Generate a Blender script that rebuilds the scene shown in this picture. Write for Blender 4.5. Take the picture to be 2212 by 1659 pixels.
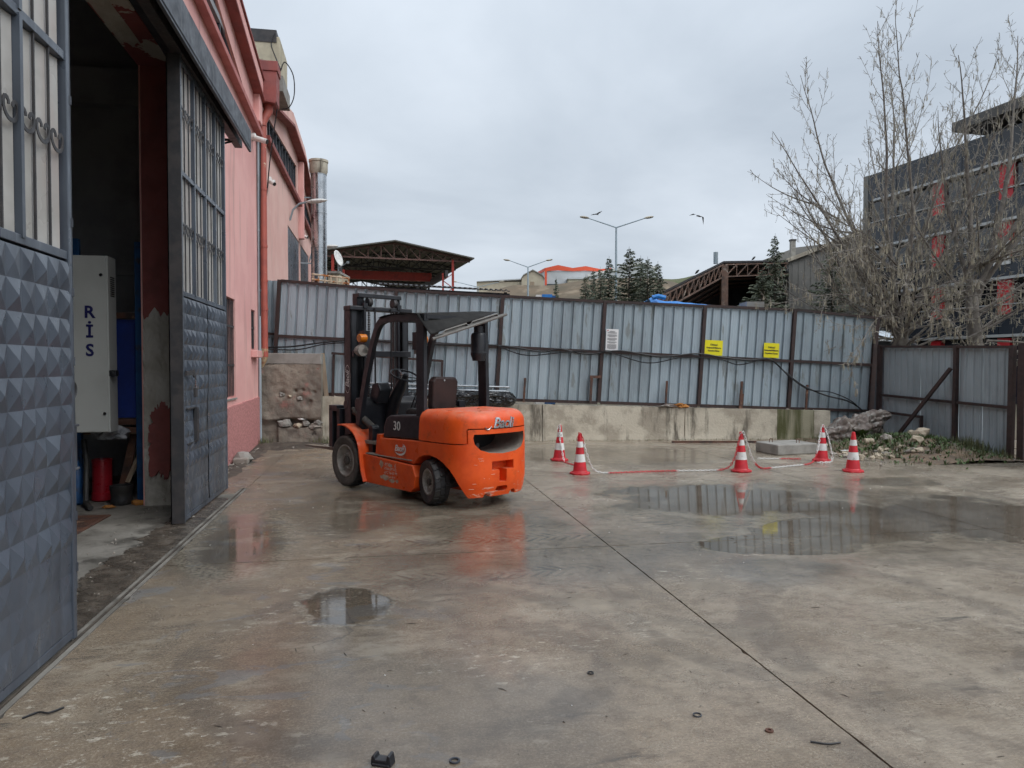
import bpy, bmesh, math, random
from math import sin, cos, pi, radians as R
from mathutils import Vector as V, Matrix, noise as mn
random.seed(7)
sc = bpy.context.scene
for o in list(bpy.data.objects): bpy.data.objects.remove(o)

# ------------------------------------------------------------------ camera
cam = bpy.data.cameras.new('camera'); cam_o = bpy.data.objects.new('camera', cam)
sc.collection.objects.link(cam_o); sc.camera = cam_o
cam.sensor_width = 36.0; cam.lens = 36.0*1584/2212
cam_o.location = (0, 0, 1.6)
cam_o.rotation_euler = (R(90-1.43), 0, R(-10.2))
cam.clip_start = 0.05; cam.clip_end = 3000
# ------------------------------------------------------------------ light
sc.view_settings.view_transform = 'Standard'; sc.view_settings.look = 'None'
sc.view_settings.gamma = 1; sc.view_settings.exposure = 0.5
sc.view_settings.use_curve_mapping = False
W = bpy.data.worlds.new('World'); sc.world = W; W.use_nodes = True
def build_world():
    nt = W.node_tree; N = nt.nodes; L = nt.links; N.clear()
    out = N.new('ShaderNodeOutputWorld'); bg = N.new('ShaderNodeBackground')
    L.new(bg.outputs[0], out.inputs[0])
    sky = N.new('ShaderNodeTexSky'); sky.sky_type = 'NISHITA'; sky.sun_disc = False
    sky.sun_elevation = R(50); sky.sun_rotation = R(132)
    mul = N.new('ShaderNodeMix'); mul.data_type = 'RGBA'; mul.blend_type = 'MULTIPLY'; mul.inputs[0].default_value = 1
    mul.inputs[7].default_value = (.07, .07, .07, 1); L.new(sky.outputs[0], mul.inputs[6])
    tc = N.new('ShaderNodeTexCoord'); sep = N.new('ShaderNodeSeparateXYZ'); L.new(tc.outputs['Generated'], sep.inputs[0])
    def M(op, a, b=None, clamp=False):
        n = N.new('ShaderNodeMath'); n.operation = op; n.use_clamp = clamp
        for i, q in enumerate((a, b)):
            if q is None: continue
            if isinstance(q, (int, float)): n.inputs[i].default_value = q
            else: L.new(q, n.inputs[i])
        return n.outputs[0]
    zz = M('ADD', M('MAXIMUM', sep.outputs[2], 0.0), 0.22)
    cx = M('DIVIDE', sep.outputs[0], zz); cy = M('DIVIDE', sep.outputs[1], zz)
    comb = N.new('ShaderNodeCombineXYZ'); L.new(cx, comb.inputs[0]); L.new(cy, comb.inputs[1])
    n1 = N.new('ShaderNodeTexNoise'); n1.inputs['Scale'].default_value = 1.05; n1.inputs['Detail'].default_value = 7
    n1.inputs['Roughness'].default_value = .52; n1.inputs['Distortion'].default_value = .35
    L.new(comb.outputs[0], n1.inputs['Vector'])
    n2 = N.new('ShaderNodeTexNoise'); n2.inputs['Scale'].default_value = .45; n2.inputs['Detail'].default_value = 3
    L.new(comb.outputs[0], n2.inputs['Vector'])
    f = M('ADD', M('MULTIPLY', n1.outputs[0], .6), M('MULTIPLY', n2.outputs[0], .4))
    ramp = N.new('ShaderNodeValToRGB'); L.new(f, ramp.inputs[0])
    e = ramp.color_ramp.elements
    e[0].position = .345; e[0].color = (.315, .36, .415, 1)
    e[1].position = .66; e[1].color = (.575, .625, .685, 1)
    m = e.new(.5); m.color = (.43, .478, .535, 1)
    # overcast skies brighten towards the zenith
    g = M('ADD', M('MULTIPLY', M('MAXIMUM', sep.outputs[2], 0.0), .62), .93)
    gm = N.new('ShaderNodeMix'); gm.data_type = 'RGBA'; gm.blend_type = 'MULTIPLY'; gm.inputs[0].default_value = 1
    L.new(ramp.outputs[0], gm.inputs[6])
    gc = N.new('ShaderNodeCombineXYZ'); [L.new(g, gc.inputs[i]) for i in range(3)]
    L.new(gc.outputs[0], gm.inputs[7])
    mx = N.new('ShaderNodeMix'); mx.data_type = 'RGBA'; mx.inputs[0].default_value = .93
    L.new(mul.outputs[2], mx.inputs[6]); L.new(gm.outputs[2], mx.inputs[7])
    L.new(mx.outputs[2], bg.inputs[0]); bg.inputs[1].default_value = 1.0
build_world()
sun = bpy.data.lights.new('sun', 'SUN'); sun.energy = 1.5; sun.angle = R(50); sun.color = (1, .985, .965)
sun_o = bpy.data.objects.new('sun', sun); sc.collection.objects.link(sun_o)
sun_o.rotation_euler = (R(40), 0, R(48))

sc.cycles.max_bounces = 4; sc.cycles.diffuse_bounces = 3; sc.cycles.glossy_bounces = 2; sc.cycles.transmission_bounces = 2
sc.cycles.use_adaptive_sampling = True; sc.cycles.adaptive_threshold = .03
sc.cycles.caustics_reflective = False; sc.cycles.caustics_refractive = False
# ------------------------------------------------------------------ materials
def pmat(name, col, rough=.6, metal=0., col2=None, ns=3., lo=.4, hi=.65, st=(1, 1, 1), bump=0., bs=60.,
         dirt=None, ds=2., dlo=.55, dhi=.7, dst=(1, 1, 1), dust=None, dk=.6, spec=.5, rv=.12, trans=0., coat=0., coords='pos',
         rust_and_glints=None, rs=6., rlo=.62, rhi=.68, ior=1.5):
    m = bpy.data.materials.new(name); m.use_nodes = True
    nt = m.node_tree; N = nt.nodes; L = nt.links
    b = N['Principled BSDF']
    b.inputs['Roughness'].default_value = rough; b.inputs['Metallic'].default_value = metal
    b.inputs['Specular IOR Level'].default_value = spec; b.inputs['IOR'].default_value = ior
    b.inputs['Transmission Weight'].default_value = trans; b.inputs['Coat Weight'].default_value = coat
    c4 = lambda c: (c[0], c[1], c[2], 1)
    b.inputs['Base Color'].default_value = c4(col)
    if coords == 'pos':
        g = N.new('ShaderNodeNewGeometry'); src = g.outputs['Position']
    else:
        g = N.new('ShaderNodeTexCoord'); src = g.outputs['Object']
    def noise(scale, stretch, detail=4, rg=.6, off=0.):
        mp = N.new('ShaderNodeMapping'); L.new(src, mp.inputs[0]); mp.inputs['Scale'].default_value = stretch
        mp.inputs['Location'].default_value = (off, off*1.7, off*.6)
        n = N.new('ShaderNodeTexNoise'); n.inputs['Scale'].default_value = scale; n.inputs['Detail'].default_value = detail
        n.inputs['Roughness'].default_value = rg; L.new(mp.outputs[0], n.inputs['Vector']); return n.outputs[0]
    def rng(s, a, c_):
        r = N.new('ShaderNodeMapRange'); r.inputs[1].default_value = a; r.inputs[2].default_value = c_
        r.interpolation_type = 'SMOOTHSTEP'; L.new(s, r.inputs[0]); return r.outputs[0]
    def mix(f, a, c_):
        x = N.new('ShaderNodeMix'); x.data_type = 'RGBA'; L.new(f, x.inputs[0])
        for i, q in ((6, a), (7, c_)):
            if isinstance(q, tuple): x.inputs[i].default_value = c4(q)
            else: L.new(q, x.inputs[i])
        return x.outputs[2]
    cur = tuple(col)
    if col2: cur = mix(rng(noise(ns, st), lo, hi), cur, tuple(col2))
    if dirt: cur = mix(rng(noise(ds, dst, 5, .65, 3.1), dlo, dhi), cur, tuple(dirt))
    rust_and_glints_f = None
    if rust_and_glints:
        rust_and_glints_f = rng(noise(rs, (1, 1, 1), 5, .7, 7.7), rlo, rhi); cur = mix(rust_and_glints_f, cur, tuple(rust_and_glints))
    if dust:
        gn = N.new('ShaderNodeNewGeometry'); sp = N.new('ShaderNodeSeparateXYZ'); L.new(gn.outputs['Normal'], sp.inputs[0])
        f1 = rng(sp.outputs[2], .15, 1.0)
        mm = N.new('ShaderNodeMath'); mm.operation = 'MULTIPLY'; L.new(f1, mm.inputs[0])
        m2 = N.new('ShaderNodeMath'); m2.operation = 'MULTIPLY'; L.new(rng(noise(9, (1, 1, 1), 3, .65, 5.), .2, .8), m2.inputs[0]); m2.inputs[1].default_value = dk
        L.new(m2.outputs[0], mm.inputs[1]); cur = mix(mm.outputs[0], cur, tuple(dust))
    if not isinstance(cur, tuple): L.new(cur, b.inputs['Base Color'])
    if rv:
        r = N.new('ShaderNodeMapRange'); r.inputs[1].default_value = .3; r.inputs[2].default_value = .7
        r.inputs[3].default_value = max(.02, rough-rv); r.inputs[4].default_value = min(1, rough+rv)
        L.new(noise(ns*2.3, (1, 1, 1), 2, .6, 1.3), r.inputs[0]); L.new(r.outputs[0], b.inputs['Roughness'])
    if bump:
        bp = N.new('ShaderNodeBump'); bp.inputs['Strength'].default_value = min(1, bump); bp.inputs['Distance'].default_value = .012*max(1, bump)
        L.new(noise(bs, (1, 1, 1), 4, .6, 2.2), bp.inputs['Height']); L.new(bp.outputs[0], b.inputs['Normal'])
    return m

# ------------------------------------------------------------------ mesh helpers
class MB:
    def __init__(s): s.v = []; s.f = []; s.m = []
    def add(s, vs, fs, mi=0):
        k = len(s.v); s.v += [tuple(q) for q in vs]; s.f += [tuple(i+k for i in q) for q in fs]; s.m += [mi]*len(fs); return s
    def bx(s, x0, x1, y0, y1, z0, z1, mi=0):
        if x0 > x1: x0, x1 = x1, x0
        if y0 > y1: y0, y1 = y1, y0
        if z0 > z1: z0, z1 = z1, z0
        return s.add([(x0,y0,z0),(x1,y0,z0),(x1,y1,z0),(x0,y1,z0),(x0,y0,z1),(x1,y0,z1),(x1,y1,z1),(x0,y1,z1)],
                     [(3,2,1,0),(4,5,6,7),(0,1,5,4),(1,2,6,5),(2,3,7,6),(3,0,4,7)], mi)
    def beam(s, a, b, w, h, up=(0,0,1), mi=0, ext=0.):
        a = V(a); b = V(b); d = (b-a).normalized(); a = a-d*ext; b = b+d*ext; up = V(up)
        if abs(d.dot(up)) > .98: up = V((0,1,0)) if abs(d.y) < .9 else V((1,0,0))
        r = d.cross(up).normalized(); u = r.cross(d).normalized(); r = r*w/2; u = u*h/2
        return s.add([a-r-u,a+r-u,a+r+u,a-r+u,b-r-u,b+r-u,b+r+u,b-r+u],
                     [(0,1,2,3),(7,6,5,4),(4,5,1,0),(5,6,2,1),(6,7,3,2),(7,4,0,3)], mi)
    def tube(s, pts, r, n=8, cap=True, closed=False, mi=0, sq=None):
        pts = [V(p) for p in pts]; m = len(pts); rr = r if isinstance(r, (list, tuple)) else [r]*m
        vs = []; prev = None
        for i, p in enumerate(pts):
            if closed: d = pts[(i+1) % m]-pts[i-1]
            else: d = pts[min(i+1, m-1)]-pts[max(i-1, 0)]
            d = d.normalized() if d.length > 1e-9 else V((0,0,1))
            if prev is None:
                u = V((0,0,1)) if abs(d.z) < .9 else V((1,0,0))
            else: u = prev
            a = (u-d*u.dot(d)); a = a.normalized() if a.length > 1e-6 else V((1,0,0)); prev = a; b_ = d.cross(a)
            for k in range(n):
                t = 2*pi*(k+(.5 if sq else 0))/n
                if sq: vs.append(p+a*(cos(t)*1.4142*sq[1]/2)+b_*(sin(t)*1.4142*sq[0]/2))
                else: vs.append(p+(a*cos(t)+b_*sin(t))*rr[i])
        fs = []
        for i in range(m if closed else m-1):
            for k in range(n):
                j = (i+1) % m; fs.append((i*n+k, i*n+(k+1) % n, j*n+(k+1) % n, j*n+k))
        if cap and not closed:
            fs.append(tuple(range(n))[::-1]); fs.append(tuple((m-1)*n+k for k in range(n)))
        return s.add(vs, fs, mi)
    def cyl(s, a, b, r0, r1=None, n=16, cap=True, mi=0):
        return s.tube([a, b], [r0, r0 if r1 is None else r1], n, cap, False, mi)
    def lathe(s, prof, n=32, o=(0,0,0), ax='z', mi=0, capa=True, capb=True):
        o = V(o); vs = []; fs = []
        for (r, h) in prof:
            for k in range(n):
                t = 2*pi*k/n; c_, d = r*cos(t), r*sin(t)
                q = {'z': V((c_, d, h)), 'y': V((c_, h, -d)), 'x': V((h, c_, d))}[ax]; vs.append(o+q)
        m = len(prof)
        for i in range(m-1):
            for k in range(n): fs.append((i*n+k, i*n+(k+1) % n, (i+1)*n+(k+1) % n, (i+1)*n+k))
        if capa: fs.append(tuple(range(n))[::-1])
        if capb: fs.append(tuple((m-1)*n+k for k in range(n)))
        return s.add(vs, fs, mi)
    def prism(s, poly, fn, d0, d1, mi=0):
        """poly: 2D points; fn(u, v, w) -> 3D; extruded from w=d0 to w=d1"""
        n = len(poly); vs = [fn(p[0], p[1], d0) for p in poly]+[fn(p[0], p[1], d1) for p in poly]
        fs = [tuple(range(n))[::-1], tuple(range(n, 2*n))]+[(i, (i+1) % n, n+(i+1) % n, n+i) for i in range(n)]
        return s.add(vs, fs, mi)
    def grid(s, fn, nu, nv, mi=0, cu=False):
        vs = [fn(i/(nu if cu else nu-1), j/(nv-1)) for j in range(nv) for i in range(nu)]; fs = []
        for j in range(nv-1):
            for i in range(nu if cu else nu-1):
                k = (i+1) % nu; fs.append((j*nu+i, j*nu+k, (j+1)*nu+k, (j+1)*nu+i))
        return s.add(vs, fs, mi)
    def mesh(s, name, mats, smooth=False, ang=35, fix=True):
        me = bpy.data.meshes.new(name); me.from_pydata(s.v, [], s.f)
        for q in (mats if isinstance(mats, (list, tuple)) else [mats]): me.materials.append(q)
        if any(s.m): me.polygons.foreach_set('material_index', s.m)
        if fix:
            bm = bmesh.new(); bm.from_mesh(me); bmesh.ops.recalc_face_normals(bm, faces=bm.faces); bm.to_mesh(me); bm.free()
        if smooth: me.shade_smooth(); me.set_sharp_from_angle(angle=R(ang))
        me.update(); return me
    def build(s, name, mats, parent=None, smooth=False, ang=35, loc=None, bevel=0, fix=True, solid=0, seg=2):
        o = link(name, s.mesh(name, mats, smooth, ang, fix), parent, loc)
        if solid:
            md = o.modifiers.new('solid', 'SOLIDIFY'); md.thickness = solid; md.offset = 0
        if bevel:
            md = o.modifiers.new('bevel', 'BEVEL'); md.width = bevel; md.segments = seg; md.limit_method = 'ANGLE'; md.angle_limit = R(40)
        return o
C = sc.collection
def link(name, me, parent=None, loc=None):
    o = bpy.data.objects.new(name, me); C.objects.link(o)
    if parent:
        o.parent = parent
        # things kept in world metres: meshes carry world coordinates, the Empty stands at the base
        if parent.get('_w') and loc is None: o.location = -V(parent.location)
    if loc is not None: o.location = loc
    return o
def tag(o, label, cat, group=None):
    o['label'] = label; o['category'] = cat
    if group: o['group'] = group
    return o
def thing(name, label, cat, loc=(0,0,0), rotz=0., group=None, world=True):
    o = bpy.data.objects.new(name, None); C.objects.link(o); o.location = loc; o.rotation_euler = (0,0,rotz)
    o.empty_display_size = .2
    if world and not rotz: o['_w'] = 1
    return tag(o, label, cat, group)
def struct(o): o['kind'] = 'structure'; return o
def stuff(o): o['kind'] = 'stuff'; return o
def copy_tree(o, parent=None):
    c = o.copy(); C.objects.link(c)
    if parent: c.parent = parent
    for ch in list(o.children): copy_tree(ch, c)
    return c
def text_mesh(body, size, extrude=.002, shear=0., align='CENTER', space=1., lines=1., offset=0.):
    cu = bpy.data.curves.new('t', 'FONT'); cu.body = body; cu.size = size; cu.extrude = extrude; cu.shear = shear
    cu.align_x = align; cu.align_y = 'CENTER'; cu.space_character = space; cu.space_line = lines; cu.resolution_u = 3; cu.offset = offset
    o = bpy.data.objects.new('t', cu); C.objects.link(o)
    dg = bpy.context.evaluated_depsgraph_get(); me = bpy.data.meshes.new_from_object(o.evaluated_get(dg))
    bpy.data.objects.remove(o); bpy.data.curves.remove(cu); return me
def place_text(name, me, m, mat4, parent, world=True):
    me.materials.clear(); me.materials.append(m); me.transform(mat4)
    return link(name, me, parent)
def frame(o, u, v):
    """4x4 with x->u, y->v, z->u x v"""
    u = V(u).normalized(); v = V(v); v = (v-u*u.dot(v)).normalized(); w = u.cross(v); o = V(o)
    return Matrix(((u.x,v.x,w.x,o.x),(u.y,v.y,w.y,o.y),(u.z,v.z,w.z,o.z),(0,0,0,1)))
def boolean(me, cutters, op='DIFFERENCE'):
    o = bpy.data.objects.new('b', me); C.objects.link(o); tmp = []
    for c_ in cutters:
        q = bpy.data.objects.new('c', c_); C.objects.link(q); tmp.append(q)
        md = o.modifiers.new('b', 'BOOLEAN'); md.operation = op; md.object = q; md.solver = 'EXACT'
    dg = bpy.context.evaluated_depsgraph_get(); dg.update()
    r = bpy.data.meshes.new_from_object(o.evaluated_get(dg))
    for q in tmp: bpy.data.objects.remove(q)
    bpy.data.objects.remove(o); return r
def jit(a): return random.uniform(-a, a)
def rock_mesh(name, m, rx, ry, rz, seed, rough=.25, sub=2):
    bm = bmesh.new(); bmesh.ops.create_icosphere(bm, subdivisions=sub, radius=1)
    for v in bm.verts:
        n = mn.noise(v.co*1.3+V((seed*3.1, seed, 0)))*rough*2+mn.noise(v.co*3.1+V((seed, 0, 9)))*rough*.7
        c_ = v.co*(1+n); v.co = V((c_.x*rx, c_.y*ry, max(c_.z, -.6)*rz))
    me = bpy.data.meshes.new(name); bm.to_mesh(me); bm.free(); me.materials.append(m); return me
# ------------------------------------------------------------------ palette
M_pink = pmat('pink_render', (.80,.45,.415), .85, col2=(.73,.385,.36), ns=1.1, dirt=(.44,.25,.225), ds=3.2, dlo=.50, dhi=.78, dst=(1,1,.09), bump=.35, bs=70)
M_dado = pmat('pink_roughcast', (.60,.27,.255), .95, col2=(.42,.175,.17), ns=26, lo=.38, hi=.62, dirt=(.30,.20,.17), ds=1.6, dlo=.62, dhi=.8, bump=1.6, bs=42)
M_pink2 = pmat('pale_pink_render', (.76,.49,.43), .85, col2=(.71,.42,.37), ns=.9, dirt=(.52,.36,.31), ds=3, dlo=.55, dhi=.8, dst=(1,1,.15), bump=.3, bs=60)
M_redp_and_shade = pmat('red_paint_and_shade', (.30,.085,.075), .7, col2=(.22,.065,.06), ns=3, bump=.25, bs=50)  # real paint on pillar and hopper; painted shade on the cornices
M_reveal = pmat('flaking_red_render', (.30,.085,.08), .85, col2=(.25,.07,.07), ns=2, dirt=(.50,.47,.42), ds=1.15, dlo=.50, dhi=.515, bump=.5, bs=30)
M_pipe = pmat('red_pipe_paint', (.42,.10,.07), .5, col2=(.34,.085,.065), ns=5, rust_and_glints=(.55,.42,.30), rs=5, rlo=.66, rhi=.69)
M_grey_paint = pmat('blue_grey_gate_paint', (.078,.094,.120), .36, col2=(.045,.054,.07), ns=2.6, st=(1,1,.3), lo=.35, hi=.68, dirt=(.145,.168,.195), ds=9, dlo=.56, dhi=.74, dst=(1,1,.07), rust_and_glints=(.02,.018,.018), rs=38, rlo=.73, rhi=.75, bump=.12, bs=14, spec=.55)
M_dkgrey = pmat('dark_grey_steel', (.055,.062,.075), .5, col2=(.035,.04,.05), ns=4, dirt=(.11,.12,.13), ds=9, dlo=.6, dhi=.75, dst=(1,1,.1))
M_iron = pmat('dark_iron', (.03,.03,.033), .55, col2=(.05,.045,.045), ns=8)
M_pane = pmat('pale_translucent_sheet', (.46,.45,.43), .35, col2=(.36,.35,.33), ns=2, dirt=(.44,.32,.29), ds=1.4, dlo=.5, dhi=.8, dst=(1,1,.3), spec=.5)
M_glass = pmat('window_glass', (.02,.025,.03), .04, rv=0, spec=.9)
M_black = pmat('black_paint', (.010,.011,.015), .42, col2=(.017,.018,.023), ns=6, dust=(.10,.097,.09), dk=.35, bump=.06, bs=40)
M_rubber = pmat('black_rubber', (.022,.022,.024), .62, col2=(.04,.037,.034), ns=9, dust=(.10,.09,.08), dk=.5, bump=.2, bs=60)
M_dustrubber = pmat('dusty_tyre_rubber', (.06,.055,.05), .8, col2=(.10,.09,.078), ns=7, bump=.2, bs=60)
M_rim = pmat('dusty_grey_rim', (.32,.29,.26), .75, col2=(.20,.185,.165), ns=9, dirt=(.38,.35,.31), ds=12, bump=.15)
M_orange = pmat('orange_paint', (.80,.100,.014), .45, col2=(.70,.074,.010), ns=3, dirt=(.24,.05,.018), ds=3.6, dlo=.52, dhi=.80, dust=(.62,.27,.17), dk=.62, rust_and_glints=(.60,.40,.30), rs=30, rlo=.72, rhi=.745, bump=.08, bs=30, spec=.4, rv=.2)
M_dust = pmat('grey_dust', (.26,.235,.20), .95, col2=(.18,.165,.145), ns=8, bump=.3)
M_zinc = pmat('galvanised_sheet', (.36,.435,.48), .46, metal=.2, col2=(.29,.35,.39), ns=2.2, st=(1,1,.35), dirt=(.24,.27,.265), ds=4.5, dlo=.60, dhi=.68, dst=(1,1,.3), rust_and_glints=(.56,.59,.61), rs=13, rlo=.70, rhi=.72, bump=.08, bs=9, spec=.5)  # pale flecks are painted highlights on the sheet's dents
M_zinc_dark = pmat('weathered_sheet', (.32,.375,.40), .5, metal=.15, col2=(.255,.30,.32), ns=2.2, st=(1,1,.3), dirt=(.35,.36,.365), ds=7, dlo=.62, dhi=.74, dst=(1,1,.2), bump=.08, bs=9)
M_zinc_b = pmat('galvanised_sheet_dull', (.31,.375,.41), .5, metal=.2, col2=(.255,.305,.335), ns=2.6, st=(1,1,.3), dirt=(.22,.25,.25), ds=6, dlo=.56, dhi=.66, dst=(1,1,.25), rust_and_glints=(.52,.55,.57), rs=15, rlo=.69, rhi=.71, bump=.1, bs=8)  # its pale flecks also paint in dent highlights
M_zinc_c = pmat('galvanised_sheet_bright', (.40,.48,.525), .42, metal=.2, col2=(.33,.40,.44), ns=1.8, st=(1,1,.4), dirt=(.27,.30,.30), ds=5, dlo=.58, dhi=.66, dst=(1,1,.2), rust_and_glints=(.60,.63,.65), rs=11, rlo=.70, rhi=.72, bump=.08, bs=10)  # pale flecks again stand for glints on dents
M_brown = pmat('brown_steel', (.042,.022,.019), .6, col2=(.028,.018,.017), ns=6, rust_and_glints=(.20,.075,.035), rs=7, rlo=.66, rhi=.74, bump=.15)
M_rusty = pmat('rusty_steel', (.12,.055,.035), .75, col2=(.055,.035,.03), ns=6, dirt=(.28,.17,.11), ds=5, dlo=.55, dhi=.7, bump=.3)
M_conc = pmat('old_concrete', (.54,.495,.40), .85, col2=(.36,.32,.255), ns=1.9, lo=.42, hi=.60, dirt=(.13,.115,.09), ds=3.4, dlo=.50, dhi=.66, dst=(1,1,.16), rust_and_glints=(.14,.13,.105), rs=17, rlo=.66, rhi=.70, bump=.7, bs=22)
M_moss = pmat('mossy_concrete', (.33,.31,.22), .9, col2=(.085,.088,.035), ns=3.2, lo=.4, hi=.62, st=(1,1,.12), dirt=(.14,.125,.09), ds=2, dst=(1,1,.3), bump=.7, bs=22)
M_conc_grey = pmat('grey_concrete', (.30,.29,.265), .85, col2=(.22,.21,.19), ns=3, dirt=(.14,.135,.12), ds=2.3, dlo=.58, dhi=.75, bump=.4, bs=30)
M_plaster = pmat('crumbling_plaster', (.27,.235,.19), .92, col2=(.17,.15,.125), ns=1.7, lo=.35, hi=.62, dirt=(.33,.16,.135), ds=1.15, dlo=.54, dhi=.66, rust_and_glints=(.07,.06,.05), rs=3.2, rlo=.62, rhi=.70, bump=1.2, bs=20)
M_wetdirt = pmat('wet_dark_soil', (.055,.045,.036), .8, col2=(.09,.075,.058), ns=5, bump=1.2, bs=18)
M_soil = pmat('brown_soil', (.12,.09,.065), .95, col2=(.20,.14,.095), ns=3, dirt=(.06,.055,.035), ds=5, bump=1.4, bs=22)
M_white = pmat('white_paint', (.72,.72,.70), .45, col2=(.60,.60,.58), ns=8, dirt=(.30,.29,.27), ds=11, dlo=.56, dhi=.72)
M_red = pmat('red_plastic', (.60,.022,.035), .5, col2=(.47,.02,.03), ns=9, dust=(.42,.17,.15), dk=.35, dirt=(.30,.02,.025), ds=5, dlo=.62, dhi=.8)
M_wood = pmat('weathered_wood', (.36,.28,.20), .85, col2=(.25,.19,.14), ns=9, st=(1,1,.15), bump=.4, bs=30)
M_cable = pmat('black_cable', (.012,.012,.014), .45, rv=.05)
M_chrome = pmat('stainless', (.55,.56,.57), .24, metal=1., col2=(.42,.43,.44), ns=3, rv=.08)
M_cab = pmat('light_grey_enamel', (.50,.51,.49), .35, col2=(.46,.47,.45), ns=2, rv=.05)
M_navy = pmat('navy_ink', (.012,.012,.10), .5, rv=0)
M_yellow = pmat('yellow_sheet', (.82,.74,.01), .4, rv=.03, col2=(.78,.69,.01), ns=3)
M_ink = pmat('black_ink', (.02,.02,.02), .6, rv=0)
M_greyink = pmat('grey_print', (.22,.22,.23), .6, rv=0)
M_paper = pmat('paper', (.74,.75,.75), .5, rv=.03)
M_blue = pmat('blue_steel_paint', (.012,.085,.24), .5, col2=(.012,.06,.17), ns=5, dirt=(.05,.05,.06), ds=6)
M_bluesheet = pmat('blue_board', (.015,.045,.28), .5, col2=(.015,.035,.20), ns=3)
M_cyl = pmat('red_cylinder_paint', (.33,.01,.02), .35, col2=(.26,.01,.02), ns=6)
M_dark_room = pmat('dim_room_plaster', (.34,.35,.37), .9, col2=(.28,.29,.31), ns=2)
M_amber = pmat('amber_lens', (.55,.16,.01), .2, rv=.05)
M_tarp_blk = pmat('black_plastic_wrap', (.012,.012,.013), .22, rv=.12, ns=7, bump=.35, bs=12, spec=.6)
M_tarp_grey = pmat('dirty_sheeting', (.17,.14,.12), .6, col2=(.10,.075,.065), ns=4, dirt=(.30,.285,.26), ds=7, dlo=.5, dhi=.62, bump=1.0, bs=14)
M_stone = pmat('pale_limestone', (.45,.385,.29), .9, col2=(.32,.265,.195), ns=7, bump=.6, bs=25)
M_stone2 = pmat('grey_rubble', (.30,.27,.235), .9, col2=(.20,.18,.155), ns=6, bump=.6, bs=25)
M_brick = pmat('red_brick', (.30,.12,.08), .85, col2=(.22,.13,.10), ns=8, dirt=(.22,.18,.14), ds=9, dlo=.45, dhi=.6, bump=.4)
M_grass = pmat('grass_blades', (.085,.105,.042), .6, col2=(.13,.125,.06), ns=8, rv=.05)
M_weed = pmat('weed_leaf', (.075,.13,.036), .5, col2=(.06,.095,.035), ns=8, rv=.05)
M_bark = pmat('grey_bark', (.19,.17,.15), .9, col2=(.13,.115,.10), ns=7, bump=.5, bs=30)
M_twig = pmat('twig_bark', (.26,.24,.21), .85, col2=(.19,.175,.15), ns=5, rv=.05)
M_seed = pmat('dry_seed_tassel', (.36,.325,.24), .8, col2=(.26,.235,.18), ns=4, rv=.05)
M_fir = pmat('dark_fir_needles', (.048,.068,.046), .7, col2=(.075,.092,.055), ns=2.5, rv=.05)
M_fir2 = pmat('grey_green_needles', (.065,.08,.055), .7, col2=(.10,.11,.065), ns=2.5, rv=.05)
M_firbrown = pmat('fir_bark', (.07,.055,.045), .9)

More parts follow.
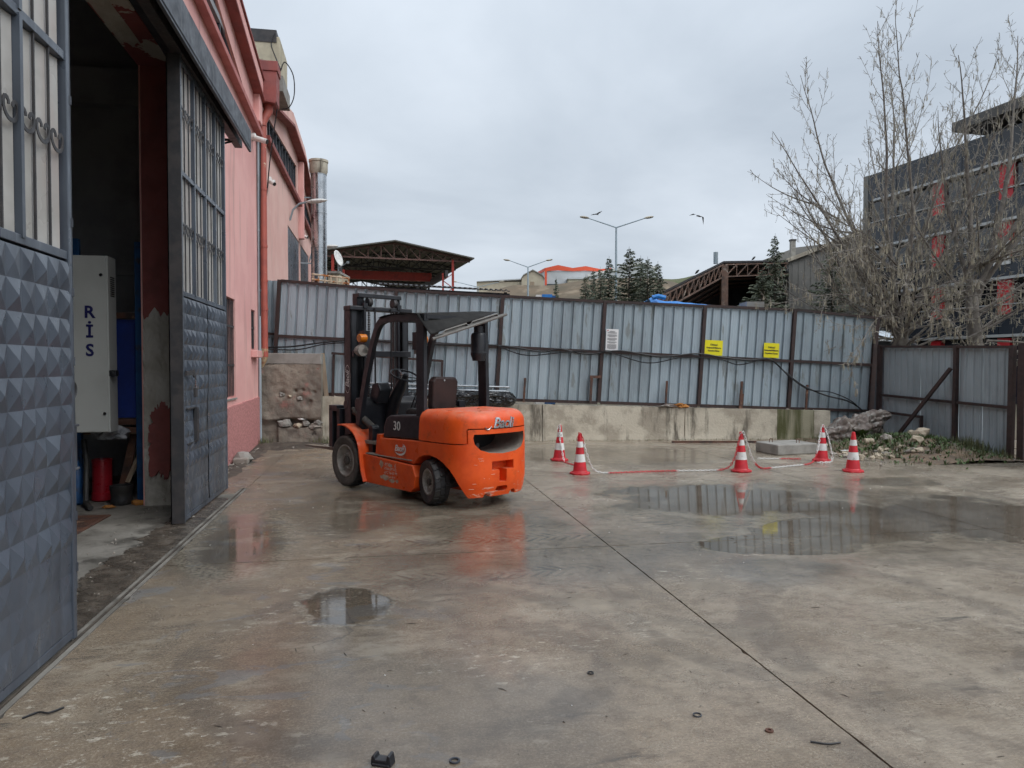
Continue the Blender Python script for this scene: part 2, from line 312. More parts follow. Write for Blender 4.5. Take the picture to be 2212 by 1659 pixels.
# ------------------------------------------------------------------ wet concrete
def yard_material():
    m = bpy.data.materials.new('wet_yard_concrete'); m.use_nodes = True
    nt = m.node_tree; N = nt.nodes; L = nt.links; b = N['Principled BSDF']
    pos = N.new('ShaderNodeNewGeometry').outputs['Position']
    def M(op, a, c_=None, clamp=False):
        n = N.new('ShaderNodeMath'); n.operation = op; n.use_clamp = clamp
        for i, q in enumerate((a, c_)):
            if q is None: continue
            if isinstance(q, (int, float)): n.inputs[i].default_value = q
            else: L.new(q, n.inputs[i])
        return n.outputs[0]
    def noise(scale, st=(1,1,1), det=6, rg=.6, off=0., dist=0.):
        mp = N.new('ShaderNodeMapping'); L.new(pos, mp.inputs[0]); mp.inputs['Scale'].default_value = st
        mp.inputs['Location'].default_value = (off, off*.7, 0)
        n = N.new('ShaderNodeTexNoise'); n.inputs['Scale'].default_value = scale; n.inputs['Detail'].default_value = det
        n.inputs['Roughness'].default_value = rg; n.inputs['Distortion'].default_value = dist
        L.new(mp.outputs[0], n.inputs['Vector']); return n.outputs[0]
    def rng(s, a, c_, lo=0., hi=1.):
        r = N.new('ShaderNodeMapRange'); r.interpolation_type = 'SMOOTHSTEP'
        for i, q in ((1, a), (2, c_), (3, lo), (4, hi)): r.inputs[i].default_value = q
        L.new(s, r.inputs[0]); return r.outputs[0]
    def mix(f, a, c_, mode='MIX'):
        x = N.new('ShaderNodeMix'); x.data_type = 'RGBA'; x.blend_type = mode
        if isinstance(f, (int, float)): x.inputs[0].default_value = f
        else: L.new(f, x.inputs[0])
        for i, q in ((6, a), (7, c_)):
            if isinstance(q, tuple): x.inputs[i].default_value = (*q, 1)
            else: L.new(q, x.inputs[i])
        return x.outputs[2]
    sep = N.new('ShaderNodeSeparateXYZ'); L.new(pos, sep.inputs[0]); X, Y = sep.outputs[0], sep.outputs[1]
    wob = M('MULTIPLY', M('SUBTRACT', noise(1.1, det=6, rg=.62, dist=.4), .5), 1.9)
    wob2 = M('MULTIPLY', M('SUBTRACT', noise(4.5, st=(1,.8,1), det=6, rg=.72, off=5), .5), .95)
    w = M('ADD', wob, wob2)
    def ell(cx, cy, rx, ry, rot=0., e0=1.02, e1=.94, wk=1.):
        dx = M('SUBTRACT', X, cx); dy = M('SUBTRACT', Y, cy); c_, s_ = cos(R(rot)), sin(R(rot))
        a = M('ADD', M('MULTIPLY', dx, c_/rx), M('MULTIPLY', dy, s_/rx)); q = M('ADD', M('MULTIPLY', dx, -s_/ry), M('MULTIPLY', dy, c_/ry))
        d = M('SQRT', M('ADD', M('MULTIPLY', a, a), M('MULTIPLY', q, q)))
        return rng(M('ADD', d, M('MULTIPLY', w, wk)), e1, e0, 1., 0.)
    def union(l):
        r = l[0]
        for q in l[1:]: r = M('MAXIMUM', r, q)
        return r
    # standing water
    water = union([ell(4.0, 8.2, 1.6, 1.4, 0, 1.2, .55, .75), ell(5.0, 7.25, .75, .75, 0, 1.1, .7, .6), ell(4.75, 6.5, 1.65, .70, 8, 1.14, .74, .7), ell(6.3, 6.7, 1.35, 1.15, 30, 1.14, .74, .75),
                   ell(3.55, 6.02, .75, .42, -4, 1.05, .9, .6), ell(-.27, 4.98, .31, .36, 20, 1.12, .78, .9), ell(-1.28, 7.1, .50, 1.45, 8, 1.45, .35, .5)])
    # thin film, damp and glossy
    film = union([ell(4.6, 7.4, 2.5, 2.2, 0, 1.2, .7, .5), ell(-1.35, 7.0, .62, 1.55, 8, 1.1, .7, .4), ell(-.3, 4.2, .6, 1.5, 6, 1.25, .5, .6),
                  ell(-.2, 8.2, 1.5, 1.3, 0, 1.2, .5, .6), ell(4.4, 12.4, 2.4, 1.5, -8, 1.15, .6, .5), ell(1.1, 7.4, 1.2, 1.6, -10, 1.25, .4, .6),
                  ell(6.95, 8.95, .75, .45, 0, 1.15, .7, .5), ell(.3, 3.2, 1.1, .9, 0, 1.3, .3, .7), ell(3.1, 5.3, .7, .5, 0, 1.2, .5, .6), ell(1.6, 6.1, 2.2, 1.0, 4, 1.35, .3, .8), ell(-.2, 3.5, .9, 1.2, 0, 1.4, .3, .9)])
    # base colour: brown where mud has washed, greyer to the right
    big = noise(.42, det=5, rg=.55, off=2)
    sx = rng(M('ADD', X, M('MULTIPLY', M('SUBTRACT', big, .5), 5)), -1.6, 3.2)
    col = mix(sx, (.225,.170,.117), (.325,.282,.224))
    col = mix(rng(noise(1.5, det=6, rg=.66, off=9), .38, .68), col, (.205,.166,.122))
    col = mix(M('MULTIPLY', rng(noise(.8, st=(1,.55,1), det=5, rg=.6, off=14, dist=.8), .52, .66), .65), col, (.135,.118,.098))
    sand = noise(70, det=4, rg=.75, off=1); col = mix(M('MULTIPLY', rng(sand, .44, .66), .45), col, (.46,.395,.30))
    mid = noise(9, det=6, rg=.75, off=6); col = mix(M('MULTIPLY', rng(mid, .42, .66), .55), col, (.15,.12,.092))
    grit = noise(120, det=2, rg=.6, off=4); col = mix(M('MULTIPLY', rng(grit, .60, .70), .6), col, (.07,.06,.05))
    dry = M('MULTIPLY', rng(noise(1.7, st=(.8,1.3,1), det=6, rg=.7, off=101), .50, .62), rng(noise(.33, det=3, off=111), .45, .58)); col = mix(M('MULTIPLY', dry, .6), col, (.43,.38,.30))
    # tyre scuffs, dark streaks running across
    tyre = M('MULTIPLY', rng(noise(3.2, st=(.35,1.6,1), det=6, rg=.7, off=21, dist=.6), .56, .70), rng(noise(.5, det=2, off=31), .46, .58))
    col = mix(M('MULTIPLY', tyre, .85), col, (.075,.068,.06))
    def arc(cx, cy, r_, wd):
        dx = M('SUBTRACT', X, cx); dy = M('SUBTRACT', Y, cy); d = M('SQRT', M('ADD', M('MULTIPLY', dx, dx), M('MULTIPLY', dy, dy)))
        return rng(M('ADD', M('ABSOLUTE', M('SUBTRACT', d, r_)), M('MULTIPLY', w, .08)), wd, wd*.45, 0., 1.)
    arcs = union([arc(.15, 4.2, 1.15, .13), arc(2.75, 4.35, 1.2, .12), arc(3.9, 3.6, 1.7, .16), arc(-2.2, 1.2, 4.4, .15)])
    col = mix(M('MULTIPLY', arcs, M('MULTIPLY', rng(noise(2.2, det=4, off=121), .35, .6), .42)), col, (.105,.09,.075))
    def tread(y0, hw, x0, x1, ph):
        yy = M('SUBTRACT', Y, M('ADD', y0, M('MULTIPLY', X, ph))); band = rng(M('ADD', M('ABSOLUTE', yy), M('MULTIPLY', w, .06)), hw, hw*.7, 0., 1.)
        st_ = M('SINE', M('ADD', M('MULTIPLY', X, 62.), M('MULTIPLY', M('ABSOLUTE', yy), 55.))); ends = M('MULTIPLY', rng(X, x0, x0+.5), rng(X, x1, x1-.5))
        return M('MULTIPLY', M('MULTIPLY', band, rng(st_, -.1, .6)), ends)
    trd = union([tread(6.62, .16, -.7, 2.3, .02), tread(5.5, .15, -.2, 2.0, .03), tread(7.35, .14, .2, 2.2, -.1)])
    col = mix(M('MULTIPLY', trd, M('MULTIPLY', rng(noise(5, det=4, off=131), .38, .62), .6)), col, (.075,.066,.056))
    # pale lime flakes in patches
    fl = M('MULTIPLY', rng(noise(17, st=(.55,1,1), det=6, rg=.75, off=41), .56, .62), rng(noise(.75, det=3, off=51), .52, .64))
    col = mix(M('MULTIPLY', fl, .75), col, (.56,.52,.43))
    vo = N.new('ShaderNodeTexVoronoi'); vo.feature = 'DISTANCE_TO_EDGE'; vo.inputs['Scale'].default_value = .42
    vm = N.new('ShaderNodeVectorMath'); vm.operation = 'ADD'; nz = N.new('ShaderNodeTexNoise'); nz.inputs['Scale'].default_value = 2.2; nz.inputs['Detail'].default_value = 5; L.new(pos, nz.inputs['Vector'])
    vs_ = N.new('ShaderNodeVectorMath'); vs_.operation = 'SCALE'; vs_.inputs['Scale'].default_value = .55; L.new(nz.outputs['Color'], vs_.inputs[0]); L.new(pos, vm.inputs[0]); L.new(vs_.outputs[0], vm.inputs[1]); L.new(vm.outputs[0], vo.inputs['Vector'])
    crack = M('MULTIPLY', rng(vo.outputs['Distance'], .0045, .0012), rng(noise(.7, det=2, off=141), .55, .60)); col = mix(M('MULTIPLY', crack, .4), col, (.05,.044,.038))
    # bluish oily smears near the gate
    oil = M('MULTIPLY', rng(noise(2.3, st=(.8,1.4,1), det=6, rg=.6, off=61, dist=.8), .585, .62), rng(X, 1.2, -.6))
    col = mix(M('MULTIPLY', oil, .55), col, (.185,.19,.195))
    wet = M('MAXIMUM', M('MULTIPLY', water, .85), M('MULTIPLY', film, .58))
    col = mix(wet, col, mix(1., col, (.36,.36,.36), 'MULTIPLY'))
    # ring of scum and grit at the water's edge
    edge = M('MULTIPLY', rng(M('ABSOLUTE', M('SUBTRACT', water, .5)), .45, .1), rng(noise(30, det=4, off=71), .4, .6))
    col = mix(M('MULTIPLY', edge, .35), col, (.36,.34,.27))
    L.new(col, b.inputs['Base Color'])
    r0 = rng(noise(.9, det=5, rg=.6, off=81, dist=.3), .38, .68, .11, .44)
    r1 = M('ADD', r0, M('MULTIPLY', M('SUBTRACT', sand, .5), .35))
    rf = M('ADD', M('MULTIPLY', r1, M('SUBTRACT', 1., film)), M('MULTIPLY', film, rng(noise(6, det=5, off=91), .3, .7, .05, .20)))
    rw = M('ADD', M('MULTIPLY', rf, M('SUBTRACT', 1., water)), M('MULTIPLY', water, .025))
    L.new(rw, b.inputs['Roughness']); b.inputs['IOR'].default_value = 1.42
    h = M('ADD', M('MULTIPLY', sand, .6), M('MULTIPLY', noise(22, st=(.45,1.5,1), det=5, rg=.65, off=7), .8))
    h = M('ADD', h, M('MULTIPLY', noise(6, det=4, off=17), .8))
    bp = N.new('ShaderNodeBump'); bp.inputs['Distance'].default_value = .011; L.new(h, bp.inputs['Height'])
    L.new(M('SUBTRACT', .85, M('MAXIMUM', M('MULTIPLY', water, .845), M('MULTIPLY', film, .77))), bp.inputs['Strength'])
    rip = N.new('ShaderNodeBump'); rip.inputs['Distance'].default_value = .0015; L.new(M('ADD', .10, M('MULTIPLY', M('MULTIPLY', water, rng(X, 4.6, 6.0)), .55)), rip.inputs['Strength'])
    L.new(noise(22, st=(.6,1.3,1), det=4, off=3), rip.inputs['Height']); L.new(bp.outputs[0], rip.inputs['Normal'])
    L.new(rip.outputs[0], b.inputs['Normal'])
    return m
M_yard = yard_material()
M_under = pmat('joint_dirt', (.03,.026,.022), .9)
M_land = pmat('waste_ground', (.15,.125,.09), .95, col2=(.10,.095,.055), ns=.15, bump=.3, bs=3)

g = MB(); g.add([(-900,-300,-.07),(900,-300,-.07),(900,1500,-.07),(-900,1500,-.07)], [(0,1,2,3)])
struct(g.build('ground', M_land))
yb = MB(); yb.add([(-1.72,-7,-.035),(14,-7,-.035),(14,18.6,-.035),(-1.72,18.6,-.035)], [(0,1,2,3)])
yard = struct(yb.build('yard', M_under))
XJ = [-1.715, 2.0, 5.86, 9.75, 13.6]; YJ = [-6., -1.9, 2.15, 6.22, 10.35, 14.4, 18.4]
def jagged(a, b_, nrm):
    a = V(a); b_ = V(b_); n = max(4, int((b_-a).length/.05)); out = []
    for i in range(n):
        t = i/n; p = a.lerp(b_, t); k = .0042+.005*max(0, mn.noise(V((p.x*7, p.y*7, nrm[0]*3)))) + random.random()*.003
        if random.random() < .03: k += .012
        out.append(p+V((nrm[0]*k, nrm[1]*k, 0)))
    return out
for i in range(len(XJ)-1):
    for j in range(len(YJ)-1):
        x0, x1, y0, y1 = XJ[i], XJ[i+1], YJ[j], YJ[j+1]
        ring = jagged((x0,y0,0),(x1,y0,0),(0,1))+jagged((x1,y0,0),(x1,y1,0),(-1,0))+jagged((x1,y1,0),(x0,y1,0),(0,-1))+jagged((x0,y1,0),(x0,y0,0),(1,0))
        n = len(ring); b = MB(); bot = [V((p.x,p.y,-.06)) for p in ring]
        b.add(ring+bot, [tuple(range(n)), ]+[(k, n+k, n+(k+1) % n, (k+1) % n) for k in range(n)])
        b.build('slab', M_yard, yard)
# gate track and the worn threshold behind it
th = MB(); th.bx(-2.62, -1.80, -3, 9.6, -.06, -.004)
sd_ = MB(); sd_.bx(-2.75, -1.72, 10.02, 18.4, -.06, -.001); sd_.bx(-2.75, -1.80, 9.6, 10.02, -.06, -.001); sd_.build('slab', M_yard, yard)
M_thresh = pmat('worn_threshold_concrete', (.23,.215,.19), .8, col2=(.14,.13,.112), ns=2.4, lo=.35, hi=.65, dirt=(.06,.054,.045), ds=1.6, dlo=.50, dhi=.66, bump=.7, bs=25)
thr = struct(th.build('threshold', M_thresh))
tr = MB(); tr.bx(-1.80, -1.72, -3, 10.02, -.06, -.005)
struct(tr.build('gate_channel', M_thresh))
tr = MB(); tr.beam((-1.757,-3,-.010),(-1.757,10.0,-.010), .014, .03)
tag(tr.build('gate_track', M_wetdirt), 'dark sliding gate track rail set in the ground along the threshold', 'gate track')

M_wetstrip = pmat('wet_silt', (.060,.050,.040), .3, col2=(.12,.10,.08), ns=7, rv=.2, bump=.9, bs=24)
q = MB(); n_ = 420
def silt(u, v):
    y = 3.2+6.1*v; e = .36+.20*mn.noise(V((y*.9,0,3)))+.09*mn.noise(V((y*4.2,1,3)))+.06*mn.noise(V((y*11,1,3)))+.035*mn.noise(V((y*37,1,3))); e *= min(1, .35+(y-4.2)*.35) if y > 4.2 else .35
    return (-1.80-(e if u == 0 else e*(1-u)), y, .0005+.004*sin(pi*u))
q.grid(silt, 6, n_); struct(q.build('silt_strip', M_wetstrip, smooth=True, ang=80))
# ------------------------------------------------------------------ near factory building
fac = thing('factory_building', 'pink rendered factory building with a tall gateway and sloping parapet', 'building', (-2.42, 9, 0))
yzx = lambda u, v, w: (w, u, v)
prof = [(-6,-.1),(15.55,-.1),(15.55,7.28),(12.95,7.70),(8,8.6),(2,9.2),(-6,8.2)]
wall = MB().prism(prof, yzx, -2.68, -2.42).mesh('wall', M_pink)
def cut(poly, x0, x1): return MB().prism(poly, yzx, x0, x1).mesh('c', M_pink)
def rect(y0, y1, z0, z1): return [(y0,z0),(y1,z0),(y1,z1),(y0,z1)]
wall = boolean(wall, [cut(rect(2.3,9.0,-.5,5.02), -3, -2), cut(rect(12.25,13.12,1.06,2.72), -3, -2), cut(rect(14.7,15.16,1.9,2.68), -3, -2),
                      cut([(5,6.92),(14.9,6.38),(14.9,6.46),(11.9,7.2),(5,8.25)], -3, -2)])
link('wall', wall, fac)
# roughcast base course with an uneven top edge
def dado(y0, y1, n, zt, nm='dado'):
    top = [(y0+(y1-y0)*i/n, zt(y0+(y1-y0)*i/n)+.018*mn.noise(V((i*.9,3,0)))) for i in range(n+1)]
    b = MB().prism([(y0,-.08)]+[(y1,-.08)]+top[::-1], yzx, -2.425, -2.392); return b.build(nm, M_dado, fac)
dado(9.62, 15.52, 60, lambda y: .84+.05*(y-12)/3.5+.08)
# pillar (reveal) and lintel of the gateway
pl = MB()
pl.bx(-2.66, -2.31, 8.98, 9.6, -.1, 5.0)
piv = pl.build('pillar', M_redp_and_shade, fac, bevel=.012)
pq = MB(); pq.grid(lambda u, v: (-2.655+.33*u, 8.972-.028*max(0, mn.noise(V((u*3.2+5, 0, v*11))) + .15)-.012*mn.noise(V((u*9, 2, v*40))), -.02+v*(2.22+.16*mn.noise(V((u*4,1,7)))+.07*mn.noise(V((u*11,1,7))))), 22, 90)
M_bareplaster = pmat('bare_plaster', (.50,.475,.43), .95, col2=(.42,.39,.34), ns=3, dirt=(.36,.33,.29), ds=2.2, dlo=.55, dhi=.75, rust_and_glints=(.2,.18,.16), rs=9, rlo=.66, rhi=.7, bump=1., bs=16)
pq.build('plaster_patch', M_bareplaster, piv, smooth=True)
pts = []
for i in range(160):
    a = 2*pi*i/160; k_ = 1+.42*mn.noise(V((cos(a)*1.9,sin(a)*1.9,9)))+.22*mn.noise(V((cos(a)*6,sin(a)*6,9)))+.12*mn.noise(V((cos(a)*19,sin(a)*19,9)))
    pts.append((max(-2.60,min(-2.315,-2.42+.185*k_*cos(a)+.03*sin(3*a))), .74+.43*k_*sin(a)))
pq = MB(); pq.prism(pts, lambda u,v,w:(u,w,v), 8.925, 8.97); pq.build('render_remnant', M_redp_and_shade, piv)
lt = MB(); lt.bx(-2.69, -2.30, 2.0, 9.62, 5.0, 5.5)
lt.build('lintel', M_reveal, fac, bevel=.01)
b = MB(); b.grid(lambda u, v: (-2.66+.2*u, 7.2+1.2*v+.1*mn.noise(V((u*3,v*4,1))), 4.992-.02*max(0,mn.noise(V((u*5,v*5,4)))+.2)), 8, 16)
b.build('plaster_patch', M_bareplaster, fac, smooth=True)
M_sillp = pmat('faded_red_paint', (.48,.18,.165), .75, col2=(.40,.14,.13), ns=3, bump=.25, bs=50)
# sill band, cornice, fascia
b = MB(); b.prism([(-6,7.36),(15.5,6.18),(15.5,6.29),(-6,7.47)], yzx, -2.425, -2.29); b.build('sill_band', M_sillp, fac, bevel=.012)
b = MB()
b.prism([(-6,7.6),(2,8.6),(8,8.22),(12.6,7.46),(15.5,6.92),(15.5,7.32),(12.95,7.74),(8,8.64),(2,9.25),(-6,8.3)], yzx, -2.425, -2.28)
b.build('fascia', M_pink, fac, bevel=.015)
b = MB(); b.prism([(-6,7.55),(2,8.55),(8,8.17),(12.6,7.41),(15.5,6.87),(15.5,6.93),(12.6,7.47),(8,8.23),(2,8.61),(-6,7.61)], yzx, -2.424, -2.24)
b.build('cornice', M_redp_and_shade, fac, bevel=.01)  # dark red paints in the shade under the fascia
b = MB(); b.prism([(-6,8.3),(2,9.25),(8,8.64),(12.95,7.74),(15.5,7.32),(15.5,7.36),(12.95,7.785),(8,8.69),(2,9.3),(-6,8.35)], yzx, -2.70, -2.25)
b.build('coping', M_redp_and_shade, fac)
b = MB(); b.bx(-2.43, -2.30, 15.18, 15.5, 6.4, 6.95); b.build('pilaster', M_pink, fac, bevel=.02)
# strip window under the eaves: frame, mullions, panes
win = MB(); wz = lambda y: (7.2+(11.9-y)*.152 if y < 11.9 else 7.2-(y-11.9)*.2467); wb = lambda y: 6.92-(y-5)*.0545
for (a, c_) in ((5,11.9),(11.9,14.88)):
    win.beam((-2.5,a,wb(a)+.02),(-2.5,c_,wb(c_)+.02),.07,.05); win.beam((-2.5,a,wz(a)-.03),(-2.5,c_,wz(c_)-.03),.07,.05)
for y in (5.8,6.9,8.0,9.1,10.2,11.25,12.35,13.4,14.3): win.bx(-2.54,-2.46,y-.03,y+.03,wb(y)+.03,wz(y)-.03)
sw = win.build('window', M_dkgrey, fac)
pn = MB(); pn.prism([(5,6.93),(14.88,6.39),(14.88,6.45),(11.9,7.19),(5,8.24)], yzx, -2.56, -2.55); pn.build('pane', M_glass, sw)
# barred windows
def barred(y0, y1, z0, z1, nb, bulge, sill):
    f = MB(); f.bx(-2.60,-2.55,y0,y1,z0,z0+.05); f.bx(-2.60,-2.55,y0,y1,z1-.05,z1); f.bx(-2.60,-2.55,y0,y0+.05,z0,z1); f.bx(-2.60,-2.55,y1-.05,y1,z0,z1)
    w = f.build('window', M_dkgrey, fac)
    p = MB(); p.bx(-2.60,-2.59,y0,y1,z0,z1); p.build('pane', M_glass, w)
    for i in range(nb):
        y = y0+.03+(y1-y0-.06)*i/(nb-1); q = MB()
        q.tube([(-2.45,y,z1-.02),(-2.45,y,z1-.05),(-2.45,y,z1-.2),(-2.45,y,z0+.2),(-2.45,y,z0+.06),(-2.45,y,z0+.03)], .0085, 6); q.build('bar', M_iron, w, smooth=True)
    for k in ((.33,.72) if z1-z0 > 1 else (.55,)):
        q = MB(); z = z0+(z1-z0)*k; q.bx(-2.462,-2.438,y0-.02,y1+.02,z-.018,z+.018); q.build('cross_bar', M_iron, w)
    if sill: q = MB(); q.bx(-2.42,-2.30,y0-.05,y1+.08,z0-.14,z0-.005); q.build('window_sill', M_pink, w, bevel=.01)
    else: q = MB(); q.bx(-2.66,-2.40,y0-.02,y1+.03,z0-.03,z0-.002); q.build('window_sill', M_conc_grey, w)
barred(12.25,13.12,1.06,2.72,8,.005,False); barred(14.7,15.16,1.9,2.68,5,.0,True)
# sliding rail cover above the gateway
rc = MB()
rc.prism([(-2.42,5.06),(-1.82,4.98),(-1.80,4.95),(-1.80,4.655),(-1.83,4.65),(-1.83,4.90),(-2.42,4.98)], lambda u, v, w: (u, w, v+(11.07-w)*.018*(v-4.65)/.3), -3, 11.07)
rcv = rc.build('rail_cover', M_dkgrey, fac, bevel=.004)
q = MB(); q.bx(-2.02,-1.92,-3,11.05,4.70,4.80); q.bx(-1.83,-1.75-.05,-3,11.0,4.68,4.70); q.build('rail', M_iron, rcv)
for y in (10.1,10.75):
    q = MB(); q.beam((-2.42,y,4.72),(-1.95,y,4.72),.03,.03); q.tube([(-2.42,y,4.45),(-2.30,y,4.50),(-2.15,y,4.66),(-2.0,y,4.70)],.014,6); q.build('bracket', M_iron, rcv)
# hopper, downpipe, conduit
q = MB(); q.prism([(-2.47,6.95),(-2.06,6.88),(-2.03,6.92),(-2.02,7.52),(-2.47,7.52)], lambda u,v,w:(u,w,v), 15.5, 15.95)
gb = q.build('gutter_box', M_redp_and_shade, fac, bevel=.01)
q = MB(); q.bx(-2.49,-2.0,15.48,15.97,7.52,7.72); q.build('rim', M_redp_and_shade, gb, bevel=.012)
q = MB(); q.tube([(-2.22,15.72,6.92),(-2.22,15.72,6.78),(-2.29,15.68,6.62),(-2.32,15.64,6.5),(-2.32,15.62,6.3),(-2.32,15.62,1.78)],[.095,.095,.082,.078,.075,.075],16)
dp = q.build('downpipe', M_pipe, fac, smooth=True)
for z in (6.45,5.15,3.3,2.72,4.0):
    q = MB(); q.lathe([(.084,0),(.084,.045)],16,(-2.32,15.62,z)); q.bx(-2.44,-2.32,15.60,15.64,z+.005,z+.03); q.build('pipe_clamp', M_pipe, dp)
M_foam = pmat('yellowed_foam', (.55,.45,.28), .9, col2=(.40,.20,.12), ns=9, bump=1, bs=20)
q = MB(); q.tube([(-2.32,15.62,1.95),(-2.33,15.63,1.8),(-2.36,15.66,1.66),(-2.38,15.68,1.55)],[.078,.085,.06,.02],12); q.build('pipe_end', M_foam, dp, smooth=True)
q = MB(); q.cyl((-2.385,15.47,.02),(-2.385,15.47,6.6),.028,n=10)
for z in (.75,1.9,3.1,4.3,5.4): q.lathe([(.034,0),(.034,.035)],10,(-2.385,15.47,z))
q.build('conduit', M_zinc, fac, smooth=True)
# ------------------------------------------------------------------ inside the gateway
q = MB(); q.bx(-12,-2.62,-6,11.7,-.06,-.006); flo = struct(q.build('factory_floor', M_thresh))
q = MB(); q.bx(-12,-2.7,11.5,11.7,-.05,8); q.bx(-12.2,-12,-6,11.7,-.05,8); q.bx(-12,-2.7,-6.2,-6,-.05,8); q.bx(-12.2,-2.45,-6.2,15.5,7.0,7.1)
q.bx(-12,-2.7,11.3,11.5,5.3,5.8); q.bx(-12,-2.7,11.42,11.5,2.9,3.05)
iw = q.build('interior_wall', M_dark_room); struct(iw)
gr = thing('drain_grate', 'rusty slotted drain grate sunk in the floor inside the gateway', 'drain grate', (-3.1,7.8,0))
q = MB()
for x in (-3.42,-2.86): q.bx(x-.02,x+.02,6.9,8.45,-.005,.006)
for y in (6.9,8.45): q.bx(-3.42,-2.86,y-.02,y+.02,-.005,.0055)
q.build('grate_frame', M_rusty, gr)
for k in range(38): q = MB(); q.bx(-3.40,-2.88,6.93+k*.04,6.945+k*.04,-.004,.005); q.build('slat', M_rusty, gr)
q = MB(); q.bx(-3.41,-2.87,6.9,8.45,-.0055,-.003); q.build('pit', M_ink, gr)
# ------------------------------------------------------------------ sliding gates with pyramid-pressed sheets
def scroll_mesh():
    q = MB(); pts = [(0, -.047+.028*cos(pi*i/6), .02+.034*sin(pi*i/6)) for i in range(7)]
    pts += [(0, .075*cos(pi+pi*i/10), .02+.075*sin(pi+pi*i/10)) for i in range(1, 11)]
    pts += [(0, .047+.028*cos(pi*i/6), .02+.034*sin(pi*i/6)) for i in range(1, 7)]
    q.tube(pts, .01, 4, sq=(.024,.008)); return q.mesh('scroll', M_iron)
SCR = scroll_mesh()
def gate(name, label, x, y0, y1, zp, zm, zt, ncol, seed, facing=1):
    t = thing(name, label, 'gate', (x, (y0+y1)/2, 0.02)); random.seed(seed)
    f = MB()
    for (a, c_, z) in ((y0,y1,.045),(y0,y1,zp+.02),(y0,y1,zm),(y0,y1,zt)): f.beam((x,a,z),(x,c_,z),.045,.05)
    for y in (y0+.022,y1-.022): f.bx(x-.03,x+.03,y-.022,y+.022,.015,zt+.03)
    f.build('frame', M_grey_paint, t, bevel=.004)
    e = MB(); e.bx(x-.10,x+.03,y0-.012,y0+.0,.012,zt+.03); e.bx(x-.10,x-.09,y0-.012,y0+.06,.012,zt+.03); e.build('edge_plate', M_iron, t)
    ym = (y0+y1)/2; W_ = (y1-y0)/2
    for k in range(2):
        a = y0+.035+k*W_; c_ = a+W_-.045; nc = max(1, round((c_-a)/.16)); nr = round((zp-.09)/.158); q = MB()
        dents = [(random.uniform(a,c_), random.uniform(.1,2.0), random.uniform(.08,.26)) for _ in range(9)]
        def P(y, z, h):
            d = 0
            for (dy, dz, r_) in dents:
                e2 = ((y-dy)**2+(z-dz)**2)/r_**2; d -= .02*math.exp(-e2)
            edge = .35 if z < .62 else 1.; return (x+.026+h*edge+d*.8+.010*mn.noise(V((y*3,z*3,seed)))+.004*mn.noise(V((y*11,z*11,seed))), y, z)
        for i in range(nc):
            for j in range(nr):
                ya = a+(c_-a)*i/nc; yb_ = a+(c_-a)*(i+1)/nc; za = .075+(zp-.095)*j/nr; zb = .075+(zp-.095)*(j+1)/nr
                q.add([P(ya,za,0),P(yb_,za,0),P(yb_,zb,0),P(ya,zb,0),P((ya+yb_)/2+jit(.008),(za+zb)/2+jit(.006),  .021+jit(.008))],[(0,1,4),(1,2,4),(2,3,4),(3,0,4)])
        q.build('pressed_sheet', M_grey_paint, t, fix=False)
        q = MB(); q.bx(x-.03,x-.024,a,c_,.06,zp); q.build('backing_sheet', M_dkgrey, t)
    rows = ((zp+.05,zm-.03),(zm+.03,zt-.03))
    for (za, zb) in rows:
        for i in range(ncol):
            ya = y0+.05+(y1-y0-.1)*i/ncol; yb_ = y0+.05+(y1-y0-.1)*(i+1)/ncol
            m_ = MB(); m_.bx(x-.025,x+.03,yb_-.016,yb_+.016,za-.02,zb+.02)
            if i < ncol-1: m_.build('mullion', M_grey_paint, t)
            q = MB(); n = 7
            pts = [(x-.006-(.014 if k % 2 else 0), ya+.02+(yb_-ya-.04)*k/(n-1)) for k in range(n)]
            for k in range(n-1): q.add([(pts[k][0],pts[k][1],za),(pts[k+1][0],pts[k+1][1],za),(pts[k+1][0],pts[k+1][1],zb),(pts[k][0],pts[k][1],zb)],[(0,1,2,3)])
            q.build('pane', M_pane, t, fix=False)
            nb = 3
            for k in range(1, nb):
                y = ya+(yb_-ya)*k/nb; q = MB(); q.bx(x+.002,x+.014,y-.006,y+.006,za-.02,zb+.02); q.build('bar', M_iron, t)
            for k in range(nb):
                y = ya+(yb_-ya)*(k+.5)/nb; o = link('scroll', SCR, t); o.location = V((x+.016, y, za+(zb-za)*(.56 if zb > zm else .55)))-V(t.location)
                o.scale = (.6, (yb_-ya)/nb/.165*.92, .92)
    return t
gr_ = gate('sliding_gate', 'blue-grey sliding gate leaf with padlock, standing open against the pink wall', -1.97, 7.82, 9.95, 2.31, 3.54, 4.66, 4, 3)
q = MB(); q.lathe([(.045,0),(.045,.012)],18,(-1.92,8.13,1.52),'x'); q.bx(-1.925,-1.91,7.84,8.12,1.50,1.545); q.build('hasp', M_iron, gr_)
q = MB(); q.tube([(-1.90,8.12,1.50),(-1.90,8.12,1.40),(-1.895,8.135,1.36),(-1.90,8.15,1.40),(-1.90,8.15,1.50)],.006,6); pk = q.build('padlock', M_chrome, gr_, smooth=True)
q = MB(); q.bx(-1.915,-1.885,8.10,8.165,1.27,1.37); q.build('lock_body', M_iron, pk, bevel=.006)
q = MB(); q.beam((-1.93,7.90,1.16),(-1.93,8.26,1.16),.02,.02); q.beam((-1.93,7.90,.80),(-1.93,8.26,.80),.02,.02); q.bx(-1.94,-1.90,8.21,8.27,.80,1.16); q.build('pull_handle', M_iron, gr_, bevel=.004)
